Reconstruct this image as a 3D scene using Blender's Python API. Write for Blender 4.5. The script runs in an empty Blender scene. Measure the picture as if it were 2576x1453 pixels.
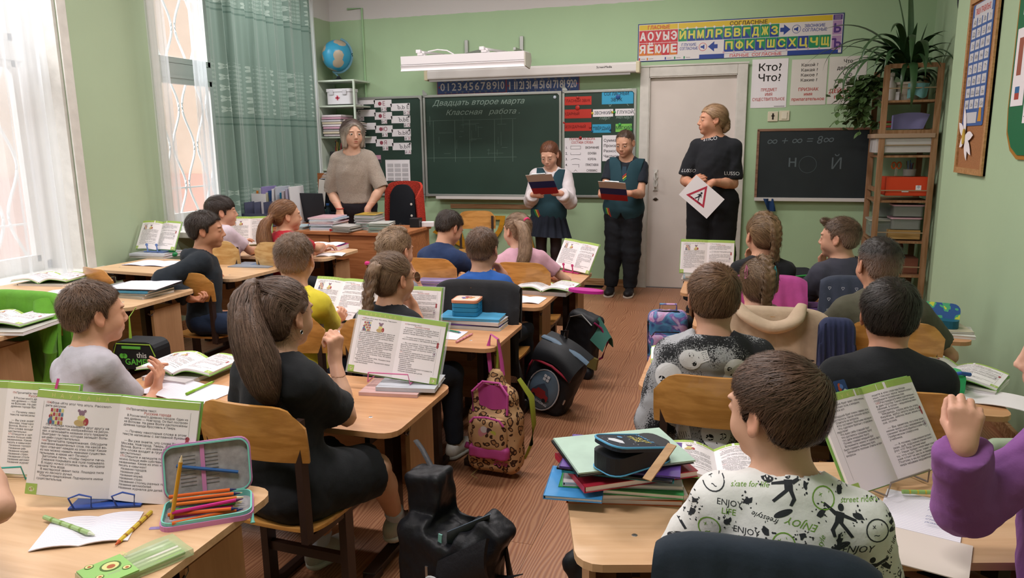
# Classroom scene: everything procedural, built in metres.  X right along the blackboard wall, Y towards it, Z up.
import bpy,bmesh,math,random
import numpy as np
from mathutils import Vector,Matrix
import openvdb as vdb
SC=bpy.context.scene
COL=SC.collection
rnd=random.Random(7)
nrg=np.random.default_rng(11)
PI=math.pi
# ------------------------------------------------------------------ camera
cam=bpy.data.cameras.new('camera');cam.lens=26.23;cam.sensor_width=36;cam.clip_start=.02
co=bpy.data.objects.new('camera',cam);COL.objects.link(co);SC.camera=co
_d=Vector((572,-376,1877)).normalized();_w=Vector((6345,288,-1877));_w=(_w-_d*_w.dot(_d)).normalized();_u=_w.cross(_d)
if _u.y>0:_u=-_u
co.matrix_world=Matrix(((_w[0],-_w[1],-_w[2],0),(_d[0],-_d[1],-_d[2],0),(_u[0],-_u[1],-_u[2],1.42),(0,0,0,1)))
# ------------------------------------------------------------------ world, lights, exposure
SC.view_settings.view_transform='Standard';SC.view_settings.look='None';SC.view_settings.gamma=1
SC.view_settings.use_curve_mapping=False;SC.view_settings.exposure=0.0
W=bpy.data.worlds.new('world');SC.world=W;W.use_nodes=True
_n=W.node_tree.nodes;_bg=_n['Background'];_bg.inputs[0].default_value=(.90,.95,1,1);_bg.inputs[1].default_value=1.1
def area(name,loc,size,power,rot=(0,0,0),color=(1,1,1)):
 l=bpy.data.lights.new(name,'AREA');l.shape='RECTANGLE';l.size,l.size_y=size;l.energy=power;l.color=color
 o=bpy.data.objects.new(name,l);o.location=loc;o.rotation_euler=rot;COL.objects.link(o);return o
# daylight entering through the windows of the left wall (two in view, two more beside and behind the photographer)
for wy in(5.8,3.0,.2):area('window_daylight',(-5.7,wy,3.6),(1.3,2.6),210,(0,-math.radians(52),0),(.93,.97,1))
# light of the ceiling lamps (the fixtures hang above the frame)
LAMPS=[(-3.0,5.6),(-.9,5.6),(-3.0,3.2),(-.9,3.2),(-.9,.8),(-3.0,.8)]
for lx,ly in LAMPS:area('ceiling_lamp_light',(lx,ly,3.18),(1.2,.25),44 if lx>-2 else 31,(0,0,0),(1,.945,.93))
SC.cycles.max_bounces=6;SC.cycles.diffuse_bounces=3;SC.cycles.glossy_bounces=2;SC.cycles.transmission_bounces=4
SC.cycles.transparent_max_bounces=10;SC.cycles.caustics_reflective=False;SC.cycles.caustics_refractive=False
SC.cycles.sample_clamp_indirect=4
# ------------------------------------------------------------------ materials
def srgb(h):
 if isinstance(h,str):
  h=h.lstrip('#');c=[int(h[i:i+2],16)/255 for i in(0,2,4)]
 else:c=h
 return tuple(x/12.92 if x<=.04045 else((x+.055)/1.055)**2.4 for x in c)+(1,)
_M={}
def nodes(m):return m.node_tree.nodes,m.node_tree.links
def mat(name,color='#808080',rough=.6,var=0,vscale=8,bump=0,bscale=60,metal=0,spec=.3,alpha=1,trans=0,sheen=0,attr=False,stretch=None,coat=0):
 if name in _M:return _M[name]
 m=bpy.data.materials.new(name);m.use_nodes=True;_M[name]=m
 N,L=nodes(m);b=N['Principled BSDF'];c=srgb(color)
 b.inputs['Roughness'].default_value=rough;b.inputs['Metallic'].default_value=metal
 b.inputs['Specular IOR Level'].default_value=spec;b.inputs['Base Color'].default_value=c
 b.inputs['Coat Weight'].default_value=coat
 if sheen:b.inputs['Sheen Weight'].default_value=sheen;b.inputs['Sheen Roughness'].default_value=.6
 if trans:b.inputs['Transmission Weight'].default_value=trans;b.inputs['IOR'].default_value=1.2
 b.inputs['Alpha'].default_value=alpha
 m.diffuse_color=c
 src=None
 if attr:
  a=N.new('ShaderNodeAttribute');a.attribute_name='Col';src=a.outputs['Color']
 if var or bump:
  tc=N.new('ShaderNodeTexCoord');mp=N.new('ShaderNodeMapping');L.new(tc.outputs['Object'],mp.inputs[0])
  if stretch:mp.inputs['Scale'].default_value=stretch
 if var:
  nz=N.new('ShaderNodeTexNoise');nz.inputs['Scale'].default_value=vscale;nz.inputs['Detail'].default_value=6
  L.new(mp.outputs[0],nz.inputs['Vector'])
  mr=N.new('ShaderNodeMapRange');mr.inputs[1].default_value=.25;mr.inputs[2].default_value=.75
  mr.inputs[3].default_value=1-var;mr.inputs[4].default_value=1+var;L.new(nz.outputs[0],mr.inputs[0])
  mx=N.new('ShaderNodeMix');mx.data_type='RGBA';mx.blend_type='MULTIPLY';mx.inputs[0].default_value=1
  if src:L.new(src,mx.inputs[6])
  else:mx.inputs[6].default_value=c
  L.new(mr.outputs[0],mx.inputs[7]);src=mx.outputs[2]
 if src:L.new(src,b.inputs['Base Color'])
 if bump:
  nb=N.new('ShaderNodeTexNoise');nb.inputs['Scale'].default_value=bscale;nb.inputs['Detail'].default_value=4
  L.new(mp.outputs[0],nb.inputs['Vector'])
  bp=N.new('ShaderNodeBump');bp.inputs['Strength'].default_value=min(1,bump);bp.inputs['Distance'].default_value=.01*bump
  L.new(nb.outputs[0],bp.inputs['Height']);L.new(bp.outputs[0],b.inputs['Normal'])
 return m
def wood(name,c1,c2,scale=(1,14,14),rough=.45,dist=3.0,ring=6,coat=0,rand=0):
 if name in _M:return _M[name]
 m=mat(name,c1,rough,coat=coat);N,L=nodes(m);b=N['Principled BSDF']
 tc=N.new('ShaderNodeTexCoord');mp=N.new('ShaderNodeMapping');mp.inputs['Scale'].default_value=scale
 vec=tc.outputs['Object']
 if rand:
  oi=N.new('ShaderNodeObjectInfo');ad=N.new('ShaderNodeVectorMath');ad.operation='MULTIPLY_ADD'
  L.new(oi.outputs['Random'],ad.inputs[0]);ad.inputs[1].default_value=(7,13,5);L.new(vec,ad.inputs[2]);vec=ad.outputs[0]
 L.new(vec,mp.inputs[0])
 nz=N.new('ShaderNodeTexNoise');nz.inputs['Scale'].default_value=1.3;nz.inputs['Detail'].default_value=3;L.new(mp.outputs[0],nz.inputs['Vector'])
 mu=N.new('ShaderNodeMath');mu.operation='MULTIPLY';mu.inputs[1].default_value=ring*6;L.new(nz.outputs[0],mu.inputs[0])
 si=N.new('ShaderNodeMath');si.operation='SINE';L.new(mu.outputs[0],si.inputs[0])
 n2=N.new('ShaderNodeTexNoise');n2.inputs['Scale'].default_value=5;n2.inputs['Detail'].default_value=8;n2.inputs['Roughness'].default_value=.7
 L.new(mp.outputs[0],n2.inputs['Vector'])
 ad=N.new('ShaderNodeMath');ad.operation='MULTIPLY_ADD';ad.inputs[1].default_value=.22;L.new(si.outputs[0],ad.inputs[0]);L.new(n2.outputs[0],ad.inputs[2])
 cr=N.new('ShaderNodeValToRGB');cr.color_ramp.elements[0].position=.22;cr.color_ramp.elements[1].position=.78
 cr.color_ramp.elements[0].color=srgb(c2);cr.color_ramp.elements[1].color=srgb(c1);L.new(ad.outputs[0],cr.inputs[0])
 out=cr.outputs[0]
 if rand:
  mr=N.new('ShaderNodeMapRange');mr.inputs[3].default_value=1-rand;mr.inputs[4].default_value=1+rand;L.new(oi.outputs['Random'],mr.inputs[0])
  mx=N.new('ShaderNodeMix');mx.data_type='RGBA';mx.blend_type='MULTIPLY';mx.inputs[0].default_value=1
  L.new(out,mx.inputs[6]);L.new(mr.outputs[0],mx.inputs[7]);out=mx.outputs[2]
 L.new(out,b.inputs['Base Color'])
 bp=N.new('ShaderNodeBump');bp.inputs['Strength'].default_value=.15;bp.inputs['Distance'].default_value=.002
 L.new(ad.outputs[0],bp.inputs['Height']);L.new(bp.outputs[0],b.inputs['Normal'])
 return m
def sheer_mat(name,color,a=.55):
 if name in _M:return _M[name]
 m=bpy.data.materials.new(name);m.use_nodes=True;_M[name]=m;N,L=nodes(m);N.remove(N['Principled BSDF'])
 t=N.new('ShaderNodeBsdfTransparent');d=N.new('ShaderNodeBsdfDiffuse');tl=N.new('ShaderNodeBsdfTranslucent')
 for x in(d,tl):x.inputs[0].default_value=srgb(color)
 m1=N.new('ShaderNodeMixShader');m1.inputs[0].default_value=.6;L.new(d.outputs[0],m1.inputs[1]);L.new(tl.outputs[0],m1.inputs[2])
 m2=N.new('ShaderNodeMixShader');m2.inputs[0].default_value=a;L.new(t.outputs[0],m2.inputs[1]);L.new(m1.outputs[0],m2.inputs[2])
 L.new(m2.outputs[0],N['Material Output'].inputs[0]);m.diffuse_color=srgb(color);return m
def clear_mat(name,color='#ffffff',a=.15,rough=.1):
 return mat(name,color,rough,alpha=a,spec=.5)
# ------------------------------------------------------------------ mesh helpers
class MB:
 """collects shapes; build() links them as ONE mesh object"""
 def __init__(s):s.v=[];s.f=[];s.m=[];s.sm=[]
 def add(s,v,f,mi=0,smooth=False):
  o=len(s.v);s.v+=[tuple(p)for p in v];s.f+=[tuple(i+o for i in q)for q in f];s.m+=[mi]*len(f);s.sm+=[smooth]*len(f);return s
 def box(s,c,d,rot=None,mi=0,bev=0):
  if bev:
   bm=bmesh.new();bmesh.ops.create_cube(bm,size=1)
   for v in bm.verts:v.co=Vector((v.co.x*d[0],v.co.y*d[1],v.co.z*d[2]))
   bmesh.ops.bevel(bm,geom=bm.edges[:],offset=bev,segments=2,affect='EDGES',profile=.6)
   bm.verts.index_update();P=[v.co.copy()for v in bm.verts];F=[[v.index for v in f.verts]for f in bm.faces];bm.free()
  else:
   P=[Vector((x*d[0]/2,y*d[1]/2,z*d[2]/2))for z in(-1,1)for y in(-1,1)for x in(-1,1)]
   F=[(0,2,3,1),(4,5,7,6),(0,1,5,4),(2,6,7,3),(0,4,6,2),(1,3,7,5)]
  if rot is not None:
   R=rot if isinstance(rot,Matrix)else Matrix.Rotation(rot[0],3,'X')if isinstance(rot,tuple)and len(rot)==1 else eul(rot)
   P=[R@p for p in P]
  c=Vector(c);return s.add([p+c for p in P],F,mi)
 def bar(s,a,b,w,h=None,mi=0,up=(0,0,1)):
  a=Vector(a);b=Vector(b);h=h or w;z=b-a;L=z.length;z.normalize();u=Vector(up)
  if abs(z.dot(u))>.99:u=Vector((0,1,0))
  x=u.cross(z).normalized();y=z.cross(x);R=Matrix((x,y,z)).transposed()
  return s.box((a+b)/2,(w,h,L),R,mi)
 def tube(s,pts,r,n=8,mi=0,cap=True,flat=1,up=(0,0,1)):
  pts=[Vector(p)for p in pts];rr=r if isinstance(r,(list,tuple))else[r]*len(pts);V=[];K=len(pts);u0=Vector(up)
  for i,p in enumerate(pts):
   t=(pts[min(i+1,K-1)]-pts[max(i-1,0)]).normalized()
   x=u0.cross(t)
   if x.length<.05:x=Vector((1,0,0)).cross(t)if abs(t.x)<.9 else Vector((0,1,0)).cross(t)
   x.normalize();y=t.cross(x)
   for j in range(n):
    a=2*PI*j/n;V.append(p+x*math.cos(a)*rr[i]+y*math.sin(a)*rr[i]*flat)
  F=[(i*n+j,i*n+(j+1)%n,(i+1)*n+(j+1)%n,(i+1)*n+j)for i in range(K-1)for j in range(n)]
  if cap:F+=[tuple(range(n-1,-1,-1)),tuple((K-1)*n+j for j in range(n))]
  return s.add(V,F,mi,True)
 def lathe(s,prof,c=(0,0,0),n=20,mi=0,rot=None,smooth=True):
  V=[];c=Vector(c)
  for r,z in prof:
   for j in range(n):
    a=2*PI*j/n;p=Vector((r*math.cos(a),r*math.sin(a),z));V.append((rot@p if rot else p)+c)
  K=len(prof);F=[(i*n+j,i*n+(j+1)%n,(i+1)*n+(j+1)%n,(i+1)*n+j)for i in range(K-1)for j in range(n)]
  if prof[0][0]>1e-5:F.append(tuple(range(n-1,-1,-1)))
  if prof[-1][0]>1e-5:F.append(tuple((K-1)*n+j for j in range(n)))
  return s.add(V,F,mi,smooth)
 def prism(s,poly,h,M=None,mi=0,z0=0):
  """poly in XY extruded to height h, then mapped by 4x4 M"""
  n=len(poly);V=[Vector((x,y,z0))for x,y in poly]+[Vector((x,y,z0+h))for x,y in poly]
  if sum(poly[i][0]*poly[(i+1)%n][1]-poly[(i+1)%n][0]*poly[i][1]for i in range(n))<0:
   V=V[:n][::-1]+V[n:][::-1]
  if M:V=[M@v for v in V]
  F=[tuple(range(n-1,-1,-1)),tuple(range(n,2*n))]+[(i,(i+1)%n,n+(i+1)%n,n+i)for i in range(n)]
  return s.add(V,F,mi)
 def sheet(s,fn,nu,nv,mi=0,th=0,smooth=True):
  """surface fn(u,v) on a nu x nv grid, given thickness th along its normal"""
  G=[[Vector(fn(i/nu,j/nv))for i in range(nu+1)]for j in range(nv+1)]
  def nrm(j,i):
   a=G[j][min(i+1,nu)]-G[j][max(i-1,0)];b=G[min(j+1,nv)][i]-G[max(j-1,0)][i];n_=a.cross(b);return n_.normalized()if n_.length>1e-9 else Vector((0,0,1))
  V=[G[j][i]for j in range(nv+1)for i in range(nu+1)];w=nu+1
  F=[(j*w+i,j*w+i+1,(j+1)*w+i+1,(j+1)*w+i)for j in range(nv)for i in range(nu)]
  if th:
   K=len(V);V+=[G[j][i]-nrm(j,i)*th for j in range(nv+1)for i in range(nu+1)]
   F2=[tuple(K+q for q in f[::-1])for f in F]
   ed=[(i,i+1)for i in range(nu)]+[(nv*w+i+1,nv*w+i)for i in range(nu)]+[((j+1)*w,j*w)for j in range(nv)]+[(j*w+nu,(j+1)*w+nu)for j in range(nv)]
   F=F+F2+[(b,a,a+K,b+K)for a,b in ed]
  return s.add(V,F,mi,smooth)
 def mesh(s,name,mats,ang=40):
  me=bpy.data.meshes.new(name);me.from_pydata(s.v,[],s.f)
  if not isinstance(mats,(list,tuple)):mats=[mats]
  for m in mats:me.materials.append(m)
  me.polygons.foreach_set('material_index',s.m);me.polygons.foreach_set('use_smooth',s.sm);me.update()
  if any(s.sm):me.set_sharp_from_angle(angle=math.radians(ang))
  return me
 def build(s,name,mats,parent=None,loc=None,rot=None,ang=40):
  return link(name,s.mesh(name,mats,ang),parent,loc,rot)
def eul(r):return Matrix.Rotation(r[2],3,'Z')@Matrix.Rotation(r[1],3,'Y')@Matrix.Rotation(r[0],3,'X')
def link(name,me,parent=None,loc=None,rot=None):
 o=bpy.data.objects.new(name,me);COL.objects.link(o)
 if parent is not None:o.parent=parent
 if loc is not None:o.location=loc
 if rot is not None:o.rotation_euler=rot
 return o
def tag(o,label,cat,group=None,kind=None):
 o['label']=label;o['category']=cat
 if group:o['group']=group
 if kind:o['kind']=kind
 return o
def thing(name,label,cat,loc=(0,0,0),rz=0,group=None,rot=None):
 o=bpy.data.objects.new(name,None);COL.objects.link(o);o.location=loc;o.rotation_euler=rot or(0,0,rz);o.empty_display_size=.05
 return tag(o,label,cat,group)
def struct(o):o['kind']='structure';return o
def dup(root,loc=None,rz=None,label=None,group=None,rot=None,scale=None):
 r=root.copy();COL.objects.link(r)
 if loc is not None:r.location=loc
 if rz is not None:r.rotation_euler=(0,0,rz)
 if rot is not None:r.rotation_euler=rot
 if scale is not None:r.scale=scale
 if label:r['label']=label
 if group:r['group']=group
 for ch in list(root.children):
  c=ch.copy();COL.objects.link(c);c.parent=r
  for g in list(ch.children):
   d=g.copy();COL.objects.link(d);d.parent=c
 return r
def rrect(w,h,r,n=4,cx=0,cy=0):
 P=[]
 for k,(sx,sy)in enumerate(((1,1),(-1,1),(-1,-1),(1,-1))):
  for i in range(n+1):
   a=PI/2*(k+i/n);P.append((cx+sx*(w/2-r)+r*math.cos(a),cy+sy*(h/2-r)+r*math.sin(a)))
 return P
def frame_m(o,x,y,z=None):
 x=Vector(x).normalized();z=Vector(z).normalized()if z is not None else x.cross(Vector(y)).normalized();y=z.cross(x).normalized()
 return Matrix(((x.x,y.x,z.x,o[0]),(x.y,y.y,z.y,o[1]),(x.z,y.z,z.z,o[2]),(0,0,0,1)))
_TX={}
def text2d(s,size=.1,bold=0,align='LEFT',res=2,shear=0,width=0,line=1,just=False):
 """glyph outlines as 2D triangles: (verts Nx2, faces)"""
 k=(s,bold,align,res,shear,width/size if size else 0,line,just)
 if k not in _TX:
  cu=bpy.data.curves.new('t','FONT');cu.body=s;cu.size=1;cu.resolution_u=res;cu.offset=bold;cu.align_x='JUSTIFY' if just else align
  cu.shear=shear;cu.space_line=line
  cu.fill_mode='NONE';o=bpy.data.objects.new('t',cu);COL.objects.link(o);dg=bpy.context.evaluated_depsgraph_get()
  m=bpy.data.meshes.new_from_object(o.evaluated_get(dg),depsgraph=dg);V=np.array([tuple(v.co)[:2]for v in m.vertices]).reshape(-1,2);nx={};F=[]
  for e in m.edges:
   i,j=e.vertices;nx.setdefault(i,[]).append(j);nx.setdefault(j,[]).append(i)
  E_=[];seen=set() # loops run in the order of their vertex indices
  for i in range(len(V)):
   if i in seen or i not in nx:continue
   L_=[i];seen.add(i);c=i+1
   while c<len(V)and c in nx[L_[-1]]and c not in seen:L_.append(c);seen.add(c);c+=1
   E_+=[(L_[k],L_[(k+1)%len(L_)])for k in range(len(L_))]
  if len(E_):
   from mathutils.geometry import delaunay_2d_cdt
   v2,_,tr,*_=delaunay_2d_cdt([Vector(p)for p in V],E_,[],0,1e-6);v2=np.array([tuple(p)for p in v2]);tr=np.array(tr);C=v2[tr].mean(1);A_=V[[e[0]for e in E_]];B_=V[[e[1]for e in E_]]
   w_=np.zeros(len(C),int)
   for a_,b2 in zip(A_,B_): # winding number of each triangle's centre: overlapping strokes merge
    if a_[1]==b2[1]:continue
    up=(a_[1]<=C[:,1])&(b2[1]>C[:,1]);dn=(a_[1]>C[:,1])&(b2[1]<=C[:,1]);left=(b2[0]-a_[0])*(C[:,1]-a_[1])-(C[:,0]-a_[0])*(b2[1]-a_[1]);w_+=(up&(left>0)).astype(int)-(dn&(left<0)).astype(int)
   V=v2;F=[tuple(t)for t in tr[w_!=0].tolist()]
  bpy.data.objects.remove(o);bpy.data.curves.remove(cu);bpy.data.meshes.remove(m);_TX[k]=(V,F)
 V,F=_TX[k];return V*size,F
def put_text(mb,s,M,size,mi=0,bold=0,align='CENTER',fit=None,**kw):
 """adds text to mb in the XY plane of 4x4 M; fit = width to squeeze/stretch to"""
 V,F=text2d(s,size,0,align,**kw)
 if len(V)==0:return
 if fit:
  w=V[:,0].max()-V[:,0].min();V=V.copy();V[:,0]*=fit/w
 b_=max(0,bold)*size*.8
 for k_,(dx,dy)in enumerate(((0,0),)if b_<1e-5 else((-b_,0),(b_,0),(0,b_),(0,-b_))):mb.add([M@Vector((x+dx,y+dy,k_*4e-5))for x,y in V],F,mi)
def T(x,y,z=0,a=0):return Matrix.Translation((x,y,z))@Matrix.Rotation(a,4,'Z')
# ================================================================== ROOM
XN,YJ=1.30,5.62 # the right wall steps in by a pilaster nearer than YJ
XL,XR,YF,YB,ZT,ZW=-4.16,1.53,7.312,-1.6,3.3,2.68
def wall_mat(name,col,split=None):
 m=mat(name,col,.75,var=.035,vscale=1.7,bump=.25,bscale=22,spec=.2)
 if split:
  N,L=nodes(m);b=N['Principled BSDF'];src=b.inputs['Base Color'].links[0].from_socket
  g=N.new('ShaderNodeNewGeometry');sp=N.new('ShaderNodeSeparateXYZ');L.new(g.outputs['Position'],sp.inputs[0])
  nz=N.new('ShaderNodeTexNoise');nz.inputs['Scale'].default_value=9;L.new(g.outputs['Position'],nz.inputs[0])
  ad=N.new('ShaderNodeMath');ad.operation='MULTIPLY_ADD';ad.inputs[1].default_value=.02;L.new(nz.outputs[0],ad.inputs[0]);L.new(sp.outputs[2],ad.inputs[2])
  gt=N.new('ShaderNodeMath');gt.operation='GREATER_THAN';gt.inputs[1].default_value=split+.01;L.new(ad.outputs[0],gt.inputs[0])
  mx=N.new('ShaderNodeMix');mx.data_type='RGBA';L.new(gt.outputs[0],mx.inputs[0]);L.new(src,mx.inputs[6]);mx.inputs[7].default_value=srgb('#cfcac9')
  L.new(mx.outputs[2],b.inputs['Base Color'])
 return m
M_front=wall_mat('green_paint_front','#a9c39e',ZW);M_left=wall_mat('green_paint_left','#a6b698',ZW);M_right=wall_mat('green_paint_right','#abc2a0',None)
M_white=mat('white_paint','#dcd8d4',.55,var=.05,vscale=6,bump=.3,bscale=30)
M_white2=mat('old_white_paint','#cfcac3',.5,var=.08,vscale=14,bump=.5,bscale=24)
M_ceil=mat('whitewash','#dedcda',.9)
struct(MB().box(((XL+XR)/2-.3,(YF+YB)/2,-.06),(XR-XL+1.2,YF-YB+.8,.08)).build('floor',mat('floor_joint','#33221a',.9)))
# laminate planks as pieces of the floor
FL=bpy.data.objects['floor']
M_plank=mat('laminate','#a87a5c',.36)
def _laminate(m):
 N,L=nodes(m);b=N['Principled BSDF'];tc=N.new('ShaderNodeTexCoord');oi=N.new('ShaderNodeObjectInfo')
 ad=N.new('ShaderNodeVectorMath');ad.operation='MULTIPLY_ADD';L.new(oi.outputs['Random'],ad.inputs[0]);ad.inputs[1].default_value=(3,31,5);L.new(tc.outputs['Object'],ad.inputs[2])
 mp=N.new('ShaderNodeMapping');mp.inputs['Scale'].default_value=(1,.16,1);L.new(ad.outputs[0],mp.inputs[0])
 wv=N.new('ShaderNodeTexWave');wv.wave_type='BANDS';wv.bands_direction='X';wv.inputs['Scale'].default_value=24;wv.inputs['Distortion'].default_value=24;wv.inputs['Detail'].default_value=2;wv.inputs['Detail Scale'].default_value=.42;wv.inputs['Detail Roughness'].default_value=.45
 L.new(mp.outputs[0],wv.inputs[0]);nz=N.new('ShaderNodeTexNoise');nz.inputs['Scale'].default_value=30;nz.inputs['Detail'].default_value=5;L.new(mp.outputs[0],nz.inputs[0])
 a2=N.new('ShaderNodeMath');a2.operation='MULTIPLY_ADD';a2.inputs[1].default_value=.45;L.new(nz.outputs[0],a2.inputs[0]);L.new(wv.outputs['Fac'],a2.inputs[2])
 cr=N.new('ShaderNodeValToRGB');e=cr.color_ramp.elements;e[0].position=.25;e[1].position=1.15;e[1].position=1.0;e[0].color=srgb('#916046');e[1].color=srgb('#ab7b5b');k=e.new(.6);k.color=srgb('#99684c');L.new(a2.outputs[0],cr.inputs[0])
 mr=N.new('ShaderNodeMapRange');mr.inputs[3].default_value=.9;mr.inputs[4].default_value=1.08;L.new(oi.outputs['Random'],mr.inputs[0])
 mx=N.new('ShaderNodeMix');mx.data_type='RGBA';mx.blend_type='MULTIPLY';mx.inputs[0].default_value=1;L.new(cr.outputs[0],mx.inputs[6]);L.new(mr.outputs[0],mx.inputs[7]);L.new(mx.outputs[2],b.inputs['Base Color'])
 bp=N.new('ShaderNodeBump');bp.inputs['Strength'].default_value=.2;bp.inputs['Distance'].default_value=.002;L.new(a2.outputs[0],bp.inputs['Height']);L.new(bp.outputs[0],b.inputs['Normal'])
_laminate(M_plank)
PW,PLn=.195,1.29
pm=MB().box((0,0,0),(PW-.0012,PLn-.0015,.02)).mesh('plank',M_plank)
nx=int((XR-XL)/PW)+1
for i in range(nx):
 off=(i*.43)%1*PLn
 for j in range(8):
  x0=XL+PW*(i+.5);y0=YB-.3+off+(j-.5)*PLn
  if y0-PLn/2>YF:continue
  a,b_=max(y0-PLn/2,YB),min(y0+PLn/2,YF)
  if b_-a<.05 or x0+PW/2>XR+.15:continue
  o=link('plank',pm,FL,(x0,(a+b_)/2,-.01));o.scale=(1,(b_-a)/PLn,1)
struct(MB().box(((XL+XR)/2,(YF+YB)/2,ZT+.05),(XR-XL+.4,YF-YB+.4,.1)).build('ceiling',M_ceil))
# front wall with door opening (x -.825 .. -.042, to z 2.0)
wf=MB();T_=.2
wf.box(((XL-.2-.87)/2,YF+T_/2,ZT/2),(-.87-XL+.2,T_,ZT));wf.box(((0.0+XR+.2)/2,YF+T_/2,ZT/2),(XR+.2,T_,ZT));wf.box((-.435,YF+T_/2,(2.02+ZT)/2),(.87,T_,ZT-2.02))
struct(wf.build('wall_front',M_front))
struct(MB().box((XR+.1,(YF+YJ)/2,ZT/2),(.2,YF-YJ+.2,ZT)).box((XN+.22,(YJ+YB)/2,ZT/2),(.44,YJ-YB,ZT)).build('wall_right',M_right))
struct(MB().box(((XL+XR)/2,YB-.1,ZT/2),(XR-XL+.6,.2,ZT)).build('wall_back',M_right))
# left wall: two tall window openings in view and one behind
WIN=[(4.76,6.75,.77,2.95),(2.12,3.93,.62,2.95),(-.9,1.1,.7,2.95)]
wl=MB();tk=.40;ys=[YB-.1]
for a,b_,z0,z1 in sorted(WIN):
 wl.box((XL-tk/2,(ys[-1]+a)/2,ZT/2),(tk,a-ys[-1],ZT));wl.box((XL-tk/2,(a+b_)/2,z0/2),(tk,b_-a,z0));wl.box((XL-tk/2,(a+b_)/2,(z1+ZT)/2),(tk,b_-a,ZT-z1));ys.append(b_)
wl.box((XL-tk/2,(ys[-1]+YF+.2)/2,ZT/2),(tk,YF+.2-ys[-1],ZT))
struct(wl.build('wall_left',M_left))
# windows
M_glass=clear_mat('window_glass','#eef4f6',.06,.05)
M_grille=mat('white_grille','#dfe0e0',.5)
def window(n,a,b_,z0,z1):
 xo=XL-.31;W_=struct(link('window_%d'%n,MB().box((xo-.02,a+.03,(z0+z1)/2),(.10,.07,z1-z0),bev=.004).box((xo-.02,b_-.03,(z0+z1)/2),(.10,.07,z1-z0),bev=.004)
  .box((xo-.02,(a+b_)/2,z0+.03),(.10,b_-a,.07),bev=.004).box((xo-.02,(a+b_)/2,z1-.03),(.10,b_-a,.07),bev=.004).mesh('window_frame',M_white)))
 rv=MB() # painted reveal
 rv.box((XL-.16,a+.012,(z0+z1)/2),(.29,.022,z1-z0)).box((XL-.16,b_-.012,(z0+z1)/2),(.29,.022,z1-z0)).box((XL-.16,(a+b_)/2,z1-.012),(.29,b_-a,.022))
 rv.box((XL+.006,b_+.025,(z0+z1)/2),(.012,.07,z1-z0),bev=.004).box((XL+.006,a-.025,(z0+z1)/2),(.012,.07,z1-z0),bev=.004)
 rv.build('reveal',M_white2,W_)
 nv=2 if n==1 else 3;zt=2.03;w=(b_-a-.12)/nv
 MB().box((xo,(a+b_)/2,zt),(.075,b_-a-.1,.115),bev=.006).box((xo+.03,(a+b_)/2,zt-.05),(.03,b_-a-.1,.02)).build('transom',M_white,W_)
 for k in range(nv-1):MB().box((xo,a+.06+w*(k+1),(z0+z1)/2),(.07,.07,z1-z0-.1),bev=.004).build('mullion',M_white,W_)
 for k in range(nv):
  y0=a+.06+w*k;yc=y0+w/2
  for zz0,zz1 in((z0+.06,zt-.06),(zt+.06,z1-.06)):
   s=MB();t=.045
   for yy in(y0+.04+t/2-.01,y0+w-.04-t/2+.01):s.box((xo+.01,yy,(zz0+zz1)/2),(.045,t,zz1-zz0),bev=.003)
   for zz in(zz0+t/2,zz1-t/2):s.box((xo+.01,yc,zz),(.045,w-.08,t),bev=.003)
   sh=s.build('sash',M_white,W_)
   MB().box((xo,yc,(zz0+zz1)/2),(.004,w-.12,zz1-zz0-.06)).build('pane',M_glass,sh)
 MB().box((XL-.05+.04,(a+b_)/2,z0-.02),(.5,b_-a+(.26 if n==2 else .02),.045),bev=.008).build('sill',M_white2,W_)
 g=MB();sp=.15;k=0;y=a+.05
 while y<b_: # wavy bars of the security lattice
  sgn=1 if k%2 else-1
  g.tube([(XL-.44,y+sgn*.055*math.cos(2*PI*t/18),z0+t*(z1-z0)/60)for t in range(61)],.010,5);y+=sp;k+=1
 for z in(z0+.3,z1-.3):g.bar((XL-.44,a,z),(XL-.44,b_,z),.012)
 q=g.build('security_grille',M_grille,W_);return W_
for i,w in enumerate(WIN):window(i+1,*w)
# outside: the sunlit wing of the building opposite and the ground
M_out1=mat('peach_render','#ffe8d6',.9,var=.03);M_out2=mat('coral_plinth','#f6c9ba',.9)
ow=MB().box((-9.2,8.0,1.6),(.3,12,7.4)).box((-6.9,8.9,1.6),(4.4,.3,7.4));ob=ow.build('neighbouring_wing',M_out1);tag(ob,'peach plastered wing of the building outside the windows','building');ob['kind']='structure'
MB().box((-9.0,6.0,0),(.14,16,2.1)).box((-6.9,8.72,0),(4.2,.1,2.1)).build('plinth',M_out2,ob)
struct(MB().box((-9,3,-1.3),(9,24,.1)).build('ground',mat('outside_snow','#e8e8ea',.9)))
# baseboards and threshold
M_base=wood('baseboard_wood','#c49a72','#94683f',(1,14,14))
for n_,c,d in(('baseboard_front',((XL-.9)/2,YF-.01,.035),(-.9-XL,.02,.07)),('baseboard_right',(XN-.01,(YB+YJ)/2,.035),(.02,YJ-YB,.07)),('baseboard_left',(XL+.01,(YB+YF)/2,.035),(.02,YF-YB,.07)),('baseboard_side',((.06+XR)/2,YF-.01,.035),(XR-.08,.02,.07))):
 struct(MB().box(c,d,bev=.004).build(n_,M_base))
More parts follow.
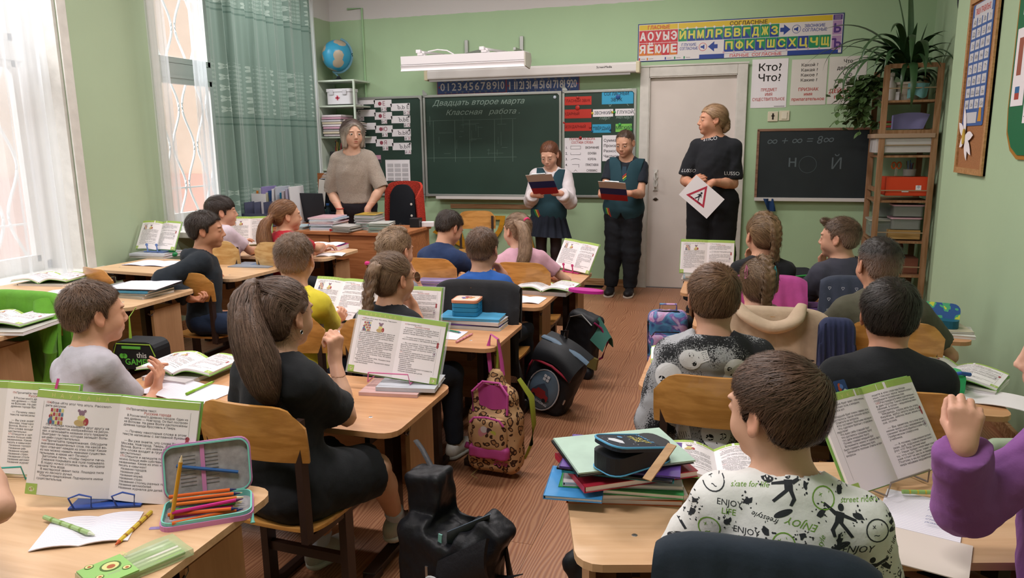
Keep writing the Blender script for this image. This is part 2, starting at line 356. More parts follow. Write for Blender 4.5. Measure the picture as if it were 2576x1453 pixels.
# door
D=struct(link('door_1',MB().box((-.4335,YF+.03,1.0),(.783,.04,1.99),bev=.004).mesh('door_1',mat('door_paint','#d6cbc4',.5,var=.05,vscale=3,bump=.3,bscale=12))))
fr=MB()
for x,w in((-.872,.085),(.005,.088)):fr.box((x,YF-.012,1.045),(w,.05,2.09),bev=.006)
fr.box((-.4335,YF-.012,2.047),(.79,.05,.09),bev=.006)
for x in(-.828,-.039):fr.box((x,YF+.03,1.0),(.012,.12,2.0))
fr.box((-.4335,YF+.03,2.0),(.79,.12,.012));fr.box((-.4335,YF-.04,2.098),(.98,.012,.014))
fr.build('door_frame',M_white2,D)
hd=MB().prism([(-.022,-.1),(.022,-.1),(.014,-.07),(.024,-.03),(.012,0),(.024,.03),(.014,.07),(.022,.1),(-.022,.1),(-.012,.07),(-.022,.03),(-.01,0),(-.022,-.03),(-.012,-.07)],.006,frame_m((-.755,YF+.005,1.05),(1,0,0),(0,0,1))@Matrix.Scale(1,4))
hd.tube([(-.755,YF,1.12),(-.755,YF-.05,1.11),(-.755,YF-.055,1.05),(-.755,YF-.05,.99),(-.755,YF,.98)],.009)
hd.build('door_handle',M_white2,D)
MB().lathe([(.016,0),(.016,.006),(.008,.01)],(-.75,YF+.01,.865),14,rot=Matrix.Rotation(PI/2,3,'X')).box((-.75,YF+.004,.865),(.05,.004,.006)).build('lock',mat('dark_steel','#4a4038',.4,metal=.8),D)
# ceiling lamps above the frame
for i,(lx,ly)in enumerate(LAMPS):
 t=thing('ceiling_lamp','white fluorescent ceiling lamp hanging in two rows under the ceiling','lamp',(lx,ly,3.3),0,'ceiling lamps')
 MB().box((0,0,-.04),(1.25,.28,.07),bev=.01).build('housing',M_white,t)
# conduit pipe, light switches
tag(MB().tube([(-3.94,YF-.012,2.79),(-3.775,YF-.012,2.79),(-3.775,YF-.012,1.5)],.011,8).build('cable_conduit',mat('conduit_green','#9bbf93',.5)),'thin painted cable conduit running down the front wall beside the globe','conduit')
for n_,x0,z0,lab in(('socket_plate',.281,1.62,'beige wall plate with a dark slot left of the light switch'),('light_switch',.378,1.625,'beige square light switch under the grammar posters')):
 t=thing(n_,lab,'switch',(x0,YF,z0))
 MB().box((0,-.006,0),(.088,.012,.088),bev=.004).build('plate',mat('switch_plastic','#d8cfb8',.4),t)
 if 'light' in n_:MB().box((0,-.014,0),(.045,.008,.058),bev=.002).build('rocker',mat('switch_plastic2','#e2dac6',.4),t)
 else:MB().box((0,-.0135,0),(.014,.003,.055),bev=.001).box((0,-.0135,.005),(.03,.003,.008)).build('slot',mat('slot_black','#2a241f',.5),t)
# ---- curtains
def curtain(name,label,y0,y1,z0,z1,x,amp,n,m,th=0,gather=None,cat='curtain'):
 ph=rnd.random()*6
 def f(u,v):
  z=z1+(z0-z1)*v;y=y0+(y1-y0)*u
  if gather:y=gather(u,v,y)
  a=amp*(.6+.4*math.sin(3*u*n+ph))*(.55+.45*v)
  return(x+a*math.sin(2*PI*n*u+.7*math.sin(4*v+u*5))+.4*a*math.sin(2*PI*n*2.3*u+ph),y,z)
 o=MB().sheet(f,int(n*12),18,th=th).build(name,m);tag(o,label,cat);return o
M_tulle=sheer_mat('tulle','#e9ebee',.54)
curtain('sheer_curtain','white sheer tulle curtain covering the nearer window down to its sill',2.0,3.72,.635,3.2,XL+.10,.035,15,M_tulle,gather=lambda u,v,y:y+.18*u*(1-v)*0)
curtain('sheer_curtain','white sheer tulle hanging at the left side of the farther window',4.56,4.76,.79,3.2,XL+.10,.016,3,M_tulle)
curtain('sheer_curtain','white sheer tulle strip against the edge of the green curtain',5.08,5.24,.79,3.2,XL+.05,.02,4,M_tulle)
curtain('sheer_curtain','narrow white tulle between the green curtain and the corner shelf',6.56,6.80,.79,3.2,XL+.12,.012,3,M_tulle)
# jacquard curtain: procedural woven motif
m=mat('green_jacquard','#77988a',.6,sheen=.3);N,L=nodes(m);b=N['Principled BSDF']
g=N.new('ShaderNodeNewGeometry');sp=N.new('ShaderNodeSeparateXYZ');L.new(g.outputs['Position'],sp.inputs[0])
def mth(op,a,b2=None,c=None):
 n_=N.new('ShaderNodeMath');n_.operation=op
 for i,q in enumerate((a,b2,c)):
  if q is None:continue
  if isinstance(q,(int,float)):n_.inputs[i].default_value=q
  else:L.new(q,n_.inputs[i])
 return n_.outputs[0]
Yp,Zp=sp.outputs[1],sp.outputs[2]
fy=mth('SUBTRACT',mth('FRACT',mth('MULTIPLY',Yp,6.2)),.5);fz=mth('SUBTRACT',mth('FRACT',mth('MULTIPLY',Zp,12.0)),.5)
r2=mth('SQRT',mth('ADD',mth('POWER',fy,2),mth('POWER',fz,2)));an=mth('ARCTAN2',fz,fy)
pet=mth('LESS_THAN',r2,mth('MULTIPLY_ADD',mth('ABSOLUTE',mth('SINE',mth('MULTIPLY',an,2))),.30,.08))
core=mth('GREATER_THAN',r2,.07)
small=mth('LESS_THAN',mth('ABSOLUTE',mth('SUBTRACT',mth('FRACT',mth('MULTIPLY',Zp,30)),.5)),mth('MULTIPLY',mth('ABSOLUTE',mth('SINE',mth('MULTIPLY',Yp,95))),.32))
alt=mth('GREATER_THAN',mth('SINE',mth('MULTIPLY',Yp,6.2*PI)),0)
def band(z0,z1):return mth('MULTIPLY',mth('GREATER_THAN',Zp,z0),mth('LESS_THAN',Zp,z1))
zones=mth('ADD',mth('ADD',band(1.66,2.08),band(.72,1.08)),band(2.52,2.75))
mot=mth('MULTIPLY',zones,mth('ADD',mth('MULTIPLY',mth('MULTIPLY',pet,core),alt),mth('MULTIPLY',small,mth('MULTIPLY',mth('SUBTRACT',1,alt),.45))))
stripe=mth('ADD',mth('ADD',band(1.585,1.600),band(1.64,1.652)),mth('ADD',band(2.46,2.475),band(2.505,2.515)))
mx=N.new('ShaderNodeMix');mx.data_type='RGBA';L.new(mot,mx.inputs[0]);mx.inputs[6].default_value=srgb('#6a8278');mx.inputs[7].default_value=srgb('#93a69d')
mx2=N.new('ShaderNodeMix');mx2.data_type='RGBA';L.new(stripe,mx2.inputs[0]);L.new(mx.outputs[2],mx2.inputs[6]);mx2.inputs[7].default_value=srgb('#4e6a60')
tr=N.new('ShaderNodeBsdfTranslucent');L.new(mx2.outputs[2],tr.inputs[0]);L.new(mx2.outputs[2],b.inputs['Base Color'])
ms=N.new('ShaderNodeMixShader');ms.inputs[0].default_value=.10;L.new(b.outputs[0],ms.inputs[1]);L.new(tr.outputs[0],ms.inputs[2]);L.new(ms.outputs[0],N['Material Output'].inputs[0])
curtain('green_curtain','long sea green jacquard curtain with woven flower bands drawn across the farther window',5.09,6.60,.42,3.22,XL+.20,.05,11,m)
# ================================================================== PEOPLE
V3=lambda*a:np.array(a,float)
def nrm(v):v=np.asarray(v,float);return v/max(1e-9,np.linalg.norm(v))
def rotm(yaw=0,pitch=0,roll=0):
 """columns = right, forward, up of something facing +Y, pitched (nose down +), rolled (to its right +), yawed (to its left +)"""
 R=Matrix.Rotation(yaw,3,'Z')@Matrix.Rotation(-pitch,3,'X')@Matrix.Rotation(roll,3,'Y');return np.array(R)
class Field:
 """signed distance field on a regular grid"""
 def __init__(s,lo,hi,h):
  s.lo=np.array(lo,float);s.h=h;s.n=np.maximum(4,np.ceil((np.array(hi)-s.lo)/h).astype(int)+1)
  s.F=np.full(s.n,1.,np.float32);s.ax=[(s.lo[i]+h*np.arange(s.n[i])).astype(np.float32)for i in range(3)]
 def win(s,lo,hi,m):
  a=np.clip(np.floor((np.array(lo)-m-s.lo)/s.h).astype(int),0,s.n);b=np.clip(np.ceil((np.array(hi)+m-s.lo)/s.h).astype(int)+1,0,s.n)
  if(b<=a).any():return None,None
  sl=tuple(slice(a[i],b[i])for i in range(3));P=[s.ax[i][sl[i]].reshape([-1 if j==i else 1 for j in range(3)])for i in range(3)];return sl,P
 def apply(s,pr,k=.01,op='u'):
  lo,hi,fn=pr;sl,P=s.win(lo,hi,k+3*s.h)
  if sl is None:return
  d=fn(P);f=s.F[sl]
  if op=='u':
   if k>0:h=np.clip(.5+.5*(f-d)/k,0,1);s.F[sl]=f*(1-h)+d*h-k*h*(1-h)
   else:s.F[sl]=np.minimum(f,d)
  else:
   d=-d if op=='s' else d
   if k>0:h=np.clip(.5-.5*(f-d)/k,0,1);s.F[sl]=f*(1-h)+d*h+k*h*(1-h)
   else:s.F[sl]=np.maximum(f,d)
 def poly(s):
  G=vdb.FloatGrid(1.0);F=s.F.copy()
  for i in range(3):
   ix=[slice(None)]*3;ix[i]=0;F[tuple(ix)]=1;ix[i]=-1;F[tuple(ix)]=1
  G.copyFromArray(F);p,t,q=G.convertToPolygons(0.0,0.0)
  return p.astype(float)*s.h+s.lo,[tuple(x)for x in t.tolist()]+[tuple(x)for x in q.tolist()]
 def samp(s,P):
  q=(P-s.lo)/s.h;q=np.clip(q,0,s.n-1.001);i=q.astype(int);f=q-i;r=0
  for dx in(0,1):
   for dy in(0,1):
    for dz in(0,1):
     r=r+s.F[i[:,0]+dx,i[:,1]+dy,i[:,2]+dz]*(f[:,0]if dx else 1-f[:,0])*(f[:,1]if dy else 1-f[:,1])*(f[:,2]if dz else 1-f[:,2])
  return r
 def grad(s,P):
  e=s.h*.7;g=np.stack([s.samp(P+np.eye(3)[i]*e)-s.samp(P-np.eye(3)[i]*e)for i in range(3)],1)
  return g/np.maximum(1e-9,np.linalg.norm(g,axis=1))[:,None]
def loc(P,c,R):q=[P[i]-c[i]for i in range(3)];return[sum(R[i][j]*q[i]for i in range(3))for j in range(3)]
def ell(c,r,R=None,inf=0):
 c=np.asarray(c,float);r=np.asarray(r,float)+inf;R=np.eye(3)if R is None else R;m=max(r)
 def fn(P):
  x,y,z=loc(P,c,R);k0=np.sqrt((x/r[0])**2+(y/r[1])**2+(z/r[2])**2);k1=np.sqrt((x/r[0]**2)**2+(y/r[1]**2)**2+(z/r[2]**2)**2)
  return k0*(k0-1)/np.maximum(k1,1e-6)
 return c-m,c+m,fn
def cone(a,b,ra,rb,inf=0,cut=False,flat=None,R=None):
 """round cone; cut = flat end at b; flat=(fx,fy) squashes it in the frame R (right, forward)"""
 a=np.asarray(a,float);b=np.asarray(b,float);ra+=inf;rb+=inf;ab=b-a;L2=max(ab@ab,1e-9);m=max(ra,rb)*(1 if flat is None else 1/min(flat));L=math.sqrt(L2)
 def fn(P):
  q=[P[i]-a[i]for i in range(3)];dt=sum(q[i]*ab[i]for i in range(3))/L2;t=np.clip(dt,0,1)
  q=[q[i]-t*ab[i]for i in range(3)]
  if flat is not None:x,y,z=[sum(R[i][j]*q[i]for i in range(3))for j in range(3)];q=[x*flat[0],y*flat[1],z]
  d=np.sqrt(q[0]**2+q[1]**2+q[2]**2)-(ra+(rb-ra)*t)
  if cut:d=np.maximum(d,(dt-1)*L)
  return d
 return np.minimum(a,b)-m,np.maximum(a,b)+m,fn
def rbox(c,hs,R=None,r=.01):
 c=np.asarray(c,float);hs=np.asarray(hs,float);R=np.eye(3)if R is None else R;m=np.linalg.norm(hs)
 def fn(P):
  q=[np.abs(v)-(hs[i]-r)for i,v in enumerate(loc(P,c,R))]
  return np.sqrt(sum(np.maximum(v,0)**2 for v in q))+np.minimum(np.maximum(np.maximum(q[0],q[1]),q[2]),0)-r
 return c-m,c+m,fn
def polyx(pts,c,R,ax=(1,2),big=.6):
 """2D polygon (signed distance) extruded through the frame R at c; ax picks the local axes"""
 pts=np.asarray(pts,float);n=len(pts);c=np.asarray(c,float)
 def fn(P):
  Lc=loc(P,c,R);x=Lc[ax[0]];y=Lc[ax[1]];x,y=np.broadcast_arrays(x,y);d=np.full(x.shape,9.,np.float32);ins=np.zeros(x.shape,bool)
  for i in range(n):
   a=pts[i];b=pts[(i+1)%n];e=b-a;wx=x-a[0];wy=y-a[1];t=np.clip((wx*e[0]+wy*e[1])/(e@e),0,1)
   d=np.minimum(d,(wx-e[0]*t)**2+(wy-e[1]*t)**2)
   ins ^=((a[1]>y)!=(b[1]>y))&(x<(b[0]-a[0])*(y-a[1])/((b[1]-a[1])or 1e-9)+a[0])
  d=np.sqrt(d);return np.where(ins,-d,d)
 return c-big,c+big,fn
def wavy(P,amp,sc,seed=0,st=(1,1,1)):
 r=np.random.default_rng(seed);d=0
 for i in range(7):
  k=nrm(r.normal(size=3))*sc*(1+i*.55)*np.array(st);d=d+np.sin(P@k+r.random()*6.3+1.4*np.sin(P@(k[[1,2,0]]*.6)))/(1+.45*i)
 return amp*d/2.2
def to_mesh(name,V,F,m,base,cols=None,smooth=True):
 me=bpy.data.meshes.new(name);me.from_pydata((np.asarray(V)-base).tolist(),[],F);me.materials.append(m)
 if smooth:me.polygons.foreach_set('use_smooth',[True]*len(me.polygons))
 if cols is not None:
  a=me.color_attributes.new('Col','FLOAT_COLOR','POINT');c=np.ones((len(V),4),np.float32);c[:,:3]=cols;a.data.foreach_set('color',c.ravel())
 me.update();return me
def lin(h):return np.array(srgb(h)[:3])
M_skin=mat('skin','#c1977e',.5,attr=True,var=.04,vscale=18,bump=.12,bscale=160,spec=.35)
M_hair=mat('hair','#4a3325',.46,attr=True,var=.12,vscale=60,spec=.35,bump=.3,bscale=220)
M_eyew=mat('eye_white','#d8d2cc',.25,attr=True,spec=.5)
def arm_ik(S,Wt,l1,l2,pole):
 d=Wt-S;L=np.linalg.norm(d)
 if L>.985*(l1+l2):Wt=S+d/L*.985*(l1+l2);d=Wt-S;L=np.linalg.norm(d)
 u=d/L;a=(l1*l1-l2*l2+L*L)/(2*L);h=math.sqrt(max(1e-6,l1*l1-a*a));p=np.asarray(pole,float);p=nrm(p-u*(p@u));return S+u*a+p*h,Wt
def hand_prims(Wp,D,Nn,side,s,curl=.5,spread=.1,thumb=.5):
 """D towards the fingers, Nn out of the palm, side +1 when the thumb lies towards cross(D, Nn)"""
 D=nrm(D);Nn=nrm(Nn-D*(Nn@D));S=np.cross(D,Nn)*side;out=[]
 k=s;K=[]
 for i,(off,lm)in enumerate(((.028,.082),(.009,.086),(-.010,.081),(-.028,.073))):
  kn=Wp+D*lm*k+S*off*k-Nn*.004*k;K.append(kn);out.append((cone(Wp+S*off*.55*k+D*.012*k,kn,.0135*k,.0115*k),.012*k))
 fl=((.040,.024,.020),(.045,.027,.021),(.041,.025,.020),(.031,.020,.018))
 for i in range(4):
  c=curl[i]if isinstance(curl,(list,tuple))else curl;a=0;p=K[i];sp=spread*(1.5-i)*.5;ra=.0098
  for j,(l,ca)in enumerate(zip(fl[i],(1.0,1.25,.8))):
   a+=c*ca*1.15;dr=nrm(D*math.cos(a)+Nn*math.sin(a)+S*sp*math.cos(a));q=p+dr*l*k;out.append((cone(p,q,ra*k*(.92 if i==3 else 1),(ra-.0009)*k*(.92 if i==3 else 1)),.0025*k if j else .006*k));p=q;ra-=.0010
 b=Wp+D*.022*k+S*.022*k+Nn*.006*k;t1=b+nrm(D*.62+S*.62*(1-.45*thumb)+Nn*.75*thumb)*.038*k
 t2=t1+nrm(D*.86+S*.35*(1-1.5*thumb)+Nn*.45*thumb)*.030*k;t3=t2+nrm(D*.9-S*.1*thumb+Nn*.3*thumb)*.023*k
 out+=[(cone(b,t1,.0155*k,.0122*k),.012*k),(cone(t1,t2,.0118*k,.0105*k),.004*k),(cone(t2,t3,.0105*k,.0088*k),.002*k)]
 return out
SIDE={ # hair outlines seen from the side (y forward, z up) in head units
 'boy':[(.125,.14),(.100,.078),(.086,.062),(.072,.066),(.058,.052),(.040,.040),(.026,.030),(.020,-.006),(.009,-.004),(.004,.014),(-.018,.016),(-.036,-.006),(-.044,-.036),(-.064,-.052),(-.14,-.04),(-.14,.14)],
 'fringe':[(.125,.14),(.118,.040),(.100,.028),(.078,.034),(.058,.020),(.040,.018),(.028,.016),(.021,-.016),(.009,-.008),(.004,.012),(-.018,.014),(-.034,-.012),(-.036,-.050),(-.060,-.072),(-.14,-.06),(-.14,.14)],
 'girl':[(.125,.14),(.100,.080),(.084,.060),(.070,.060),(.054,.044),(.036,.030),(.024,.014),(.014,.004),(.004,.016),(-.020,.018),(-.036,-.008),(-.040,-.050),(-.058,-.078),(-.14,-.06),(-.14,.14)],
}
def head_prims(H,R,s,adult=False,chub=0):
 """(prims list with k and op)"""
 q=lambda x,y,z:H+s*(R@V3(x,y,z));E=lambda x,y,z,r,k,op='u',Rr=None:out.append((ell(q(x,y,z),np.array(r)*s,R if Rr is None else R@Rr),k*s,op))
 C_=lambda a,b,ra,rb,k,op='u':out.append((cone(q(*a),q(*b),ra*s,rb*s),k*s,op));out=[]
 E(0,-.014,.030,(.0745,.093,.080),0)
 E(0,.030,.012,(.064,.064,.066),.02)
 E(0,.030,-.040,(.056+chub*.006,.058,.058),.03)
 E(0,.052,-.078,(.030,.032,.028),.03);E(0,.072,-.090,(.018,.014,.014),.018)
 for sx in(-1,1):
  E(sx*.037,.056,-.036,(.024+chub*.004,.026,.030),.018);E(sx*.044,.000,-.050,(.014,.030,.026),.03)
  E(sx*.030,.083,.024,(.020,.010,.007),.010)
  E(sx*.031,.099,.004,(.018,.013,.011),.010,'s')
  E(sx*.031,.0800,.0025,(.0165,.0135,.0110),.004) # lids
  E(sx*.0105,.1000,-.034,(.0075,.0085,.0070),.005)
  E(sx*.031,.0960,.0006,(.0128,.0130,.0037),.0012,'s')
 C_((0,.090,.010),(0,.1050,-.024),.0072,.0092,.010);E(0,.1085,-.029,(.0095,.0085,.0080),.006)
 E(0,.0850,-.056,(.024,.013,.018),.014)
 E(0,.0935,-.0540,(.0185,.0072,.0055),.004);E(0,.0915,-.0655,(.0165,.0072,.0060),.005)
 E(0,.1015,-.0597,(.020,.0075,.0013),.0015,'s')
 E(0,.092,-.078,(.014,.006,.004),.006,'s')
 for sx in(-1,1):
  Rr=rotm(sx*.35,-.10,0)
  E(sx*.079,-.010,-.004,(.0065,.0195,.0315),.004,'u',Rr);E(sx*.079,-.002,-.026,(.006,.009,.012),.006)
  E(sx*.0885,-.008,.000,(.0075,.0115,.0190),.004,'s',Rr);E(sx*.074,.006,-.010,(.006,.006,.009),.004)
 return out
def ribbons(Fd,V,F,N,flow,seg,step,wd,colf,lift=.002,jit=.25,liftend=.003,seed=1,sel=None):
 r=np.random.default_rng(seed);V=np.asarray(V);Fa=np.array([f[:3]for f in F]);c=V[Fa].mean(1)
 ar=np.linalg.norm(np.cross(V[Fa[:,1]]-V[Fa[:,0]],V[Fa[:,2]]-V[Fa[:,0]]),axis=1)
 if sel is not None:ar=ar*sel(c)
 if ar.sum()<=0:return[],[],[]
 ix=r.choice(len(Fa),N,p=ar/ar.sum());w=r.dirichlet((1,1,1),N);P=(V[Fa[ix]]*w[:,:,None]).sum(1);jv=r.normal(size=(N,3))*jit;lf=lift*(.3+r.random(N)*.9)
 pts=[];n=Fd.grad(P);nn=[]
 for k in range(seg+1):
  pts.append(P.copy());nn.append(n);d=flow(P);d=d/np.maximum(1e-9,np.linalg.norm(d,axis=1))[:,None]+jv+r.normal(size=(N,3))*jit*.25
  d-=n*(d*n).sum(1)[:,None];d/=np.maximum(1e-9,np.linalg.norm(d,axis=1))[:,None];P=P+d*step
  f=Fd.samp(P);n=Fd.grad(P);tgt=lf+liftend*((k+1)/seg)**2;P=P+n*np.clip(tgt-f,-.02,.02)[:,None]
 W_=wd*(.6+.8*r.random(N));VV=[];FF=[]
 for k in range(seg+1):
  t=pts[min(k+1,seg)]-pts[max(k-1,0)];x=np.cross(t,nn[k]);x/=np.maximum(1e-9,np.linalg.norm(x,axis=1))[:,None];w_=(W_*(1-.85*(k/seg)**2)*.5*(1 if k else .5))[:,None]
  VV+=[pts[k]-x*w_,pts[k]+x*w_]
 VV=np.stack(VV,1).reshape(-1,3);M=2*(seg+1);b=np.arange(N)*M
 q=np.stack([np.stack([b+2*k+1,b+2*k,b+2*k+2,b+2*k+3],1)for k in range(seg)],1).reshape(-1,4)
 cc=np.repeat(colf(pts[0],r),M,axis=0);return VV,[tuple(x)for x in q.tolist()],cc
HQ=.64
def person(label,base,top,hc,s=.93,st=1.30,hy=0,hp=0,hr=0,by=0,lean=.1,pel=None,skin='#c1977e',hair=None,shirt=None,legs=None,arms=None,q=1,group=None,faceon=False,chub=0,sw=1,adult=False,shoes=None,extra=None,neckf=1):
 """hc = head centre (x, y, z); by = yaw of the body; pel = pelvis centre; arms = (left, right) dicts"""
 k=st/1.70;hc=np.array(hc,float);base=np.array(base,float);root=thing('person',label,'person',base,0,group)
 Hr=rotm(hy,hp,hr);Tb=rotm(by,0,0);pel=np.array(pel,float)
 nb=hc+s*(Hr@V3(0,-.035,-.085));nb[2]=hc[2]-s*.150;ub=nrm(nb-pel)
 nb_=nb;C7=hc+s*(Hr@V3(0,-.02,-.05))*.35+(nb)*0.65-hc*.35+hc*.35-s*(Hr@V3(0,-.02,-.05))*.35
 X=Tb[:,0];U=nrm(nb-pel);Fw=nrm(np.cross(U,X));X=np.cross(Fw,U);TR=np.stack([X,Fw,U],1)
 L=np.linalg.norm(nb-pel);tp=lambda x,y,z:pel+X*x+Fw*y+U*z # z measured along the spine
 shz=L-.045*k;shw=.152*k*sw
 SH=[tp(-shw,-.005,shz-.012*k),tp(shw,-.005,shz-.012*k)];cb=1+.22*chub
 arms=arms or({},{});l1,l2=.172*st,.142*st;hs=(.86 if not adult else 1.0)*k/.80 if not adult else 1.0
 hs={False:.80,True:.98}[adult]*(k/.765 if not adult else 1)**.5
 J=[]
 for i,a in enumerate(arms):
  sg=-1 if i==0 else 1;w=np.array(a.get('w',tp(sg*.20*k,.25*k,L*.25)),float);pole=a.get('pole',X*sg*.35-U);S_=SH[i]+np.array(a.get('sh',(0,0,0)),float);E,w=arm_ik(S_,w,l1,l2,pole)
  D=np.array(a.get('d',nrm(w-E)),float);N_=np.array(a.get('n',-U),float);J.append((S_,E,w,D,N_,a))
 prims=[];A=lambda p,kk,op='u':prims.append((p,kk,op))
 # torso
 A(ell(tp(0,0,-.01*k),np.array((.150*cb,.112*cb,.105))*k,TR),.02);A(ell(tp(0,.01*k,L*.40),np.array((.128*cb,.100*cb,.155))*k,TR),.05)
 A(ell(tp(0,.005*k,L*.72),np.array((.140,.104,.165))*k,TR),.05)
 for i in(0,1):A(cone(tp((-1,1)[i]*.035*k,-.005,L-.012*k),J[i][0],.052*k,.048*k),.05)
 neck_r=(.052 if adult else .045)*s*(1+.12*chub)*neckf;hb=hc+s*(Hr@V3(0,-.018,-.050));A(cone(tp(0,-.004,L-.06*k),hb,neck_r*1.12,neck_r),.03)
 for S_,E,w,D,N_,a in J:
  A(cone(S_,E,.0445*k*cb,.036*k*cb),.03);A(cone(E,E+(w-E)*.4,.0365*k*cb,.0385*k*cb),.012);A(cone(E+(w-E)*.35,w,.0385*k*cb,.0235*k*cb),.012)
 # legs: hip -> knee -> ankle
 lg=legs or{};LJ=[]
 for i in(0,1):
  sg=-1 if i==0 else 1;hip=tp(sg*.085*k,.0,-.02*k);kn=lg.get('knee',(None,None))[i];an=lg.get('ankle',(None,None))[i]
  if kn is None:kn=hip+Tb[:,1]*.245*st+Tb[:,0]*sg*.03;kn[2]=max(hip[2]-.015,.30)
  kn=np.array(kn,float)
  if an is None:an=kn+Tb[:,1]*.01;an[2]=.075
  an=np.array(an,float);LJ.append((hip,kn,an));A(cone(hip,kn,.082*k*cb,.054*k*cb),.03);A(cone(kn,kn+(an-kn)*.35,.054*k*cb,.053*k*cb),.02);A(cone(kn+(an-kn)*.3,an,.054*k*cb,.034*k),.02)
 hp_=head_prims(hc,Hr,s,adult,chub)
 def run(lo,hi,h,lst):
  f=Field(lo,hi,h)
  for p,kk,op in lst:f.apply(p,kk,op)
  return f
 allp=[(p,kk,op)for p,kk,op in prims]
 los=np.min([p[0]for p,_,_ in prims],0)-.03;his=np.max([p[1]for p,_,_ in prims],0)+.03;his[2]=max(his[2],hc[2]);los[2]=0
 V=[];Fc=[];cols=[];sk=lin(skin)*1.07
 def addm(v,f,c):o=len(V);V.extend(v);Fc.extend([tuple(i+o for i in t)for t in f]);cols.extend(c)
 boxes=[]
 hh=(.0049 if faceon or adult else .0066)/q;hb0=hc-np.array([.118,.125,.135])*s;hb1=hc+np.array([.118,.130,.125])*s;rr=.13*s;hb0=hc-rr;hb1=hc+rr;hb0[2]=hc[2]-.185*s
 fh=run(hb0,hb1,hh*s/.93,hp_+[x for x in prims])
 v,f=fh.poly();q_=(v-hc)@Hr/s;c=np.tile(sk,(len(v),1))
 def blend(mask,col):c[:]=c*(1-mask[:,None])+np.array(col)*mask[:,None]
 g=lambda x,y,z,rx,rz:np.clip(1.6-1.6*np.sqrt(((q_[:,0]-x)/rx)**2+((q_[:,2]-z)/rz)**2),0,1)*(q_[:,1]>.055)
 blend(g(0,0,-.0595,.021,.0105)*(.75 if adult else .5),lin('#a2483f')if adult else lin('#b5605a'))
 for sx in(-1,1):
  blend(g(sx*.042,0,-.036,.024,.02)*.22,sk*np.array((1.12,.78,.76)))
  e=np.abs(q_[:,0]-sx*.032);arch=.0225-((q_[:,0]-sx*.030)/.02)**2*.004
  blend(np.clip(1.5-np.abs(q_[:,2]-arch)/.0024,0,1)*(e<.018)*(q_[:,1]>.05)*.75,lin((hair or{}).get('brow','#4a3428')))
 ear=np.clip((np.abs(q_[:,0])-.070)/.012,0,1)*(np.abs(q_[:,1])<.04);blend(ear*.3,sk*np.array((1.15,.72,.68)))
 addm(v,f,c);boxes.append((hb0,hb1))
 for i,(S_,E,w,D,N_,a)in enumerate(J):
  if a.get('hide'):continue
  hq=hand_prims(w,D,N_,(1 if i==0 else-1)*a.get('flip',1),hs,a.get('curl',.45),a.get('spread',.12),a.get('thumb',.5));ct=w+nrm(D)*.07*hs;r_=.125*hs
  fq=Field(ct-r_,ct+r_,.0050/q)
  for p,kk in hq:fq.apply(p,kk)
  fq2=[(cone(E+(w-E)*.35,w,.0385*k*cb,.0235*k*cb),.012),(cone(w-(w-E)*.02,w+nrm(D)*.015,.0235*k*cb,.0215*hs),.012)]
  for p,kk in fq2:fq.apply(p,kk)
  v,f=fq.poly();addm(v,f,np.tile(sk*np.array((1.03,.95,.94)),(len(v),1)));boxes.append((ct-r_,ct+r_))
 fb=run(los,his,.0155/q**.5,prims);v,f=fb.poly();ct=np.array([v[list(t)].mean(0)for t in f])if len(f)else np.zeros((0,3));keep=np.ones(len(f),bool)
 for a0,a1 in boxes:
  m_=.008;keep &=~((ct>a0+m_)&(ct<a1-m_)).all(1)
 f=[t for t,kp in zip(f,keep)if kp];u_=np.unique(np.array([i for t in f for i in t]))if f else np.array([],int);mp_={int(a):i for i,a in enumerate(u_)}
 tl=lg.get('tights');cc=np.tile(sk,(len(u_),1))
 if tl:cc[v[u_][:,2]<tl[1]]=lin(tl[0])
 addm(v[u_],[tuple(mp_[i]for i in t)for t in f],cc)
 body=link('body',to_mesh('body',V,Fc,M_skin,base,np.array(cols)),root)
 # eyes
 if faceon:
  for sx in(-1,1):
   me=MB();r=.0118*s;pr=[(r*math.sin(t),-r*math.cos(t))for t in[PI*i/14 for i in range(15)]];pr[0]=(0,-r);pr[-1]=(0,r)
   me.lathe(pr,(0,0,0),16);gz=(Hr@V3(.25*faceon if not isinstance(faceon,bool)else 0,1,-.12-1.1*max(0,hp-.15)));Mt=np.array(Vector(gz).to_track_quat('Z','Y').to_matrix())
   P=np.array(me.v);c=np.tile(lin('#cfc8c2'),(len(P),1));zz=P[:,2]/r;c[zz>.80]=lin('#4d4335');c[zz>.965]=lin('#0c0908');P=P@Mt.T+hc+s*(Hr@V3(sx*.031,.0805,.0015))
   link('eye',to_mesh('eye',P,me.f,M_eyew,base,c),root)
 ctx=dict(root=root,base=base,hc=hc,Hr=Hr,s=s,k=k,TR=TR,tp=tp,L=L,J=J,LJ=LJ,X=X,U=U,Fw=Fw,pel=pel,fh=fh,q=q,hs=hs,cb=cb,shw=shw,prims=prims,hb=hb,neck_r=neck_r,adult=adult)
 if shirt is not None:ctx['shirt']=do_shirt(ctx,**shirt)
 if lg.get('pants')is not None:do_pants(ctx,**lg['pants'])
 if shoes is not False:do_shoes(ctx,**(shoes or{}))
 if hair:do_hair(ctx,**hair)
 if extra:extra(ctx)
 return root
def torso_prims(c,inf,slim=0):
 tp,L,k,TR,cb=c['tp'],c['L'],c['k'],c['TR'],c['cb'];P=[]
 P.append((ell(tp(0,0,-.01*k),np.array((.150*cb,.112*cb,.115))*k,TR,inf),.02));P.append((ell(tp(0,.008*k,L*.40),np.array((.136*cb,.106*cb,.20))*k,TR,inf),.06))
 P.append((ell(tp(0,.004*k,L*.70),np.array((.144,.110,.175))*k,TR,inf),.05))
 for i in(0,1):P.append((cone(tp((-1,1)[i]*.030*k,-.005,L-.020*k),c['J'][i][0],.050*k,.050*k,inf),.05))
 return P
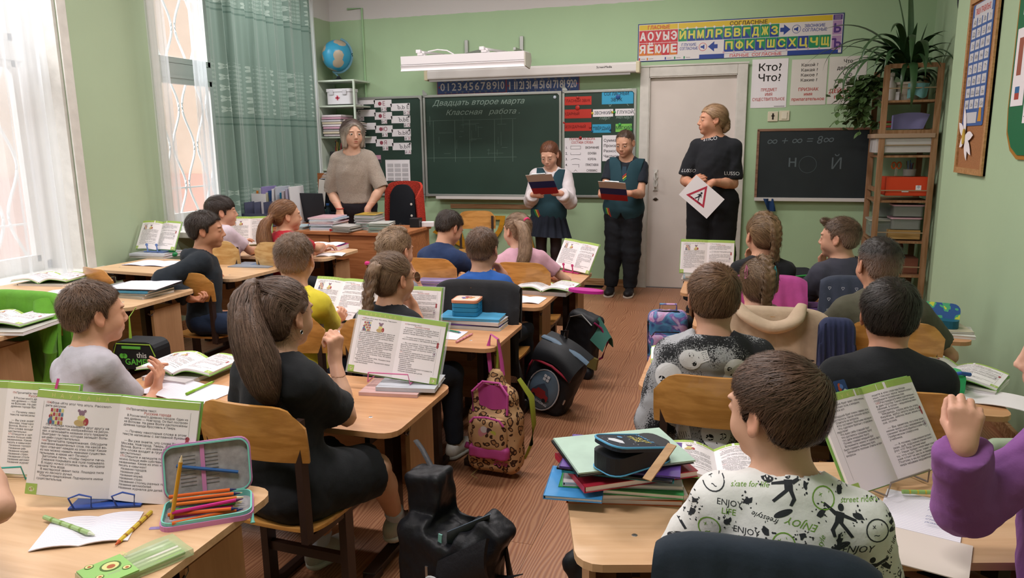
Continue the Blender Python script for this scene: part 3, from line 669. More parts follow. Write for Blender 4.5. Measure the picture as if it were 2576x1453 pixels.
def do_shirt(c,m='#ffffff',name='shirt',sleeve=.55,ease=.008,hem=-.10,neck=.058,hood=0,collar=0,amp=.004,sc=26,h=.0095,drop=0,slv_ease=.006,seed=3,cutf=None,turtle=0,cuff=0):
 tp,L,k,TR,s=c['tp'],c['L'],c['k'],c['TR'],c['s'];P=torso_prims(c,ease);Mx=m if not isinstance(m,str)else mat(name+m,m,.85,var=.05,vscale=40,bump=.25,bscale=140,sheen=.04)
 pts=[c['pel'],c['hc']]+[j[n]for j in c['J']for n in(0,1,2)]+[l[1]for l in c['LJ']];lo=np.min(pts,0)-.17;hi=np.max(pts,0)+.17;hi[2]=c['hc'][2]-.02
 lo[2]=c['pel'][2]-.35;f=Field(lo,hi,h/c['q']**.6)
 for p,kk in P:f.apply(p,kk)
 if drop: # loose dress over the thighs
  for hip,kn,an in c['LJ']:f.apply(cone(hip,hip+(kn-hip)*drop,.105*k,.085*k,ease,cut=True),.06)
 f.apply(rbox(tp(0,0,hem*k-.25),(.6,.6,.25),TR,.001),.006,'s')if not drop else None
 for S_,E,w,D,N_,a in c['J']:
  e=slv_ease+ease*.6
  if sleeve<=1:f.apply(cone(S_,S_+(E-S_)*sleeve,.047*k*c['cb'],.044*k*c['cb'],e,cut=True),.012 if c['adult']else .018)
  else:
   f.apply(cone(S_,E,.047*k*c['cb'],.041*k*c['cb'],e),.022);t=min(1,sleeve-1);b_=E+(w-E)*t;f.apply(cone(E,b_,.042*k*c['cb'],.029*k*c['cb'],e,cut=True),.014)
   if cuff:f.apply(cone(b_-nrm(w-E)*cuff,b_,.034*k,.031*k,e+.003,cut=True),.003)
 # neckline
 hb=c['hb'];nb=tp(0,0,L);ax=nrm(hb-nb)if not turtle else nrm(hb-nb)
 if turtle:f.apply(cone(tp(0,-.002,L-.03),nb+ax*turtle,c['neck_r']*1.16,c['neck_r']*1.02,.006,cut=True),.012)
 else:f.apply(cone(nb+ax*.10,tp(0,.012*k,L+.004*k),neck*s,neck*s),.004,'s');f.apply(ell(tp(0,.045*k,L+.012),np.array((neck,neck*.9,neck*.75))*s,TR),.004,'s')
 if hood:
  f.apply(ell(tp(0,-.085*k,L-.015),np.array((.125,.070,.085))*k*hood,TR),.015);f.apply(ell(tp(0,-.060*k,L+.050),np.array((.078,.05,.065))*k*hood,TR),.012,'s')
  for sx in(-1,1):f.apply(cone(tp(sx*.075*k,-.06*k,L+.015),tp(sx*.05*k,.07*k,L-.035),.026*k,.016*k),.02)
 if cutf:cutf(c,f)
 v,q=f.poly();n=f.grad(v);v=v+n*(wavy(v@TR,amp,sc,seed,(1,1,.8))+wavy(v@TR,amp*.45,sc*2.4,seed+5))[:,None]
 ob=link(name,to_mesh(name,v,q,Mx,c['base']),c['root'])
 if collar:
  mb=MB();cm=collar if not isinstance(collar,(int,bool))else Mx
  for sx in(-1,1):
   def fn(u,w_):
    a=PI*(.5+.0)-sx*0+sx*u*PI*.93;r=c['neck_r']*(1.22+.42*w_);z=(.034-.050*w_)*s+(0 if u<.7 else-.03*w_*(u-.7)/.3*s)
    p=tp(math.cos(a-PI)*r*1.04,math.sin(a-PI)*r*1.0-.006,L+z-.012*k-(1-math.cos(u*PI))*.004);return tuple(p-c['base'])
   mb.sheet(fn,14,4,th=.003)
  mb.build('collar',cm,ob)
 return ob
def do_pants(c,m='#20242e',name='trousers',ease=.008,frac=1.0,amp=.0032,top=.05,skirt=0,wide=0):
 k,TR,tp,L=c['k'],c['TR'],c['tp'],c['L'];Mx=m if not isinstance(m,str)else mat(name+m,m,.85,var=.06,vscale=30,bump=.25,bscale=120)
 pts=[x for l in c['LJ']for x in l];lo=np.min(pts,0)-.13;hi=np.max(pts,0)+.16;f=Field(lo,hi,.0145/c['q']**.5);cb=c['cb']
 f.apply(ell(tp(0,0,-.01*k),np.array((.152*cb,.114*cb,.112))*k,TR,ease),.02);f.apply(ell(tp(0,.008*k,L*.25),np.array((.134*cb,.104*cb,.12))*k,TR,ease*.6),.04)
 for hip,kn,an in c['LJ']:
  f.apply(cone(hip,kn,.084*k*cb,.060*k*cb,ease+wide*.5),.03);b_=kn+(an-kn)*frac;f.apply(cone(kn,b_,.060*k*cb,.044*k,ease+wide,cut=True),.02)
 f.apply(rbox(tp(0,0,top*k+.3),(.6,.6,.3),TR,.001),.004,'s')
 v,q=f.poly();n=f.grad(v);st=np.clip((.9-0*v[:,2]),0,1);v=v+n*(wavy(v,amp,30,9,(1,1,1.6)))[:,None]
 return link(name,to_mesh(name,v,q,Mx,c['base']),c['root'])
def subdiv2(V,F,ml):
 V=[tuple(p)for p in V];out=[];st=[tuple(f[i]for i in(0,k,k+1))for f in F for k in range(1,len(f)-1)];cache={}
 while st:
  t=st.pop();e=[math.dist(V[t[i]],V[t[(i+1)%3]])for i in range(3)];i=max(range(3),key=lambda j:e[j])
  if e[i]<=ml:out.append(t);continue
  a,b,c=t[i],t[(i+1)%3],t[(i+2)%3];k=(min(a,b),max(a,b))
  if k not in cache:cache[k]=len(V);V.append(tuple((V[a][j]+V[b][j])/2 for j in range(2)))
  m=cache[k];st+=[(a,m,c),(m,b,c)]
 return np.array(V),out
def shapes(items,ml=.015):
 out=[]
 for it in items:
  kind,u,v,ang,col=it[:5];ca,sa=math.cos(ang),math.sin(ang)
  if kind=='text':V,F=text2d(it[5],it[6],(it[7]if len(it)>7 else 0)*.5,'CENTER',2,shear=it[8]if len(it)>8 else 0)
  elif kind=='poly':V,F=np.array(it[5],float),[tuple(range(len(it[5])))]
  elif kind=='ell':a,b=it[5:7];V=np.array([(a*math.cos(2*PI*i/20),b*math.sin(2*PI*i/20))for i in range(20)]);F=[tuple(range(20))]
  elif kind=='ring':r,w=it[5:7];V=np.array([(q*math.cos(2*PI*i/20),q*math.sin(2*PI*i/20))for i in range(20)for q in(r,r-w)]);F=[(2*i,2*((i+1)%20),2*((i+1)%20)+1,2*i+1)for i in range(20)]
  V=np.array(V,float).reshape(-1,2)
  if kind=='poly':
   bm=bmesh.new();vs=[bm.verts.new((p[0],p[1],0))for p in V];bm.faces.new(vs);bmesh.ops.triangulate(bm,faces=bm.faces[:]);bm.verts.index_update();F=[tuple(q.index for q in f.verts)for f in bm.faces];bm.free()
  V,F=subdiv2(V,F,ml);out.append((np.stack([u+V[:,0]*ca-V[:,1]*sa,v+V[:,0]*sa+V[:,1]*ca],1),F,col))
 return out
def decals(ob,base,o,X,Y,items,name='print',off=.0005,mats_=None,ml=.015,reach=.6):
 """flat prints laid onto the cloth of ob: cast from the plane (o, X, Y) along cross(Y, X) onto its surface"""
 from mathutils.bvhtree import BVHTree
 me=ob.data;B=BVHTree.FromPolygons([v.co for v in me.vertices],[tuple(p.vertices)for p in me.polygons]);X=nrm(X);Y=nrm(Y);D=Vector(np.cross(Y,X));mb=MB();ms=[]
 for V,F,col in shapes(items,ml):
  if col not in ms:ms.append(col)
  idx={};P=[]
  for i,(u,v)in enumerate(V):
   p=Vector(np.array(o)-base+X*u+Y*v);h=B.ray_cast(p,D,reach)
   if h[0]is not None:idx[i]=len(P);P.append(h[0]+h[1]*off*(1 if h[1].dot(D)<0 else-1))
  FF=[tuple(idx[i]for i in f)for f in F if all(i in idx for i in f)];FF=[f for f in FF if max((P[f[0]]-P[f[1]]).length,(P[f[1]]-P[f[2]]).length)<.05]
  mb.add(P,FF,ms.index(col))
 return mb.build(name,[mat('print'+c_,c_,.8)for c_ in ms],ob)
def do_shoes(c,m='#d8d8d4',sole='#b9b9b4',sock='#cfd4de',accent=None):
 k=c['k']
 for hip,kn,an in c['LJ']:
  fw=an-hip;fw[2]=0;
  fw=np.array(c['TR'][:,1]);fw[2]=0;fw=nrm(fw);R=np.stack([np.cross(fw,V3(0,0,1)),fw,V3(0,0,1)],1);b=an.copy();gz=an[2]-.075*(k/.765);sc=k/.765*.93
  A_=lambda x,y,z:V3(b[0],b[1],gz)+R@(V3(x,y,z)*sc)
  f=Field(A_(0,.04,.05)-.17*sc,A_(0,.04,.05)+.17*sc,.008)
  f.apply(ell(A_(0,.085,.040),np.array((.040,.070,.034))*sc,R));f.apply(ell(A_(0,-.012,.045),np.array((.033,.050,.045))*sc,R),.03);f.apply(cone(A_(0,.03,.055),A_(0,-.005,.088),.034*sc,.034*sc,cut=True),.02)
  f.apply(rbox(A_(0,.05,-.05),(.3,.3,.062*sc),R,.002),.004,'s');v,q=f.poly();sh=link('shoe',to_mesh('shoe',v,q,mat('shoe'+m,m,.6,var=.15,vscale=30,bump=.3),c['base']),c['root'])
  f=Field(A_(0,.04,.02)-.17*sc,A_(0,.04,.02)+.17*sc,.008);f.apply(cone(A_(0,.10,.022),A_(0,-.02,.022),.043*sc,.037*sc));f.apply(rbox(A_(0,.05,-.10),(.3,.3,.10*sc),R,.001),.002,'s');f.apply(rbox(A_(0,.05,.124),(.3,.3,.10*sc),R,.001),.003,'s')
  v,q=f.poly();link('sole',to_mesh('sole',v,q,mat('sole'+sole,sole,.6),c['base']),sh)
  if sock:f=Field(an-.08,an+.1,.012);u=nrm(kn-an);f.apply(cone(an-u*.02,an+u*.055,.034*k+.006,.036*k+.006,cut=True));v,q=f.poly();link('sock',to_mesh('sock',v,q,mat('sock'+sock,sock,.9),c['base']),c['root'])
  if accent:link('accent_stripe',MB().box(tuple(A_(0,.040,.079)-c['base']),(.022*sc,.05*sc,.003),Matrix(R.tolist())@Matrix.Rotation(-.42,3,'X')).mesh('accent',mat('acc'+accent,accent,.5)),sh)
def chain(pts,n):
 pts=np.asarray(pts,float);t=np.linspace(0,len(pts)-1,n);i=np.minimum(t.astype(int),len(pts)-2);f=(t-i)[:,None];P=np.vstack([2*pts[0]-pts[1],pts,2*pts[-1]-pts[-2]]);p0,p1,p2,p3=P[i],P[i+1],P[i+2],P[i+3]
 return .5*(2*p1+(p2-p0)*f+(2*p0-5*p1+4*p2-p3)*f**2+(3*p1-p0-3*p2+p3)*f**3)
def braid_prims(P,w,R_out,n,twist=1):
 """lobes of a three-strand braid along the points P (world); w = radius; R_out(p) = outward normal"""
 out=[];C_=chain(P,n*2+1)
 for i in range(n*2):
  a=C_[i];b=C_[i+1];d=nrm(C_[min(i+2,n*2)]-C_[max(i-1,0)]);o=R_out(a);o=nrm(o-d*(o@d));x=np.cross(d,o);sg=1 if i%2 else-1;t=i/(n*2);ww=w*(1-.35*t**1.5)if not callable(w)else w(t)
  c0=(a+b)/2+x*sg*ww*.46;dd=nrm(d*.80-x*sg*.62);oo=nrm(o+x*sg*.3-dd*(o@dd));Rr=np.stack([np.cross(dd,oo),dd,np.cross(np.cross(dd,oo),dd)],1);out.append((ell(c0,(ww*.50,ww*1.02,ww*.60),Rr),.003))
 return out
def do_hair(c,style='boy',col='#4a3528',col2=None,t=.009,N=1600,len_=.030,wd=.0026,tuft=0,fade=0,tail=None,braid=None,bob=0,brow=None,whorl=(0.005,-.055,.10),seed=1,messy=.28,amp=.0025,bun=0,wisps=0,part=None,bang=0,tie=None,extra=None,root_col=None,jit=None,N2=0,seg=5):
 H,Hr,s=c['hc'],c['Hr'],c['s'];q=lambda x,y,z:H+s*(Hr@V3(x,y,z));base=c['base'];lc=lin(col);lc2=lin(col2)if col2 else lc*1.45
 lo=H-.15*s;hi=H+.15*s;tailP=None
 if tail:tailP=chain([np.array(p,float)for p in tail['pts']],14);tr=np.interp(np.linspace(0,1,14),np.linspace(0,1,len(tail['r'])),tail['r']);lo=np.minimum(lo,tailP.min(0)-max(tr)-.02);hi=np.maximum(hi,tailP.max(0)+max(tr)+.02)
 if bob or braid or bun:lo=lo-.06;hi=hi+.06
 if braid:
  for b in braid:P=np.array([x if b.get('world')else q(*x)for x in b['pts']]);lo=np.minimum(lo,P.min(0)-.05);hi=np.maximum(hi,P.max(0)+.05)
 f=Field(lo,hi,.0060/c['q']*s/.93)
 Ec=lambda x,y,z,r,kk,op='u':f.apply(ell(q(x,y,z),np.array(r)*s,Hr),kk*s,op)
 tt=t/s
 Ec(0,-.014,.030+tt*.35,(.0745+tt,.093+tt,.080+tt*.75),0);Ec(0,-.030,-.020,(.064+tt*.2,.061+tt*(.3 if style!='girl' else .9),.055),.03)
 if style!='none' and not bob:f.apply(polyx(np.array(SIDE['girl' if style in('girl','tied')else style])*s,H,Hr,(1,2)),.018 if style in('boy','fringe')else .008,'i')
 if bob:
  f.apply(cone(q(-.060,-.005,.02),q(-.066,.005,-.10),.040*s,.022*s),.03);f.apply(cone(q(.060,-.005,.02),q(.066,.005,-.10),.040*s,.022*s),.03);f.apply(cone(q(0,-.06,.01),q(0,-.065,-.085),.05*s,.035*s),.03)
  f.apply(cone(q(-.045,-.05,.0),q(-.045,-.05,-.09),.04*s,.03*s),.03);f.apply(cone(q(.045,-.05,.0),q(.045,-.05,-.09),.04*s,.03*s),.03)
  f.apply(ell(q(.004,.085,-.035),np.array((.0555,.060,.105))*s,Hr),.012,'s');f.apply(rbox(q(0,.03,-.20),np.array((.2,.2,.095))*s,Hr,.001),.01,'s');f.apply(ell(q(0,0,-.11),np.array((.060,.07,.075))*s,Hr),.01,'s')
 for sx in(-1,1):
  if not bob:f.apply(ell(q(sx*.084,-.006,-.008),np.array((.022,.022,.030))*s,Hr),.004,'s')
 if tuft:f.apply(ell(q(0,.075,.088),np.array((.048,.030,.016))*s,Hr@rotm(0,-.5,0)),.015)
 if bang:f.apply(polyx(np.array([(-.06,.075),(-.055,.02),(-.045,.004),(.0,.012),(.05,.0),(.06,.02),(.06,.075)])*s,H,Hr,(0,2)),.003,'u')if 0 else None
 dk=[]
 if tail:
  for i in range(13):f.apply(cone(tailP[i],tailP[i+1],tr[i],tr[i+1],flat=tail.get('flat',(1,1)),R=c['TR']),.012)
  Ec(*tail['at'],(.020,.020,.020),.012)
 if bun:
  for x,y,z,r in bun:f.apply(ell(q(x,y,z),np.array((r,r*.8,r))*s,Hr),.004)
 br=[]
 if braid:
  for b in braid:
   P=np.array([x if b.get('world')else q(*x)for x in b['pts']]);pr=braid_prims(P,b['w'],(lambda p:p-(H+s*(Hr@V3(0,.02,.0))))if not b.get('out')else(lambda p,b=b:np.array(b['out'],float)),b['n'])
   for p,kk in pr:f.apply(p,kk)
   br.append(chain(P,40))
 v,F_=f.poly();n=f.grad(v);hl=(v-H)@Hr/s;v0=v
 v=v+n*(wavy(hl,amp,70,seed,(1,1,.5))+wavy(hl,amp*.5,190,seed+3,(1,.6,.3)))[:,None]
 def colf(P,r=None):
  h_=(P-H)@Hr/s;b_=wavy(h_,.22,95,seed+8,(1,.5,.3));m_=np.clip(.35+b_+(r.normal(size=len(P))*.22 if r is not None else 0),0,1)[:,None];cc=lc*(1-m_)+lc2*m_
  if root_col is not None:g=np.clip((h_[:,2]-.045)/.05-np.abs(b_),0,1)[:,None];cc=lin(root_col)*g+cc*(1-g)
  if fade:
   g=np.clip((h_[:,2]-fade[0])/fade[1],0,1)[:,None];cc=cc*g+(lin('#a88674')*.55+cc*.45)*(1-g)
  return cc
 ob=link('hair',None,c['root'])if False else None
 whl=q(*whorl)
 if tail:tie_p=q(*tail['at'])
 bp=br[0]if br else None
 def flow(P):
  h_=(P-H)@Hr
  if bob or style=='none':d=np.tile(-Hr[:,2],(len(P),1));tp_=h_[:,2]>.055*s;d[tp_]=d[tp_]*.3+(np.sign(h_[tp_,0:1]+.01)*Hr[:,0]);return d
  if tail:
   dd=np.linalg.norm(P[:,None]-tailP[None],axis=2);j=dd.argmin(1);tg=np.vstack([tailP[1:]-tailP[:-1],tailP[-1:]-tailP[-2:-1]]);d=tg[j];d=d/np.linalg.norm(d,axis=1)[:,None]
   hd=(j<=1)&(np.linalg.norm(P-tie_p,axis=1)>.022);d2=tie_p-P;return np.where(hd[:,None],d2,d)
  if bun:return q(*bun[0][:3])-P
  if bp is not None:
   dd=np.linalg.norm(P[:,None]-bp[None],axis=2);j=np.minimum(dd.argmin(1)+3,39);return bp[j]-P+np.array((0,0,-.02))
  d=P-whl;d=d+np.cross(d,Hr[:,2])*.35;d[h_[:,2]<.03*s]+=-Hr[:,2]*.06
  if style=='fringe' or tuft or part:d=d+Hr[:,1]*.06*(h_[:,2:3]>.04*s)
  if part:d=d+Hr[:,0]*part*.08*(h_[:,2:3]>.05*s)
  return d
 far=(lambda P:np.ones(len(P)))
 if bp is not None:
  def far(P):return np.clip((np.linalg.norm(P[:,None]-bp[None],axis=2).min(1)-.022)/.01,0.03,1)
 N=int(N*HQ);R1=ribbons(f,v0,F_,N,flow,seg,len_/seg*s,wd,colf,.0035,jit if jit is not None else messy,.004+.004*messy,seed,far)
 R2=ribbons(f,v0,F_,max(40,N//12),flow,5,len_*1.5/5*s,wd*.45,colf,.006,messy*1.8,.016*(messy+.2),seed+1,far)
 VV=[v];FF=list(F_);cc=[colf(v)];o=len(v)
 for a,b_,cl in(R1,R2):
  if len(a)==0:continue
  VV.append(a);FF+=[tuple(i+o for i in t)for t in b_];cc.append(cl);o+=len(a)
 ob=link('hair',to_mesh('hair',np.vstack(VV),FF,M_hair,base,np.vstack(cc)),c['root'])
 if tie:
  for tcol,p,r_,*ax in tie:
   mb=MB();P=q(*p)if len(p)==3 else np.array(p[1:]);dr=nrm(ax[0])if ax else nrm((tailP[1]-tailP[0]))if tail else V3(0,0,1);Mt=Vector(dr).to_track_quat('Z','Y').to_matrix()
   mb.lathe([(r_+.006*math.cos(a),.008*math.sin(a))for a in[2*PI*i/10 for i in range(11)]],P-base,16,rot=Mt);mb.build('hair_tie',mat('tie'+tcol,tcol,.8),ob)
 c['hair']=ob;c['hairf']=f
 if extra:extra(c,ob,q)
 return ob
# ================================================================== DESKS AND CHAIRS
M_beech=wood('beech_laminate','#cc9a70','#be8a60',(1.2,16,16),.35,ring=3)
M_beech2=wood('beech_laminate_pale','#d9b48e','#cda67f',(1.2,16,16),.35,ring=3)
M_edge=mat('edge_band','#b98c63',.4)
M_panel=wood('panel_laminate','#bd9572','#a57b58',(1.2,12,12),.5,ring=3)
M_side=wood('side_laminate','#b98f6a','#a87f5c',(12,12,1.2),.5,ring=2)
M_brown=mat('brown_steel','#33241f',.38,var=.1,vscale=20,spec=.5)
M_ply=wood('honey_plywood','#cb924f','#b07a3c',(2.2,14,14),.3,ring=4,coat=.3,rand=.06)
M_ply2=wood('birch_plywood','#cfae78','#b58d55',(2.2,14,14),.35,ring=4,coat=.2,rand=.06)
M_steel=mat('steel','#b9b9b9',.3,metal=.9)
_desk={}
def desk(x,y,z,label,rz=0,w=1.2,top=None,group='two-seat school desks',pale=False):
 """x = centre, y = near edge"""
 t=thing('school_desk',label,'desk',(x,y,0),rz,group);k=(w,z,pale)
 if k not in _desk:
  d=.5;tp=MB().prism(rrect(w,d,.055,cx=0,cy=d/2),.018,T(0,0,z-.018))
  fr=[]
  for sx in(-1,1):
   m=MB();X=sx*(w/2-.14);m.box((X,d/2,z-.030),(.05,.40,.024));m.box((X,d/2+.02,z/2),(.03,.065,z-.08));m.box((X,d/2+.02,.020),(.045,.44,.028),bev=.004)
   m.box((X,d/2-.13,z-.06),(.018,.06,.05));fr.append(m.mesh('leg',M_brown))
  pn=MB().box((0,d-.09,z-.22),(w-.12,.016,.30));sd=[MB().box((sx*(w/2-.055),d-.19,z-.24),(.016,.20,.36)).mesh('side_panel',M_side)for sx in(-1,1)]
  sc=MB().lathe([(.007,.0),(.006,.0006),(.003,.0008)],(0,0,0),10)
  hk=MB().tube([(0,.22,z-.02),(0,.22,z-.07),(0,.20,z-.085),(0,.18,z-.07)],.004,6)
  _desk[k]=(tp.mesh('desktop',M_beech2 if pale else M_beech),fr,pn.mesh('modesty_panel',M_panel),sd,sc.mesh('screw',M_steel),hk.mesh('bag_hook',M_brown))
 a,fr,pn,sd,sc,hk=_desk[k]
 o=link('desktop',a,t);link('leg',fr[0],t);link('leg',fr[1],t);link('modesty_panel',pn,t);link('side_panel',sd[0],t);link('side_panel',sd[1],t);[link('screw',sc,o,(sx*(w/2-.14),yy,z))for sx in(-1,1)for yy in(.12,.38)];[link('bag_hook',hk,t,(sx*(w/2-.05),0,0))for sx in(-1,1)];return t
DK=dict(M0=(-1.69,1.02,.56),M1=(-1.57,1.95,.55),M2=(-1.557,2.88,.565),M3=(-1.565,3.72,.56),M4=(-1.527,4.52,.535),
  L1=(-3.25,4.42,.66),L2=(-3.41,3.72,.65),L3=(-3.42,2.86,.65),L4=(-3.52,2.03,.65),R1=(.288,1.564,.55),R2=(.282,2.61,.54),R3=(.42,3.58,.54),R4=(.30,4.43,.53))
DL=dict(M0='pale desk in the left foreground with the open zip pencil case at its corner',M1='desk under the book on the pink wire stand, in front of the ponytail girl',M2='desk carrying the blue and orange zip box on a pile of books',M3='desk of the boy in the blue T-shirt, open book on its right side',M4='middle-row desk nearest the blackboard, of the boy in the navy jumper',
  L1='front desk by the windows, pushed against the teacher\'s desk',L2='desk in front of the boy in the hooded jacket, magazine on its corner',L3='window-row desk with a clipboard of papers on its corner',L4='desk cut by the left edge of the photo, open textbook on it',
  R1='pale desk in the right foreground under the printed-shirt boy\'s book',R2='desk of the boy in the skull hoodie and the boy in black',R3='right-row desk of the khaki boy and the girl in pink',R4='right-row desk nearest the door, with a book standing at its left end')
for n_,(x,y,z)in DK.items():desk(x,y,z,DL[n_],rz={'L2':-.10,'R1':.28}.get(n_,0),pale=n_ in('M0','R1','L2','L3','L4','L1'))
_ch={}
def chair(x,y,label,rz=0,seat=.35,top=.73,pale=False,group='school chairs'):
 """x, y = centre of the seat; faces +Y at rz = 0"""
 t=thing('school_chair',label,'chair',(x,y,0),rz,group);k=(seat,top,pale)
 if k not in _ch:
  mp=M_ply2 if pale else M_ply;w,d=.34,.34
  st=MB();pl=rrect(w,d,.05)
  st.sheet(lambda u,v:((u-.5)*w*(1-.10*(abs(v-.5)*2)**6),(v-.5)*d,seat-.010*math.sin(PI*v)-(.022*((v-.86)/.14)**2 if v>.86 else 0)+.006*(abs(u-.5)*2)**2),12,14,th=.010)
  bh=.165
  bk=MB().sheet(lambda u,v:((u-.5)*(w+.02)*(1-.14*max(0,v-.7)/.3*(abs(u-.5)*2)**1-.05*max(0,.25-v)),-d/2-.010-.030*(1-(abs(u-.5)*2)**2)-.02*v,top-bh+bh*v-.030*max(0,v-.5)*2*(abs(u-.5)*2)**6),14,10,th=.010)
  lg,pt,ft=[],[],[]
  for sx in(-1,1):
   X=sx*(w/2-.022)
   lg.append(MB().bar((X,.02,.03),(X,.02,seat-.02),.026,.042).mesh('leg',M_brown));ft.append(MB().box((X,.0,.016),(.028,.40,.026),bev=.003).mesh('foot',M_brown))
   pt.append(MB().bar((X,-d/2-.002,seat-.03),(X,-d/2-.008,top-.045),.022,.030,up=(0,1,0)).box((X,0,seat-.025),(.022,d,.025)).mesh('back_post',M_brown))
  _ch[k]=(st.mesh('seat',mp),bk.mesh('backrest',mp),lg,pt,ft,MB().box((0,.02,.16),(w-.05,.022,.030)).box((0,.03,seat-.03),(w-.05,.022,.022)).mesh('stretcher',M_brown))
 st,bk,lg,pt,ft,sr=_ch[k]
 link('seat',st,t);link('backrest',bk,t);link('stretcher',sr,t)
 for i in(0,1):link('leg',lg[i],t);link('back_post',pt[i],t);link('foot',ft[i],t)
 return t
CH=dict(M1R=(-1.255,1.86,'honey plywood chair under the girl with the long ponytail'),M1L=(-2.02,1.84,'chair of the boy in the pale grey T-shirt, mostly behind the standing textbook'),
M2L=(-1.79,2.84,'chair of the boy in the yellow T-shirt'),M2R=(-1.36,2.84,'chair of the girl with the plait and round glasses'),M3R=(-1.19,3.58,'chair hidden under the black jacket'),M3L=(-1.75,3.56,'chair of the girl with curly braided hair, hidden behind others'),
M4L=(-1.80,4.40,'chair with a wide honey back behind the boy in the navy jumper'),M4R=(-1.20,4.36,'chair behind the girl in the pale pink top'),
L2R=(-2.95,3.62,'chair whose post the boy in the hooded jacket is gripping'),L2L=(-3.52,3.62,'empty chair half hidden by the head of the boy in pale grey'),L3R=(-3.15,2.80,'chair hidden under the bright green jacket'),
R2L=(-.04,2.42,'honey chair behind the boy in the skull hoodie'),R2R=(.47,2.42,'honey chair behind the boy in the black jumper'),R3L=(.15,3.28,'chair under the beige hooded sweatshirt'),R3R=(.60,3.28,'chair with a navy cloth folded over its back corner'),
R4L=(.16,4.16,'chair with the magenta jacket, behind the girl in black'),R4R=(.60,4.16,'chair of the boy in the dark grey printed T-shirt'),R1L=(.07,1.42,'chair covered with navy cloth in the bottom foreground'),R1R=(.72,1.42,'chair of the girl in purple, beyond the lower right corner'))
for n_,(x,y,l)in CH.items():chair(x,y,l,rz={'L2L':-.35,'L2R':0,'M1R':-.06}.get(n_,0),top={'M3L':.70}.get(n_,.73))
chair(-3.30,4.33,'pale birch chair behind the boy in the pinkish T-shirt',seat=.43,top=.81,pale=True);chair(-2.82,4.33,'pale birch chair behind the girl in red',seat=.43,top=.81,pale=True)
chair(-2.25,6.35,'honey plywood chair between the teacher\'s desk and the blackboard',rz=PI+.3,seat=.45,top=.80)
# jackets and cloths hung over chair backs
def jacket(label,x,y,m,w=.40,z1=.74,z0=.35,th=.02,rz=0,bulge=.03,name='jacket',cat='jacket',amp=.012,seed=0,front=.25):
 mm=mat('cloth'+m,m,.85,var=.08,vscale=30,bump=.3,bscale=90,sheen=.05)if isinstance(m,str)else m
 def f(u,v):
  # over the back: hangs behind (v<.6), over the top, and down in front
  a=(u-.5);L=z1-z0
  if v<.62:z=z0+(L-.03)*v/.62;yy=-.035-bulge*math.sin(PI*v/.62)*.7
  elif v<.78:t=(v-.62)/.16*PI;z=z1-.03+.03*math.sin(t);yy=-.035*math.cos(t)+.0
  else:z=z1-.03-(v-.78)/.22*front;yy=.035
  ww=w*(1-.12*max(0,v-.45)*(abs(a)*2)**3);rr_=.03*(abs(a)*2)**5*(1 if .5<v<.9 else .3)
  n_=amp*math.sin(a*22+5*v+seed)*(1-min(1,v/.7))+amp*.6*math.sin(a*47+seed*2+v*9)*(1-min(1,v/.8))
  return(a*ww,yy+n_,z-rr_)
 o=MB().sheet(f,30,34,th=th).build(name,mm,None,(x,y-.215,0),(0,0,rz));tag(o,label,cat);return o
jacket('black school jacket over the chair back behind the blue-T-shirt boy',-1.19,3.60,'#1d1d21',.44,.765,.3,bulge=.05)
gj=jacket('bright green fleece jacket over the chair by the left edge',-3.15,2.82,'#5f9c2c',.48,.775,.25,bulge=.06,seed=2)
MB().tube([(.15,-.03,.74),(.20,-.075,.66),(.21,-.09,.52),(.19,-.09,.38)],[.045,.055,.05,.04],14,flat=.55).build('sleeve',mat('cloth#5f9c2c','#5f9c2c'),gj)
bj=jacket('beige hooded sweatshirt over the chair of the girl in pink',.15,3.30,'#b59e86',.44,.765,.3,bulge=.06,seed=4)
MB().tube(chain([(-.13,-.02,.775),(-.09,-.07,.735),(0,-.09,.70),(.08,-.08,.725),(.115,-.02,.78)],26),[.020+.024*math.sin(PI*i/25)for i in range(26)],16,flat=.55).build('hood',mat('cloth#b59e86','#b59e86'),bj)
jacket('navy folded cloth over the chair left of the boy in black',.385,3.20,'#232a4a',.13,.755,.42,bulge=.02,seed=5,name='folded_cloth',cat='cloth')
jacket('magenta jacket over the chair behind the girl in black',.17,4.14,'#b0488c',.38,.75,.4,bulge=.03,seed=6)
hj=jacket('navy jacket dotted with small hearts on the grey-T-shirt boy\'s chair',.60,4.14,'#333949',.38,.76,.45,bulge=.03,seed=7)
tgm=MB()
for i in range(22):
 V,F=text2d('♡',.022,.0,'CENTER');tgm.add([(x+rnd.uniform(-.16,.16)*0+((i%6)-2.5)*.06,-.088,z+.70-(i//6)*.055)for x,z in V],F)
tgm.build('heart_print',mat('heart_white','#c9cbd6',.7),hj)
jacket('dark navy cloth over the chair back at the bottom edge',.07,1.42,'#1c2733',.37,.765,.35,bulge=.04,seed=8,name='chair_cover',cat='cloth')
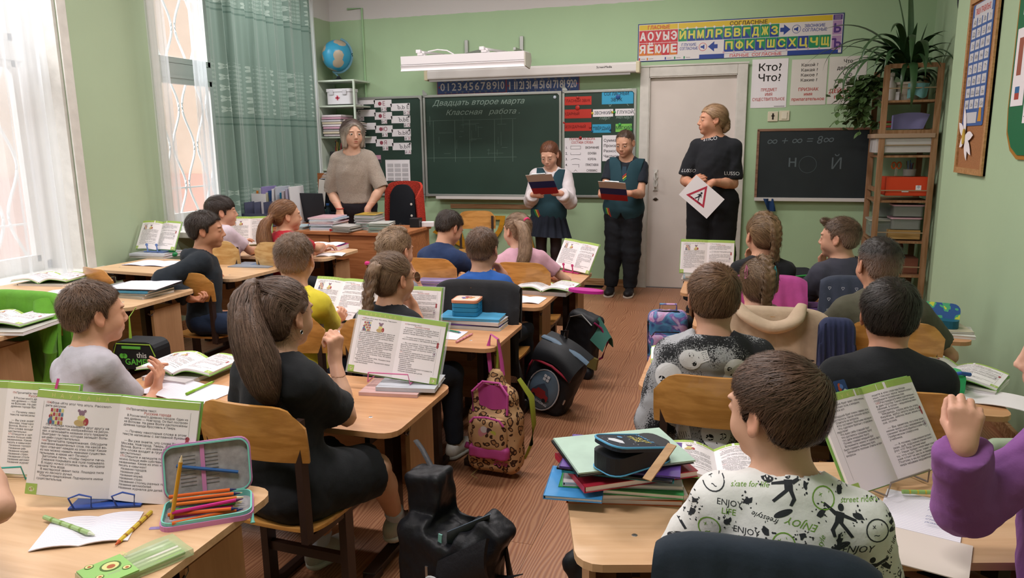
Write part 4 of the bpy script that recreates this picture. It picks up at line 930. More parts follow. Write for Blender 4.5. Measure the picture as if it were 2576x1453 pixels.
# ================================================================== FRONT WALL AND CORNERS
FW_=lambda x,z,y=YF:frame_m((x,y,z),(1,0,0),(0,0,1),(0,-1,0)) # XY plane of a print on the front wall
M_pap=mat('paper_white','#ebe5e9',.8);M_pap2=mat('paper_warm','#dcd6cf',.8)
INK=lambda c:mat('ink'+c,c,.75)
def sheet_print(name,label,cat,x0,z0,x1,z1,items,mats,y=YF,th=.0025,group=None,face=None,M=None,bend=0):
 """flat poster between two corners on the front wall; items(mb, M) draws on it"""
 t=thing(name,label,cat,((x0+x1)/2,y,(z0+z1)/2)if M is None else(0,0,0),0,group);w,h=x1-x0,z1-z0
 Mb=frame_m((0,0,0),(1,0,0),(0,0,1),(0,-1,0))if M is None else M
 b=MB();b.prism([(-w/2,-h/2),(w/2,-h/2),(w/2,h/2),(-w/2,h/2)],th,Mb);b.build('sheet',face or M_pap,t)
 p=MB();items(p,Mb@Matrix.Translation((0,0,th+.0006)),w,h);p.build('print',mats,t);return t
def rect(mb,M,x0,y0,x1,y1,mi,dz=0):mb.add([M@Vector((x,y,dz))for x,y in((x0,y0),(x1,y0),(x1,y1),(x0,y1))],[(0,1,2,3)],mi)
def rpoly(mb,M,pts,mi,dz=0):mb.add([M@Vector((x,y,dz))for x,y in pts],[tuple(range(len(pts)))],mi)
def disc(mb,M,x,y,r,mi,n=16,r2=0,dz=0):
 if r2:mb.add([M@Vector((x+q*math.cos(2*PI*i/n),y+q*math.sin(2*PI*i/n),dz))for i in range(n)for q in(r,r2)],[(2*i,2*((i+1)%n),2*((i+1)%n)+1,2*i+1)for i in range(n)],mi)
 else:mb.add([M@Vector((x+r*math.cos(2*PI*i/n),y+r*math.sin(2*PI*i/n),dz))for i in range(n)],[tuple(range(n))],mi)
# ---- blackboard: three panels
M_board=mat('chalkboard_green','#2b3f36',.45,var=.10,vscale=3,spec=.3);M_alu=mat('aluminium_frame','#a9aaa6',.35,metal=.5);M_chalk=mat('chalk','#8fa298',.9);M_chalk2=mat('chalk_faint','#5f7268',.9)
bb=thing('blackboard','long three-panel green chalkboard with an aluminium frame on the front wall','blackboard',(-2.43,YF,1.39))
for i,(a,b_)in enumerate(((-3.91,-3.13),(-3.12,-1.67),(-1.66,-.945))):
 c_,w=(a+b_)/2+2.43,b_-a;MB().box((c_,-.022,0),(w-.02,.016,.98)).build('board_panel',M_board,bb)
 f=MB()
 for z in(-.5,.5):f.box((c_,-.026,z),(w,.030,.024),bev=.003)
 for x in(c_-w/2+.011,c_+w/2-.011):f.box((x,-.026,0),(.022,.030,1.0),bev=.003)
 fr=f.build('panel_frame',M_alu,bb)
 for x in(-1,1):
  for z in(-1,1):MB().prism([(0,0),(.05,0),(.05,.012),(.012,.05),(0,.05)],.004,frame_m((c_+x*w/2,-.041,z*.512),(-x,0,0),(0,0,-z),(0,-1,0))).build('corner_cap',M_alu,fr)
ck=MB();Mx_=FW_(-2.43+2.43,0,-.0312)
def wr(s,x0,x1,z,size,mi=0):put_text(ck,s,Mx_@T(x0+2.43,z-1.39),size,mi,shear=.35,align='LEFT',fit=x1-x0,bold=-.002)
wr('Двадцать второе марта',-3.02,-2.04,1.795,.075);wr('Классная   работа .',-2.88,-2.10,1.70,.072);wr('пар?',-1.30,-1.19,1.625,.05);wr('непар?',-1.14,-.98,1.63,.05)
def stroke(x0,z0,x1,z1,mi=1,t=.0035):
 d=Vector((x1-x0,z1-z0)).normalized();n=Vector((-d.y,d.x))*t/2;rpoly(ck,Mx_,[(x+2.43,z-1.39)for x,z in((x0+n.x,z0+n.y),(x0-n.x,z0-n.y),(x1-n.x,z1-n.y),(x1+n.x,z1+n.y))],mi)
for x in(-3.02,-2.785,-2.625,-2.36,-2.17):stroke(x,1.23,x+.004,1.645,1,.005)
for z in(1.645,1.27):stroke(-3.10,z,-2.13,z+.006)
for k in range(26):
 r_=rnd.random;x=-3.07+.9*r_();z=1.28+.34*r_()
 stroke(x,z,x+(.03+.16*r_()if k%2 else .001),z+(0 if k%2 else .05+.12*r_()),1,.0028)
stroke(-1.16,1.785,-1.20,1.745,0);stroke(-1.185,1.75,-1.20,1.745,0);stroke(-1.205,1.765,-1.20,1.745,0);stroke(-1.05,1.785,-1.02,1.745,0)
ck.build('chalk_writing',[M_chalk,M_chalk2],bb)
mg={}
def magnet(x,z,c,r=.012,y=.034):
 t=MB().lathe([(r,0),(r,.004),(r*.6,.008),(.0,.0085)],(0,0,0),14,rot=Matrix.Rotation(PI/2,3,'X')).build('magnet',mat('magnet'+c,c,.4),None,(x,YF-y,z));return t
# cards on the left panel: four rows in three columns
TM=[mat('card_black','#3a363a',.8),INK('#9b4a5a'),INK('#8a3a50')]
def wcard(label,x0,z0,x1,z1,draw,mats=None,col=None,group=None,y=YF-.031):return sheet_print('card',label,'card',x0,z0,x1,z1,draw,mats or TM,y,.0012,group,col)
rowz=[1.775,1.650,1.515,1.375]
for r_,L_ in enumerate(('Е','Ё','Ю','Я')):
 ord_=('topmost','second','third','lowest')[r_]
 sm=('Э','О','У','А')[r_];z=rowz[r_]
 def big1(p,M,w,h,L_=L_):put_text(p,L_,M@T(-.075,-.02),.055,0)
 def big2(p,M,w,h,L_=L_):disc(p,M,-.035,.0,.020,1);put_text(p,L_,M@T(.012,-.020),.06,2)
 def big3(p,M,w,h,L_=L_):put_text(p,'Ъ,Ь'+(' ' if L_=='Е' else '')+L_,M@T(.03,-.020),.056,0)
 def small(p,M,w,h,sm=sm):put_text(p,'й',M@T(-.02,-.016),.045,0);put_text(p,sm,M@T(.018,-.016),.045,2)
 wcard('%s big white letter card of the left column on the chalkboard'%ord_,-3.885,z+.055,-3.665,z+.125,big1);wcard('%s small white card of the left column, partly behind the woman'%ord_ if r_ else 'topmost small white card of the left column',-3.885,z+.012,-3.80,z+.054,small)
 wcard('%s white card with a red dot, middle column of cards'%ord_,-3.675,z+.02,-3.475,z+.095,big2);wcard('%s small white card of the middle column under a dotted card'%ord_,-3.60,z-.022,-3.535,z+.019,small)
 wcard('%s wide white card with hard and soft signs, right column'%ord_,-3.485,z-.02,-3.27,z+.055,big3);wcard('%s small white card of the right column of cards'%ord_,-3.345,z-.062,-3.275,z-.021,small)
 for x,dz in((-3.875,.115),(-3.67,.085),(-3.48,.045),(-3.285,.045)):tag(magnet(x,z+dz,'#2a2428',.008),'small dark magnet pinning the letter cards','magnet','dark magnets on the letter cards')
def cal(p,M,w,h):
 for i in range(4):
  for j in range(3):
   for k in range(5):rect(p,M,-w/2+.02+j*.085,h/2-.045-i*.048-k*.0075,-w/2+.09+j*.085,h/2-.0425-i*.048-k*.0075,0)
 for k in range(18):disc(p,M,-w/2+.01+k*.015,h/2-.006,.002,0,6)
sheet_print('calendar_sheet','year calendar in a clear pocket low on the left board panel','calendar',-3.575,1.035,-3.295,1.255,cal,TM,YF-.031)
wcard('pink and white scrap of card beside the calendar sheet',-3.70,1.225,-3.625,1.305,lambda p,M,w,h:rect(p,M,0,-.04,.037,-.005,0),col=mat('card_pink','#c08aa0',.8))
# right panel
def word(s,size,mi=0,bold=.01,fit=None,dz=0):return lambda p,M,w,h:put_text(p,s,M@T(0,-size*.33+dz),size,mi,bold,fit=fit)
RD,BL,GR=mat('card_red','#bf3a30',.7),mat('card_blue','#3f9fc8',.7),mat('card_green','#7cc35a',.7)
inkr=INK('#5a1512');inkd=INK('#20303c')
wcard('topmost red card, reading ГЛАСНЫЙ ЗВУК, on the right panel',-1.655,1.765,-1.375,1.845,word('ГЛАСНЫЙ ЗВУК',.036,fit=.255),[inkr],RD);wcard('middle red card of three, reading УДАРНЫЙ',-1.655,1.64,-1.375,1.725,lambda p,M,w,h:put_text(p,'УДАРНЫЙ',M@T(-.05,-.012),.036,0,.01,fit=.145),[inkr],RD);wcard('lowest red card of three, reading БЕЗУДАРНЫЙ',-1.655,1.52,-1.375,1.60,lambda p,M,w,h:put_text(p,'БЕЗУДАРНЫЙ',M@T(-.02,-.012),.036,0,.01,fit=.21),[inkr],RD)
wcard('bright blue card reading СОГЛАСНЫЙ ЗВУК',-1.275,1.765,-.975,1.895,lambda p,M,w,h:(put_text(p,'СОГЛАСНЫЙ',M@T(-.01,.015),.044,0,.012,fit=.235),put_text(p,'ЗВУК',M@T(-.01,-.04),.044,0,.012)),[inkd],BL)
wcard('white word card between red cards and the other white card',-1.36,1.65,-1.165,1.72,word('ЗВОНКИЙ',.042,fit=.165),[inkd]);wcard('white word card nearest the right edge of the board',-1.145,1.655,-.955,1.72,word('ГЛУХОЙ',.042,fit=.15),[inkd])
wcard('small blue card left of the green card',-1.365,1.50,-1.185,1.58,word('ТВЁРДЫЙ',.042,fit=.165),[inkd],BL);wcard('only green card on the right board panel',-1.14,1.505,-.985,1.58,word('МЯГКИЙ',.042,fit=.145),[inkd],GR)
for x,z,c,r_ in((-1.51,1.835,'#a32a24',.014),(-1.51,1.74,'#b52c26',.022),(-1.645,1.60,'#a32a24',.013),(-1.385,1.555,'#b5322b',.012),(-1.12,1.83,'#254f8c',.022),(-1.365,1.685,'#c9b044',.012),(-1.17,1.69,'#c9b044',.011),(-1.15,1.69,'#3c9a4e',.011),(-.96,1.685,'#c9c4c4',.012),(-1.365,1.515,'#23527c',.01),(-1.19,1.525,'#23527c',.01),(-1.10,1.575,'#3c9a4e',.014),(-.99,1.525,'#3c9a4e',.012),(-1.735,1.845,'#b7c0cc',.015),(-1.48,1.455,'#8e1f1f',.015)):
 tag(magnet(x,z,c,r_),'small round coloured magnet holding the word cards and chart','magnet','coloured magnets on the word cards')
def order(p,M,w,h):
 put_text(p,'ПОРЯДОК РАЗБОРА',M@T(0,.145),.030,1,.02,fit=.25);put_text(p,'СОСТАВА СЛОВА',M@T(0,.112),.030,1,.02,fit=.215)
 for i,s_ in enumerate(('ОКОНЧАНИЕ','ОСНОВА','КОРЕНЬ','ПРИСТАВКА','СУФФИКС')):
  y=.072-i*.055;put_text(p,'%d.'%(i+1),M@T(-.155,y-.01),.033,0,.02);put_text(p,s_,M@T(.098,y-.01),.031,0,.02,fit=(.135,.085,.08,.125,.105)[i])
 t=.003
 for a,b_ in(((-.115,.058),(-.015,.061)),((-.115,.088),(-.015,.091)),((-.115,.058),(-.112,.091)),((-.018,.058),(-.015,.091)),((-.115,.005),(-.015,.008)),((-.115,.005),(-.112,.025)),((-.018,.005),(-.015,.025)),((-.10,-.09),(-.03,-.087)),((-.033,-.118),(-.03,-.087))):rect(p,M,a[0],a[1],b_[0],b_[1],0)
 for i in range(10):a0,a1=PI*(.2+.06*i),PI*(.2+.06*(i+1));rpoly(p,M,[(-.065-.06*math.cos(a),-.062+q*math.sin(a))for a,q in((a0,.028),(a1,.028),(a1,.032),(a0,.032))],0)
 rpoly(p,M,[(-.085,-.158),(-.065,-.138),(-.065,-.143),(-.082,-.158)],0);rpoly(p,M,[(-.065,-.138),(-.045,-.158),(-.048,-.158),(-.065,-.143)],0)
sheet_print('grammar_chart','white chart headed ПОРЯДОК РАЗБОРА СОСТАВА СЛОВА on the board','poster',-1.65,1.12,-1.275,1.455,order,[INK('#2b2a2e'),INK('#b0352f')],YF-.031)
sheet_print('list_sheet','white list sheet partly hidden behind the standing boy\'s head','sheet',-1.265,1.23,-.97,1.475,lambda p,M,w,h:[put_text(p,s_,M@T(-.135,.062-i*.05),.036,0,.015,'LEFT')for i,s_ in enumerate(('Сумма','Произведение','Разность','Частное'))],[INK('#2b2a2e')],YF-.031)
# ---- over the board
M_lampw=mat('lamp_enamel','#e3dde0',.35)
t=thing('board_lamp','long white double-trough lamp hung in front of the wall above the chalkboard','lamp',(-2.45,6.70,2.14));w=1.19
MB().prism([(-.09,.062),(.075,.068),(.095,.0),(.05,-.05),(-.035,-.028),(-.085,-.02)],w,frame_m((-w/2,0,.01),(0,1,0),(0,0,1),(1,0,0))).build('housing',M_lampw,t)
MB().sheet(lambda u,v:((u-.5)*(w+.01),-.085+.012*math.sin(v*3),-.010-.052*v),2,5,th=.004).build('lower_reflector',M_lampw,t);MB().box((0,-.086,-.002),(w,.003,.004)).build('seam',mat('seam_grey','#9a9698',.6),t)
MB().prism([(-.09,.062),(.10,.07),(.125,-.0),(.07,-.07),(-.085,-.055)],.012,frame_m((w/2,0,0),(0,1,0),(0,0,1),(1,0,0))).build('end_cap',mat('lamp_cap','#b9b4a8',.5),t)
for x in(-.40,.22):MB().box((x,-.04,.085),(.05,.10,.02)).box((x-.03,-.04,.115),(.045,.045,.03),bev=.004).bar((x,-.03,.11),(x+.06,.5,.13),.02).bar((x+.02,-.05,.07),(x,-.02,.11),.02).build('bracket',M_lampw,t)
MB().tube([(-.34,-.04,.11),(-.25,-.03,.125),(-.16,-.02,.115),(-.10,0,.08)],.006,6).build('wire',M_lampw,t)
for x,z1 in((-2.64,2.40),(-2.07,2.42)):
 t=thing('wall_bracket','grey steel wall bracket behind the %s of the board lamp'%('middle' if x<-2.5 else 'right end'),'bracket',(x,YF,2.34));MB().box((0,-.015,-.0),(.035,.025,z1-2.24),bev=.003).build('plate',M_alu,t);MB().bar((0,-.02,-.055),((.24 if x<-2.5 else-.02),-.20,-.045),.025).build('arm',M_alu,t)
t=thing('projector_screen','rolled-up projection screen in a long white case above the chalkboard','screen',(-1.97,7.18,2.085));M_case=mat('screen_case','#d5d0cd',.4)
MB().prism(rrect(.10,.095,.02),2.08,frame_m((-1.04,0,0),(0,1,0),(0,0,1),(1,0,0))).build('case',M_case,t);MB().box((-.02,-.02,-.055),(2.0,.03,.02)).build('bottom_rail',mat('screen_rail','#9a9694',.5),t)
for x in(-1.05,1.05):MB().box((x,0,0),(.035,.11,.105),bev=.008).build('end_cap',mat('cap_cream','#cdc3a5',.5),t)
lg=MB();put_text(lg,'ScreenMedia',frame_m((.74,-.0515,.0),(1,0,0),(0,0,1),(0,-1,0)),.028,0,.015);lg.build('lettering',INK('#3c3a3c'),t)
for x in(-.93,.95):MB().box((x,.09,.02),(.03,.10,.06)).build('wall_hook',M_alu,t)
def numstrip(a,b_,side):
 def f(p,M,w,h):
  rect(p,M,-w/2+.006,-h/2+.006,w/2-.006,h/2-.006,1,-.0003);n=b_-a+1
  for i in range(n):
   x=-w/2+.065+(w-.12)*i/(n-1)-.004;put_text(p,str(a+i),M@T(x,-.035),.105,0,.02,fit=None if a+i<10 else .062)
   for s_ in(1,-1):
    if i<n-1:put_text(p,'+1' if s_>0 else '-1',M@T(x+.03,s_*.062-.008),.02,2);rpoly(p,M,[(x+.012,s_*.045),(x+.03,s_*.054),(x+.048,s_*.045),(x+.03,s_*.050)],2)
  rect(p,M,-w/2+.05,.0,w/2-.05,.0025,3,-.0001)
  for x,d_ in((-w/2+.026,-1),(w/2-.026,1)):rpoly(p,M,[(x+d_*.012,0),(x-d_*.01,.018),(x-d_*.002,0),(x-d_*.01,-.018)],4)
 return f
NM=[mat('strip_white','#dcd7dc',.6),mat('strip_blue','#4a5f97',.6),mat('strip_yellow','#c9b36a',.6),mat('strip_line','#8d9cc5',.6),mat('strip_red','#b5303c',.6)]
sheet_print('number_strip','left half of the blue number strip, from zero to ten','poster',-2.972,1.905,-2.236,2.046,numstrip(0,10,0),NM,YF-.005,face=mat('strip_edge','#a3546a',.6));sheet_print('number_strip','right half of the blue number strip, eleven to twenty','poster',-2.234,1.890,-1.498,2.048,numstrip(11,20,1),NM,YF-.005,face=mat('strip_edge','#a3546a',.6))
# ---- sound ribbon poster
def ribbon(p,M,w,h):
 c=lambda x:-w/2+x;top=h/2
 rect(p,M,c(.008),-top+.008,c(w-.008),top-.008,0,-.0004);rect(p,M,c(.012),top-.058,c(.362),top-.012,1,-.0002);rect(p,M,c(.368),top-.058,c(1.675),top-.012,1,-.0002)
 put_text(p,'ГЛАСНЫЕ',M@T(c(.19),top-.052),.045,3,.025,fit=.20);put_text(p,'СОГЛАСНЫЕ',M@T(c(.98),top-.054),.045,4,.025,fit=.32)
 for r_,s_ in enumerate(('АОУЫЭ','ЯЁЮИЕ')):
  for i,ch in enumerate(s_):
   x0,x1=c(.012+i*.0705),c(.012+(i+1)*.0705-.001);y1=top-.062-r_*.113;y0=y1-.109;rect(p,M,x0,y0,x1,y1,3,-.0002)
   if r_==1 and ch!='И':rpoly(p,M,[(x0,y0),(x1,y0),(x0,y1)],5,-.0001)
   put_text(p,ch,M@T((x0+x1)/2,y0+.022),.098,0,.05,fit=.048)
 for i,ch in enumerate('ЙНМЛРБВГДЖЗ'):
  x0,x1=c(.368+i*.0795),c(.368+(i+1)*.0795-.0012);y1=top-.062;y0=y1-.109;rect(p,M,x0,y0,x1,y1,6,-.0002)
  if ch not in 'ЙЖ':rpoly(p,M,[(x0,y0),(x1,y0),(x0,y1)],7,-.0001)
  put_text(p,ch,M@T((x0+x1)/2,y0+.022),.092,8,.05,fit=.052)
  if i:disc(p,M,x0,y1+.004,.010,0,12,dz=.0001)
 for i,ch in enumerate('ПФКТШСХЦЧЩ'):
  x0,x1=c(.775+i*.0895),c(.775+(i+1)*.0895-.0012);y1=top-.175;y0=y1-.105;rect(p,M,x0,y0,x1,y1,7 if ch=='Ц' else 6,-.0002)
  if ch not in 'ЧЩЦ':rpoly(p,M,[(x0,y0),(x1,y0),(x0,y1)],7,-.0001)
  put_text(p,ch,M@T((x0+x1)/2,y0+.022),.088,8,.05,fit=.058);disc(p,M,x0,y0-.003,.010,9,12,dz=.0001)
 ar=[(0,.018),(.03,.018),(.03,.045),(.085,0),(.03,-.045),(.03,-.018),(0,-.018)]
 rpoly(p,M,[(c(1.25)+x,top-.115+y)for x,y in ar],7);rpoly(p,M,[(c(.72)-x,top-.228+y)for x,y in ar],7)
 for x,y,s_ in((1.385,-.115,1),(.59,-.228,0)):disc(p,M,c(x),top+y,.036,7 if s_ else 3,24,.032);rpoly(p,M,[(c(x)-.02,top+y-.008),(c(x)-.006,top+y-.008),(c(x)+.014,top+y-.022),(c(x)+.014,top+y+.022),(c(x)-.006,top+y+.008),(c(x)-.02,top+y+.008)],7)
 put_text(p,'ЗВОНКИЕ',M@T(c(1.535),top-.105),.036,7,.02);put_text(p,'СОГЛАСНЫЕ',M@T(c(1.535),top-.140),.036,7,.02,fit=.20);put_text(p,'ГЛУХИЕ',M@T(c(.465),top-.215),.034,7,.02);put_text(p,'СОГЛАСНЫЕ',M@T(c(.465),top-.248),.034,7,.02,fit=.16)
 rect(p,M,c(.56),-top+.006,c(1.735),-top+.042,7,-.0003);rect(p,M,c(.78),-top+.004,c(1.32),-top+.04,0,-.0002);put_text(p,'ПАРНЫЕ  СОГЛАСНЫЕ',M@T(c(1.05),-top+.009),.036,3,.02,fit=.44)
 for x,mi in((.012,3),(.085,5),(.25,7),(.335,6),(.42,6)):rect(p,M,c(x),-top+.012,c(x+.012),-top+.034,mi);rect(p,M,c(x+.02),-top+.022,c(x+.06),-top+.025,4)
 rect(p,M,c(1.68),top-.055,c(1.755),top-.012,10,-.0002)
 for k in range(3):rect(p,M,c(1.693),top-.024-k*.011,c(1.742),top-.0215-k*.011,0)
 for k,ch in enumerate('ЬЪ'):rect(p,M,c(1.68),top-.178-k*.125,c(1.755),top-.060-k*.125,11,-.0002);put_text(p,ch,M@T(c(1.718),top-.158-k*.125),.10,10,.05)
RM=[mat('rb_white','#dad3d3',.4),mat('rb_yellow','#d6b634',.4),M_pap,mat('rb_red','#bf3038',.4),mat('rb_brown','#4a3326',.4),mat('rb_orange','#cf7a30',.4),mat('rb_green','#2c8a5c',.4),mat('rb_blue','#2f4590',.4),mat('rb_letter','#d6cc5c',.4),mat('rb_pink','#c8a5b5',.4),mat('rb_violet','#5a3b84',.4),mat('rb_lilac','#b48fb8',.4)]
sheet_print('sound_ribbon_poster','long coloured Russian letter ribbon poster above the door','poster',-.946,2.143,.822,2.480,ribbon,RM,YF-.002,.003,face=mat('rb_edge','#2c3a72',.5))
PM=[INK('#2b2724'),INK('#b03a30')]
sheet_print('grammar_poster','white grammar poster nearest the door, in the largest letters','poster',.082,1.698,.388,2.122,lambda p,M,w,h:(put_text(p,'Кто?',M@T(0,.110),.088,0,.02,fit=.19),put_text(p,'Что?',M@T(0,.020),.088,0,.02,fit=.19),put_text(p,'ПРЕДМЕТ',M@T(0,-.068),.036,1,.015,fit=.135),put_text(p,'ИМЯ',M@T(0,-.108),.036,1,.015,fit=.06),put_text(p,'СУЩЕСТВИТЕЛЬНОЕ',M@T(0,-.150),.036,1,.015,fit=.275),rect(p,M,.05,-.203,.14,-.199,0)),PM,YF-.001)
sheet_print('grammar_poster','middle one of the three white grammar posters','poster',.418,1.714,.715,2.107,lambda p,M,w,h:([put_text(p,s_,M@T(0,.135-i*.043),.036,0,.015,fit=.135)for i,s_ in enumerate(('Какой ?','Какая ?','Какое ?','Какие ?'))],put_text(p,'ПРИЗНАК',M@T(0,-.075),.038,1,.02,fit=.165),put_text(p,'имя',M@T(0,-.115),.038,1,.02),put_text(p,'прилагательное',M@T(0,-.158),.038,1,.02,fit=.27)),PM,YF-.001,face=M_pap2)
sheet_print('grammar_poster','white grammar poster partly behind the trailing plant','poster',.728,1.716,1.03,2.118,lambda p,M,w,h:([put_text(p,s_,M@T(0,.145-i*.055),.044,0,.015)for i,s_ in enumerate(('Что','делать ?','Что','сделать ?'))],put_text(p,'ДЕЙСТВИЕ',M@T(-.01,-.105),.046,1,.02,fit=.26),put_text(p,'глагол',M@T(-.01,-.155),.046,1,.02,fit=.17)),PM,YF-.001,face=M_pap2)
# ---- tray, ruler, triangles, small slate
t=thing('chalk_tray','narrow white chalk tray under the middle of the chalkboard','tray',(-2.30,YF,.86));MB().box((0,-.055,0),(1.36,.11,.012),bev=.003).box((0,-.108,.012),(1.36,.008,.026)).box((0,-.006,.03),(1.36,.008,.07)).build('ledge',M_case,t);[MB().lathe([(.007,0),(.007,.004)],(x,-.012,.045),10,rot=Matrix.Rotation(PI/2,3,'X')).build('bolt',mat('slot_black','#2a241f'),t)for x in(-.6,0,.6)]
o=MB().sheet(lambda u,v:(-1.76+.10*u+.01*math.sin(v*7),YF-.08+.03*v,.872+.035*math.sin(PI*u)*math.sin(PI*v)+.006*math.sin(9*u)),10,6,th=.01).build('rag',mat('rag_black','#1f2126',.9));tag(o,'dark crumpled rag lying on the chalk tray','rag')
def rulerprint(p,M,w,h):
 for i in range(int(w/.01)):rect(p,M,-w/2+.02+i*.01,h/2-(.012 if i%5==0 else .006),-w/2+.0212+i*.01,h/2-.001,0)
sheet_print('wooden_ruler','long wooden ruler fixed to the wall under the chalk tray','ruler',-2.86,.755,-1.93,.80,rulerprint,[INK('#5a4030')],YF-.006,.008,face=wood('ruler_wood','#b08a66','#97714d',(1,16,16)))
M_yel=wood('yellow_lacquer','#c9912c','#b87f22',(1,8,8),.35)
def outline(name,label,cat,outer,inner,loc,rot=0):
 t=thing(name,label,cat,loc);n=len(outer);th=.012;V=[];
 for y in(0,-th):V+=[(x,y,z)for x,z in outer]+[(x,y,z)for x,z in inner]
 F=[]
 for i in range(n):j=(i+1)%n;F+=[(i,j,n+j,n+i),(2*n+j,2*n+i,3*n+i,3*n+j),(i,2*n+i,2*n+j,j),(n+j,3*n+j,3*n+i,n+i)]
 m=MB();m.add(V,F);o=m.build('frame',M_yel,t);mk=MB()
 for i in range(n):
  a=Vector(outer[i]);b_=Vector(outer[(i+1)%n]);L_=(b_-a).length;d=(b_-a)/L_;nn=Vector((-d.y,d.x));cen=sum((Vector(q)for q in outer),Vector((0,0)))/n
  if nn.dot(cen-a)<0:nn=-nn
  if L_<.12:continue
  for k in range(1,int(L_/.02)):q=a+d*k*.02;e_=nn*(.014 if k%5==0 else .008);w_=d*.0008;mk.add([(p_.x,-th-.0006,p_.y)for p_ in(q-w_,q+w_,q+w_+e_,q-w_+e_)],[(0,1,2,3)])
 mk.build('scale_marks',INK('#4a3416'),o);MB().box((0,-.006,0),(.001,.001,.001));return t
outline('set_square','yellow lacquered wooden set square leaning left of the navy boy','set square',[(-.26,0),(.0,.22),(.13,-.18)],[(-.13,-.01),(-.02,.09),(.05,-.09)],(-2.80,YF-.03,.50))
arc=[(.0,.13)]+[(.36*(.5-.5*math.cos(a))*1.05,.13-.26*math.sin(a))for a in[PI*i/10 for i in range(1,10)]]+[(.38,.13)]
arci=[(.055,.09)]+[(.19+(-.19*math.cos(a))*.68,.085-.165*math.sin(a))for a in[PI*i/10 for i in range(1,10)]]+[(.325,.09)]
outline('board_protractor','yellow lacquered wooden protractor standing against the wall under the ruler','protractor',arc,arci,(-2.635,YF-.03,.555))
outline('set_square','yellow lacquered wooden set square standing between pink-top girl and standing girl','set square',[(-.14,-.28),(0,.20),(.13,-.28)],[(-.075,-.23),(0,.03),(.07,-.23)],(-2.04,YF-.03,.50))
t=thing('small_slate','small dark wall slate in a wooden frame, right of the door','blackboard',(.64,YF,1.19))
MB().box((0,-.012,0),(.93,.012,.60)).build('slate',mat('slate_dark','#262c2f',.55,var=.15,vscale=4),t)
M_fr=wood('slate_frame','#8f6c58','#765443',(1,12,12))
for c_,d_ in(((0,-.014,.31),(.97,.022,.022)),((-.475,-.014,0),(.022,.022,.62)),((.475,-.014,0),(.022,.022,.62))):MB().box(c_,d_,bev=.002).build('frame_bar',M_fr,t)
MB().box((0,-.035,-.312),(.97,.06,.03),bev=.003).build('ledge',M_case,t)
ck=MB();Mx_=frame_m((0,-.0195,0),(1,0,0),(0,0,1),(0,-1,0));put_text(ck,'∞ + ∞ = 8∞',Mx_@T(-.12,.18,0,.02),.10,0,0,fit=.56,shear=.2)
put_text(ck,'н',Mx_@T(-.17,-.02),.15,0);put_text(ck,'Й',Mx_@T(.20,-.04),.14,0);disc(ck,Mx_,-.04,.0,.075,0,28,.072);ck.build('chalk_marks',mat('chalk_faint2','#5c666a',.9),t)
o=MB().sheet(lambda u,v:(.235+.085*u+.035*v-.02*v*(u-.5),YF-.065-.012*math.sin(u*7+v*3),.885-.115*v),10,8,th=.004).build('cloth',mat('cloth_blue','#1e3c66',.85));tag(o,'blue cloth hanging from the ledge of the small slate','cloth')
# ---- corner shelf with the globe
M_shelf=mat('shelf_white','#c4cfc0',.5)
t=thing('corner_shelf','tall narrow white corner shelf unit beside the green curtain','shelf',(-3.93,7.12,0));ZS=[2.06,1.81,1.50,1.17,.9,.5]
for z in ZS:MB().box((0,0,z-.008),(.42,.34,.016),bev=.002).build('shelf_board',M_shelf,t)
MB().box((-.205,0,1.03),(.012,.34,2.06)).build('side_panel',M_shelf,t);MB().bar((.20,-.16,0),(.20,-.16,2.05),.018).build('post',M_shelf,t)
g=thing('globe','blue desk globe with a curved meridian arm on top of the corner shelf','globe',(-3.95,7.06,2.06))
M_globe=mat('globe_map','#3f93b8',.3);N,L=nodes(M_globe);b=N['Principled BSDF'];tc=N.new('ShaderNodeTexCoord');nz=N.new('ShaderNodeTexNoise');nz.inputs['Scale'].default_value=7;nz.inputs['Detail'].default_value=3;L.new(tc.outputs['Object'],nz.inputs[0])
def _blob(c_,r_):
 sb=N.new('ShaderNodeVectorMath');sb.operation='DISTANCE';L.new(tc.outputs['Object'],sb.inputs[0]);sb.inputs[1].default_value=c_;ml=N.new('ShaderNodeMath');ml.operation='MULTIPLY_ADD';L.new(nz.outputs[0],ml.inputs[0]);ml.inputs[1].default_value=.11;L.new(sb.outputs['Value'],ml.inputs[2]);lt=N.new('ShaderNodeMath');lt.operation='LESS_THAN';L.new(ml.outputs[0],lt.inputs[0]);lt.inputs[1].default_value=r_;return lt.outputs[0]
acc=None
for c_,r_ in(((-.115,-.10,.02),.105),((-.10,-.10,-.06),.090),((.085,-.13,.03),.115),((.10,-.11,-.05),.105),((.02,-.05,.155),.12),((0,0,-.16),.12)):
 q=_blob(c_,r_);acc=q if acc is None else mth('MAXIMUM',acc,q)
mx=N.new('ShaderNodeMix');mx.data_type='RGBA';mx.inputs[6].default_value=srgb('#3a92b5');mx.inputs[7].default_value=srgb('#a89a86');L.new(acc,mx.inputs[0]);L.new(mx.outputs[2],b.inputs['Base Color'])
sph=[(.155*math.sin(a),-.155*math.cos(a))for a in[PI*i/24 for i in range(25)]];sph[0]=(0,-.155);sph[-1]=(0,.155)
MB().lathe(sph,(0,0,0),36).build('sphere',M_globe,g,(0,0,.245),(0,.4,0))
MB().tube([(.165*math.cos(a),0,.245+.165*math.sin(a))for a in[-1.95+.17*i for i in range(20)]],.006,8,flat=2).tube([(-.06,0,.09),(-.01,0,.05),(0,0,.02)],.008,8).build('meridian_arm',mat('globe_arm','#5d8796',.4),g)
MB().lathe([(.085,0),(.085,.006),(.03,.018),(.012,.04),(.01,.05)],(0,0,0),24).build('base',mat('globe_base','#22262a',.4),g)
t=thing('first_aid_box','white plastic first-aid box with a red cross on the corner shelf','box',(-3.92,7.06,1.81))
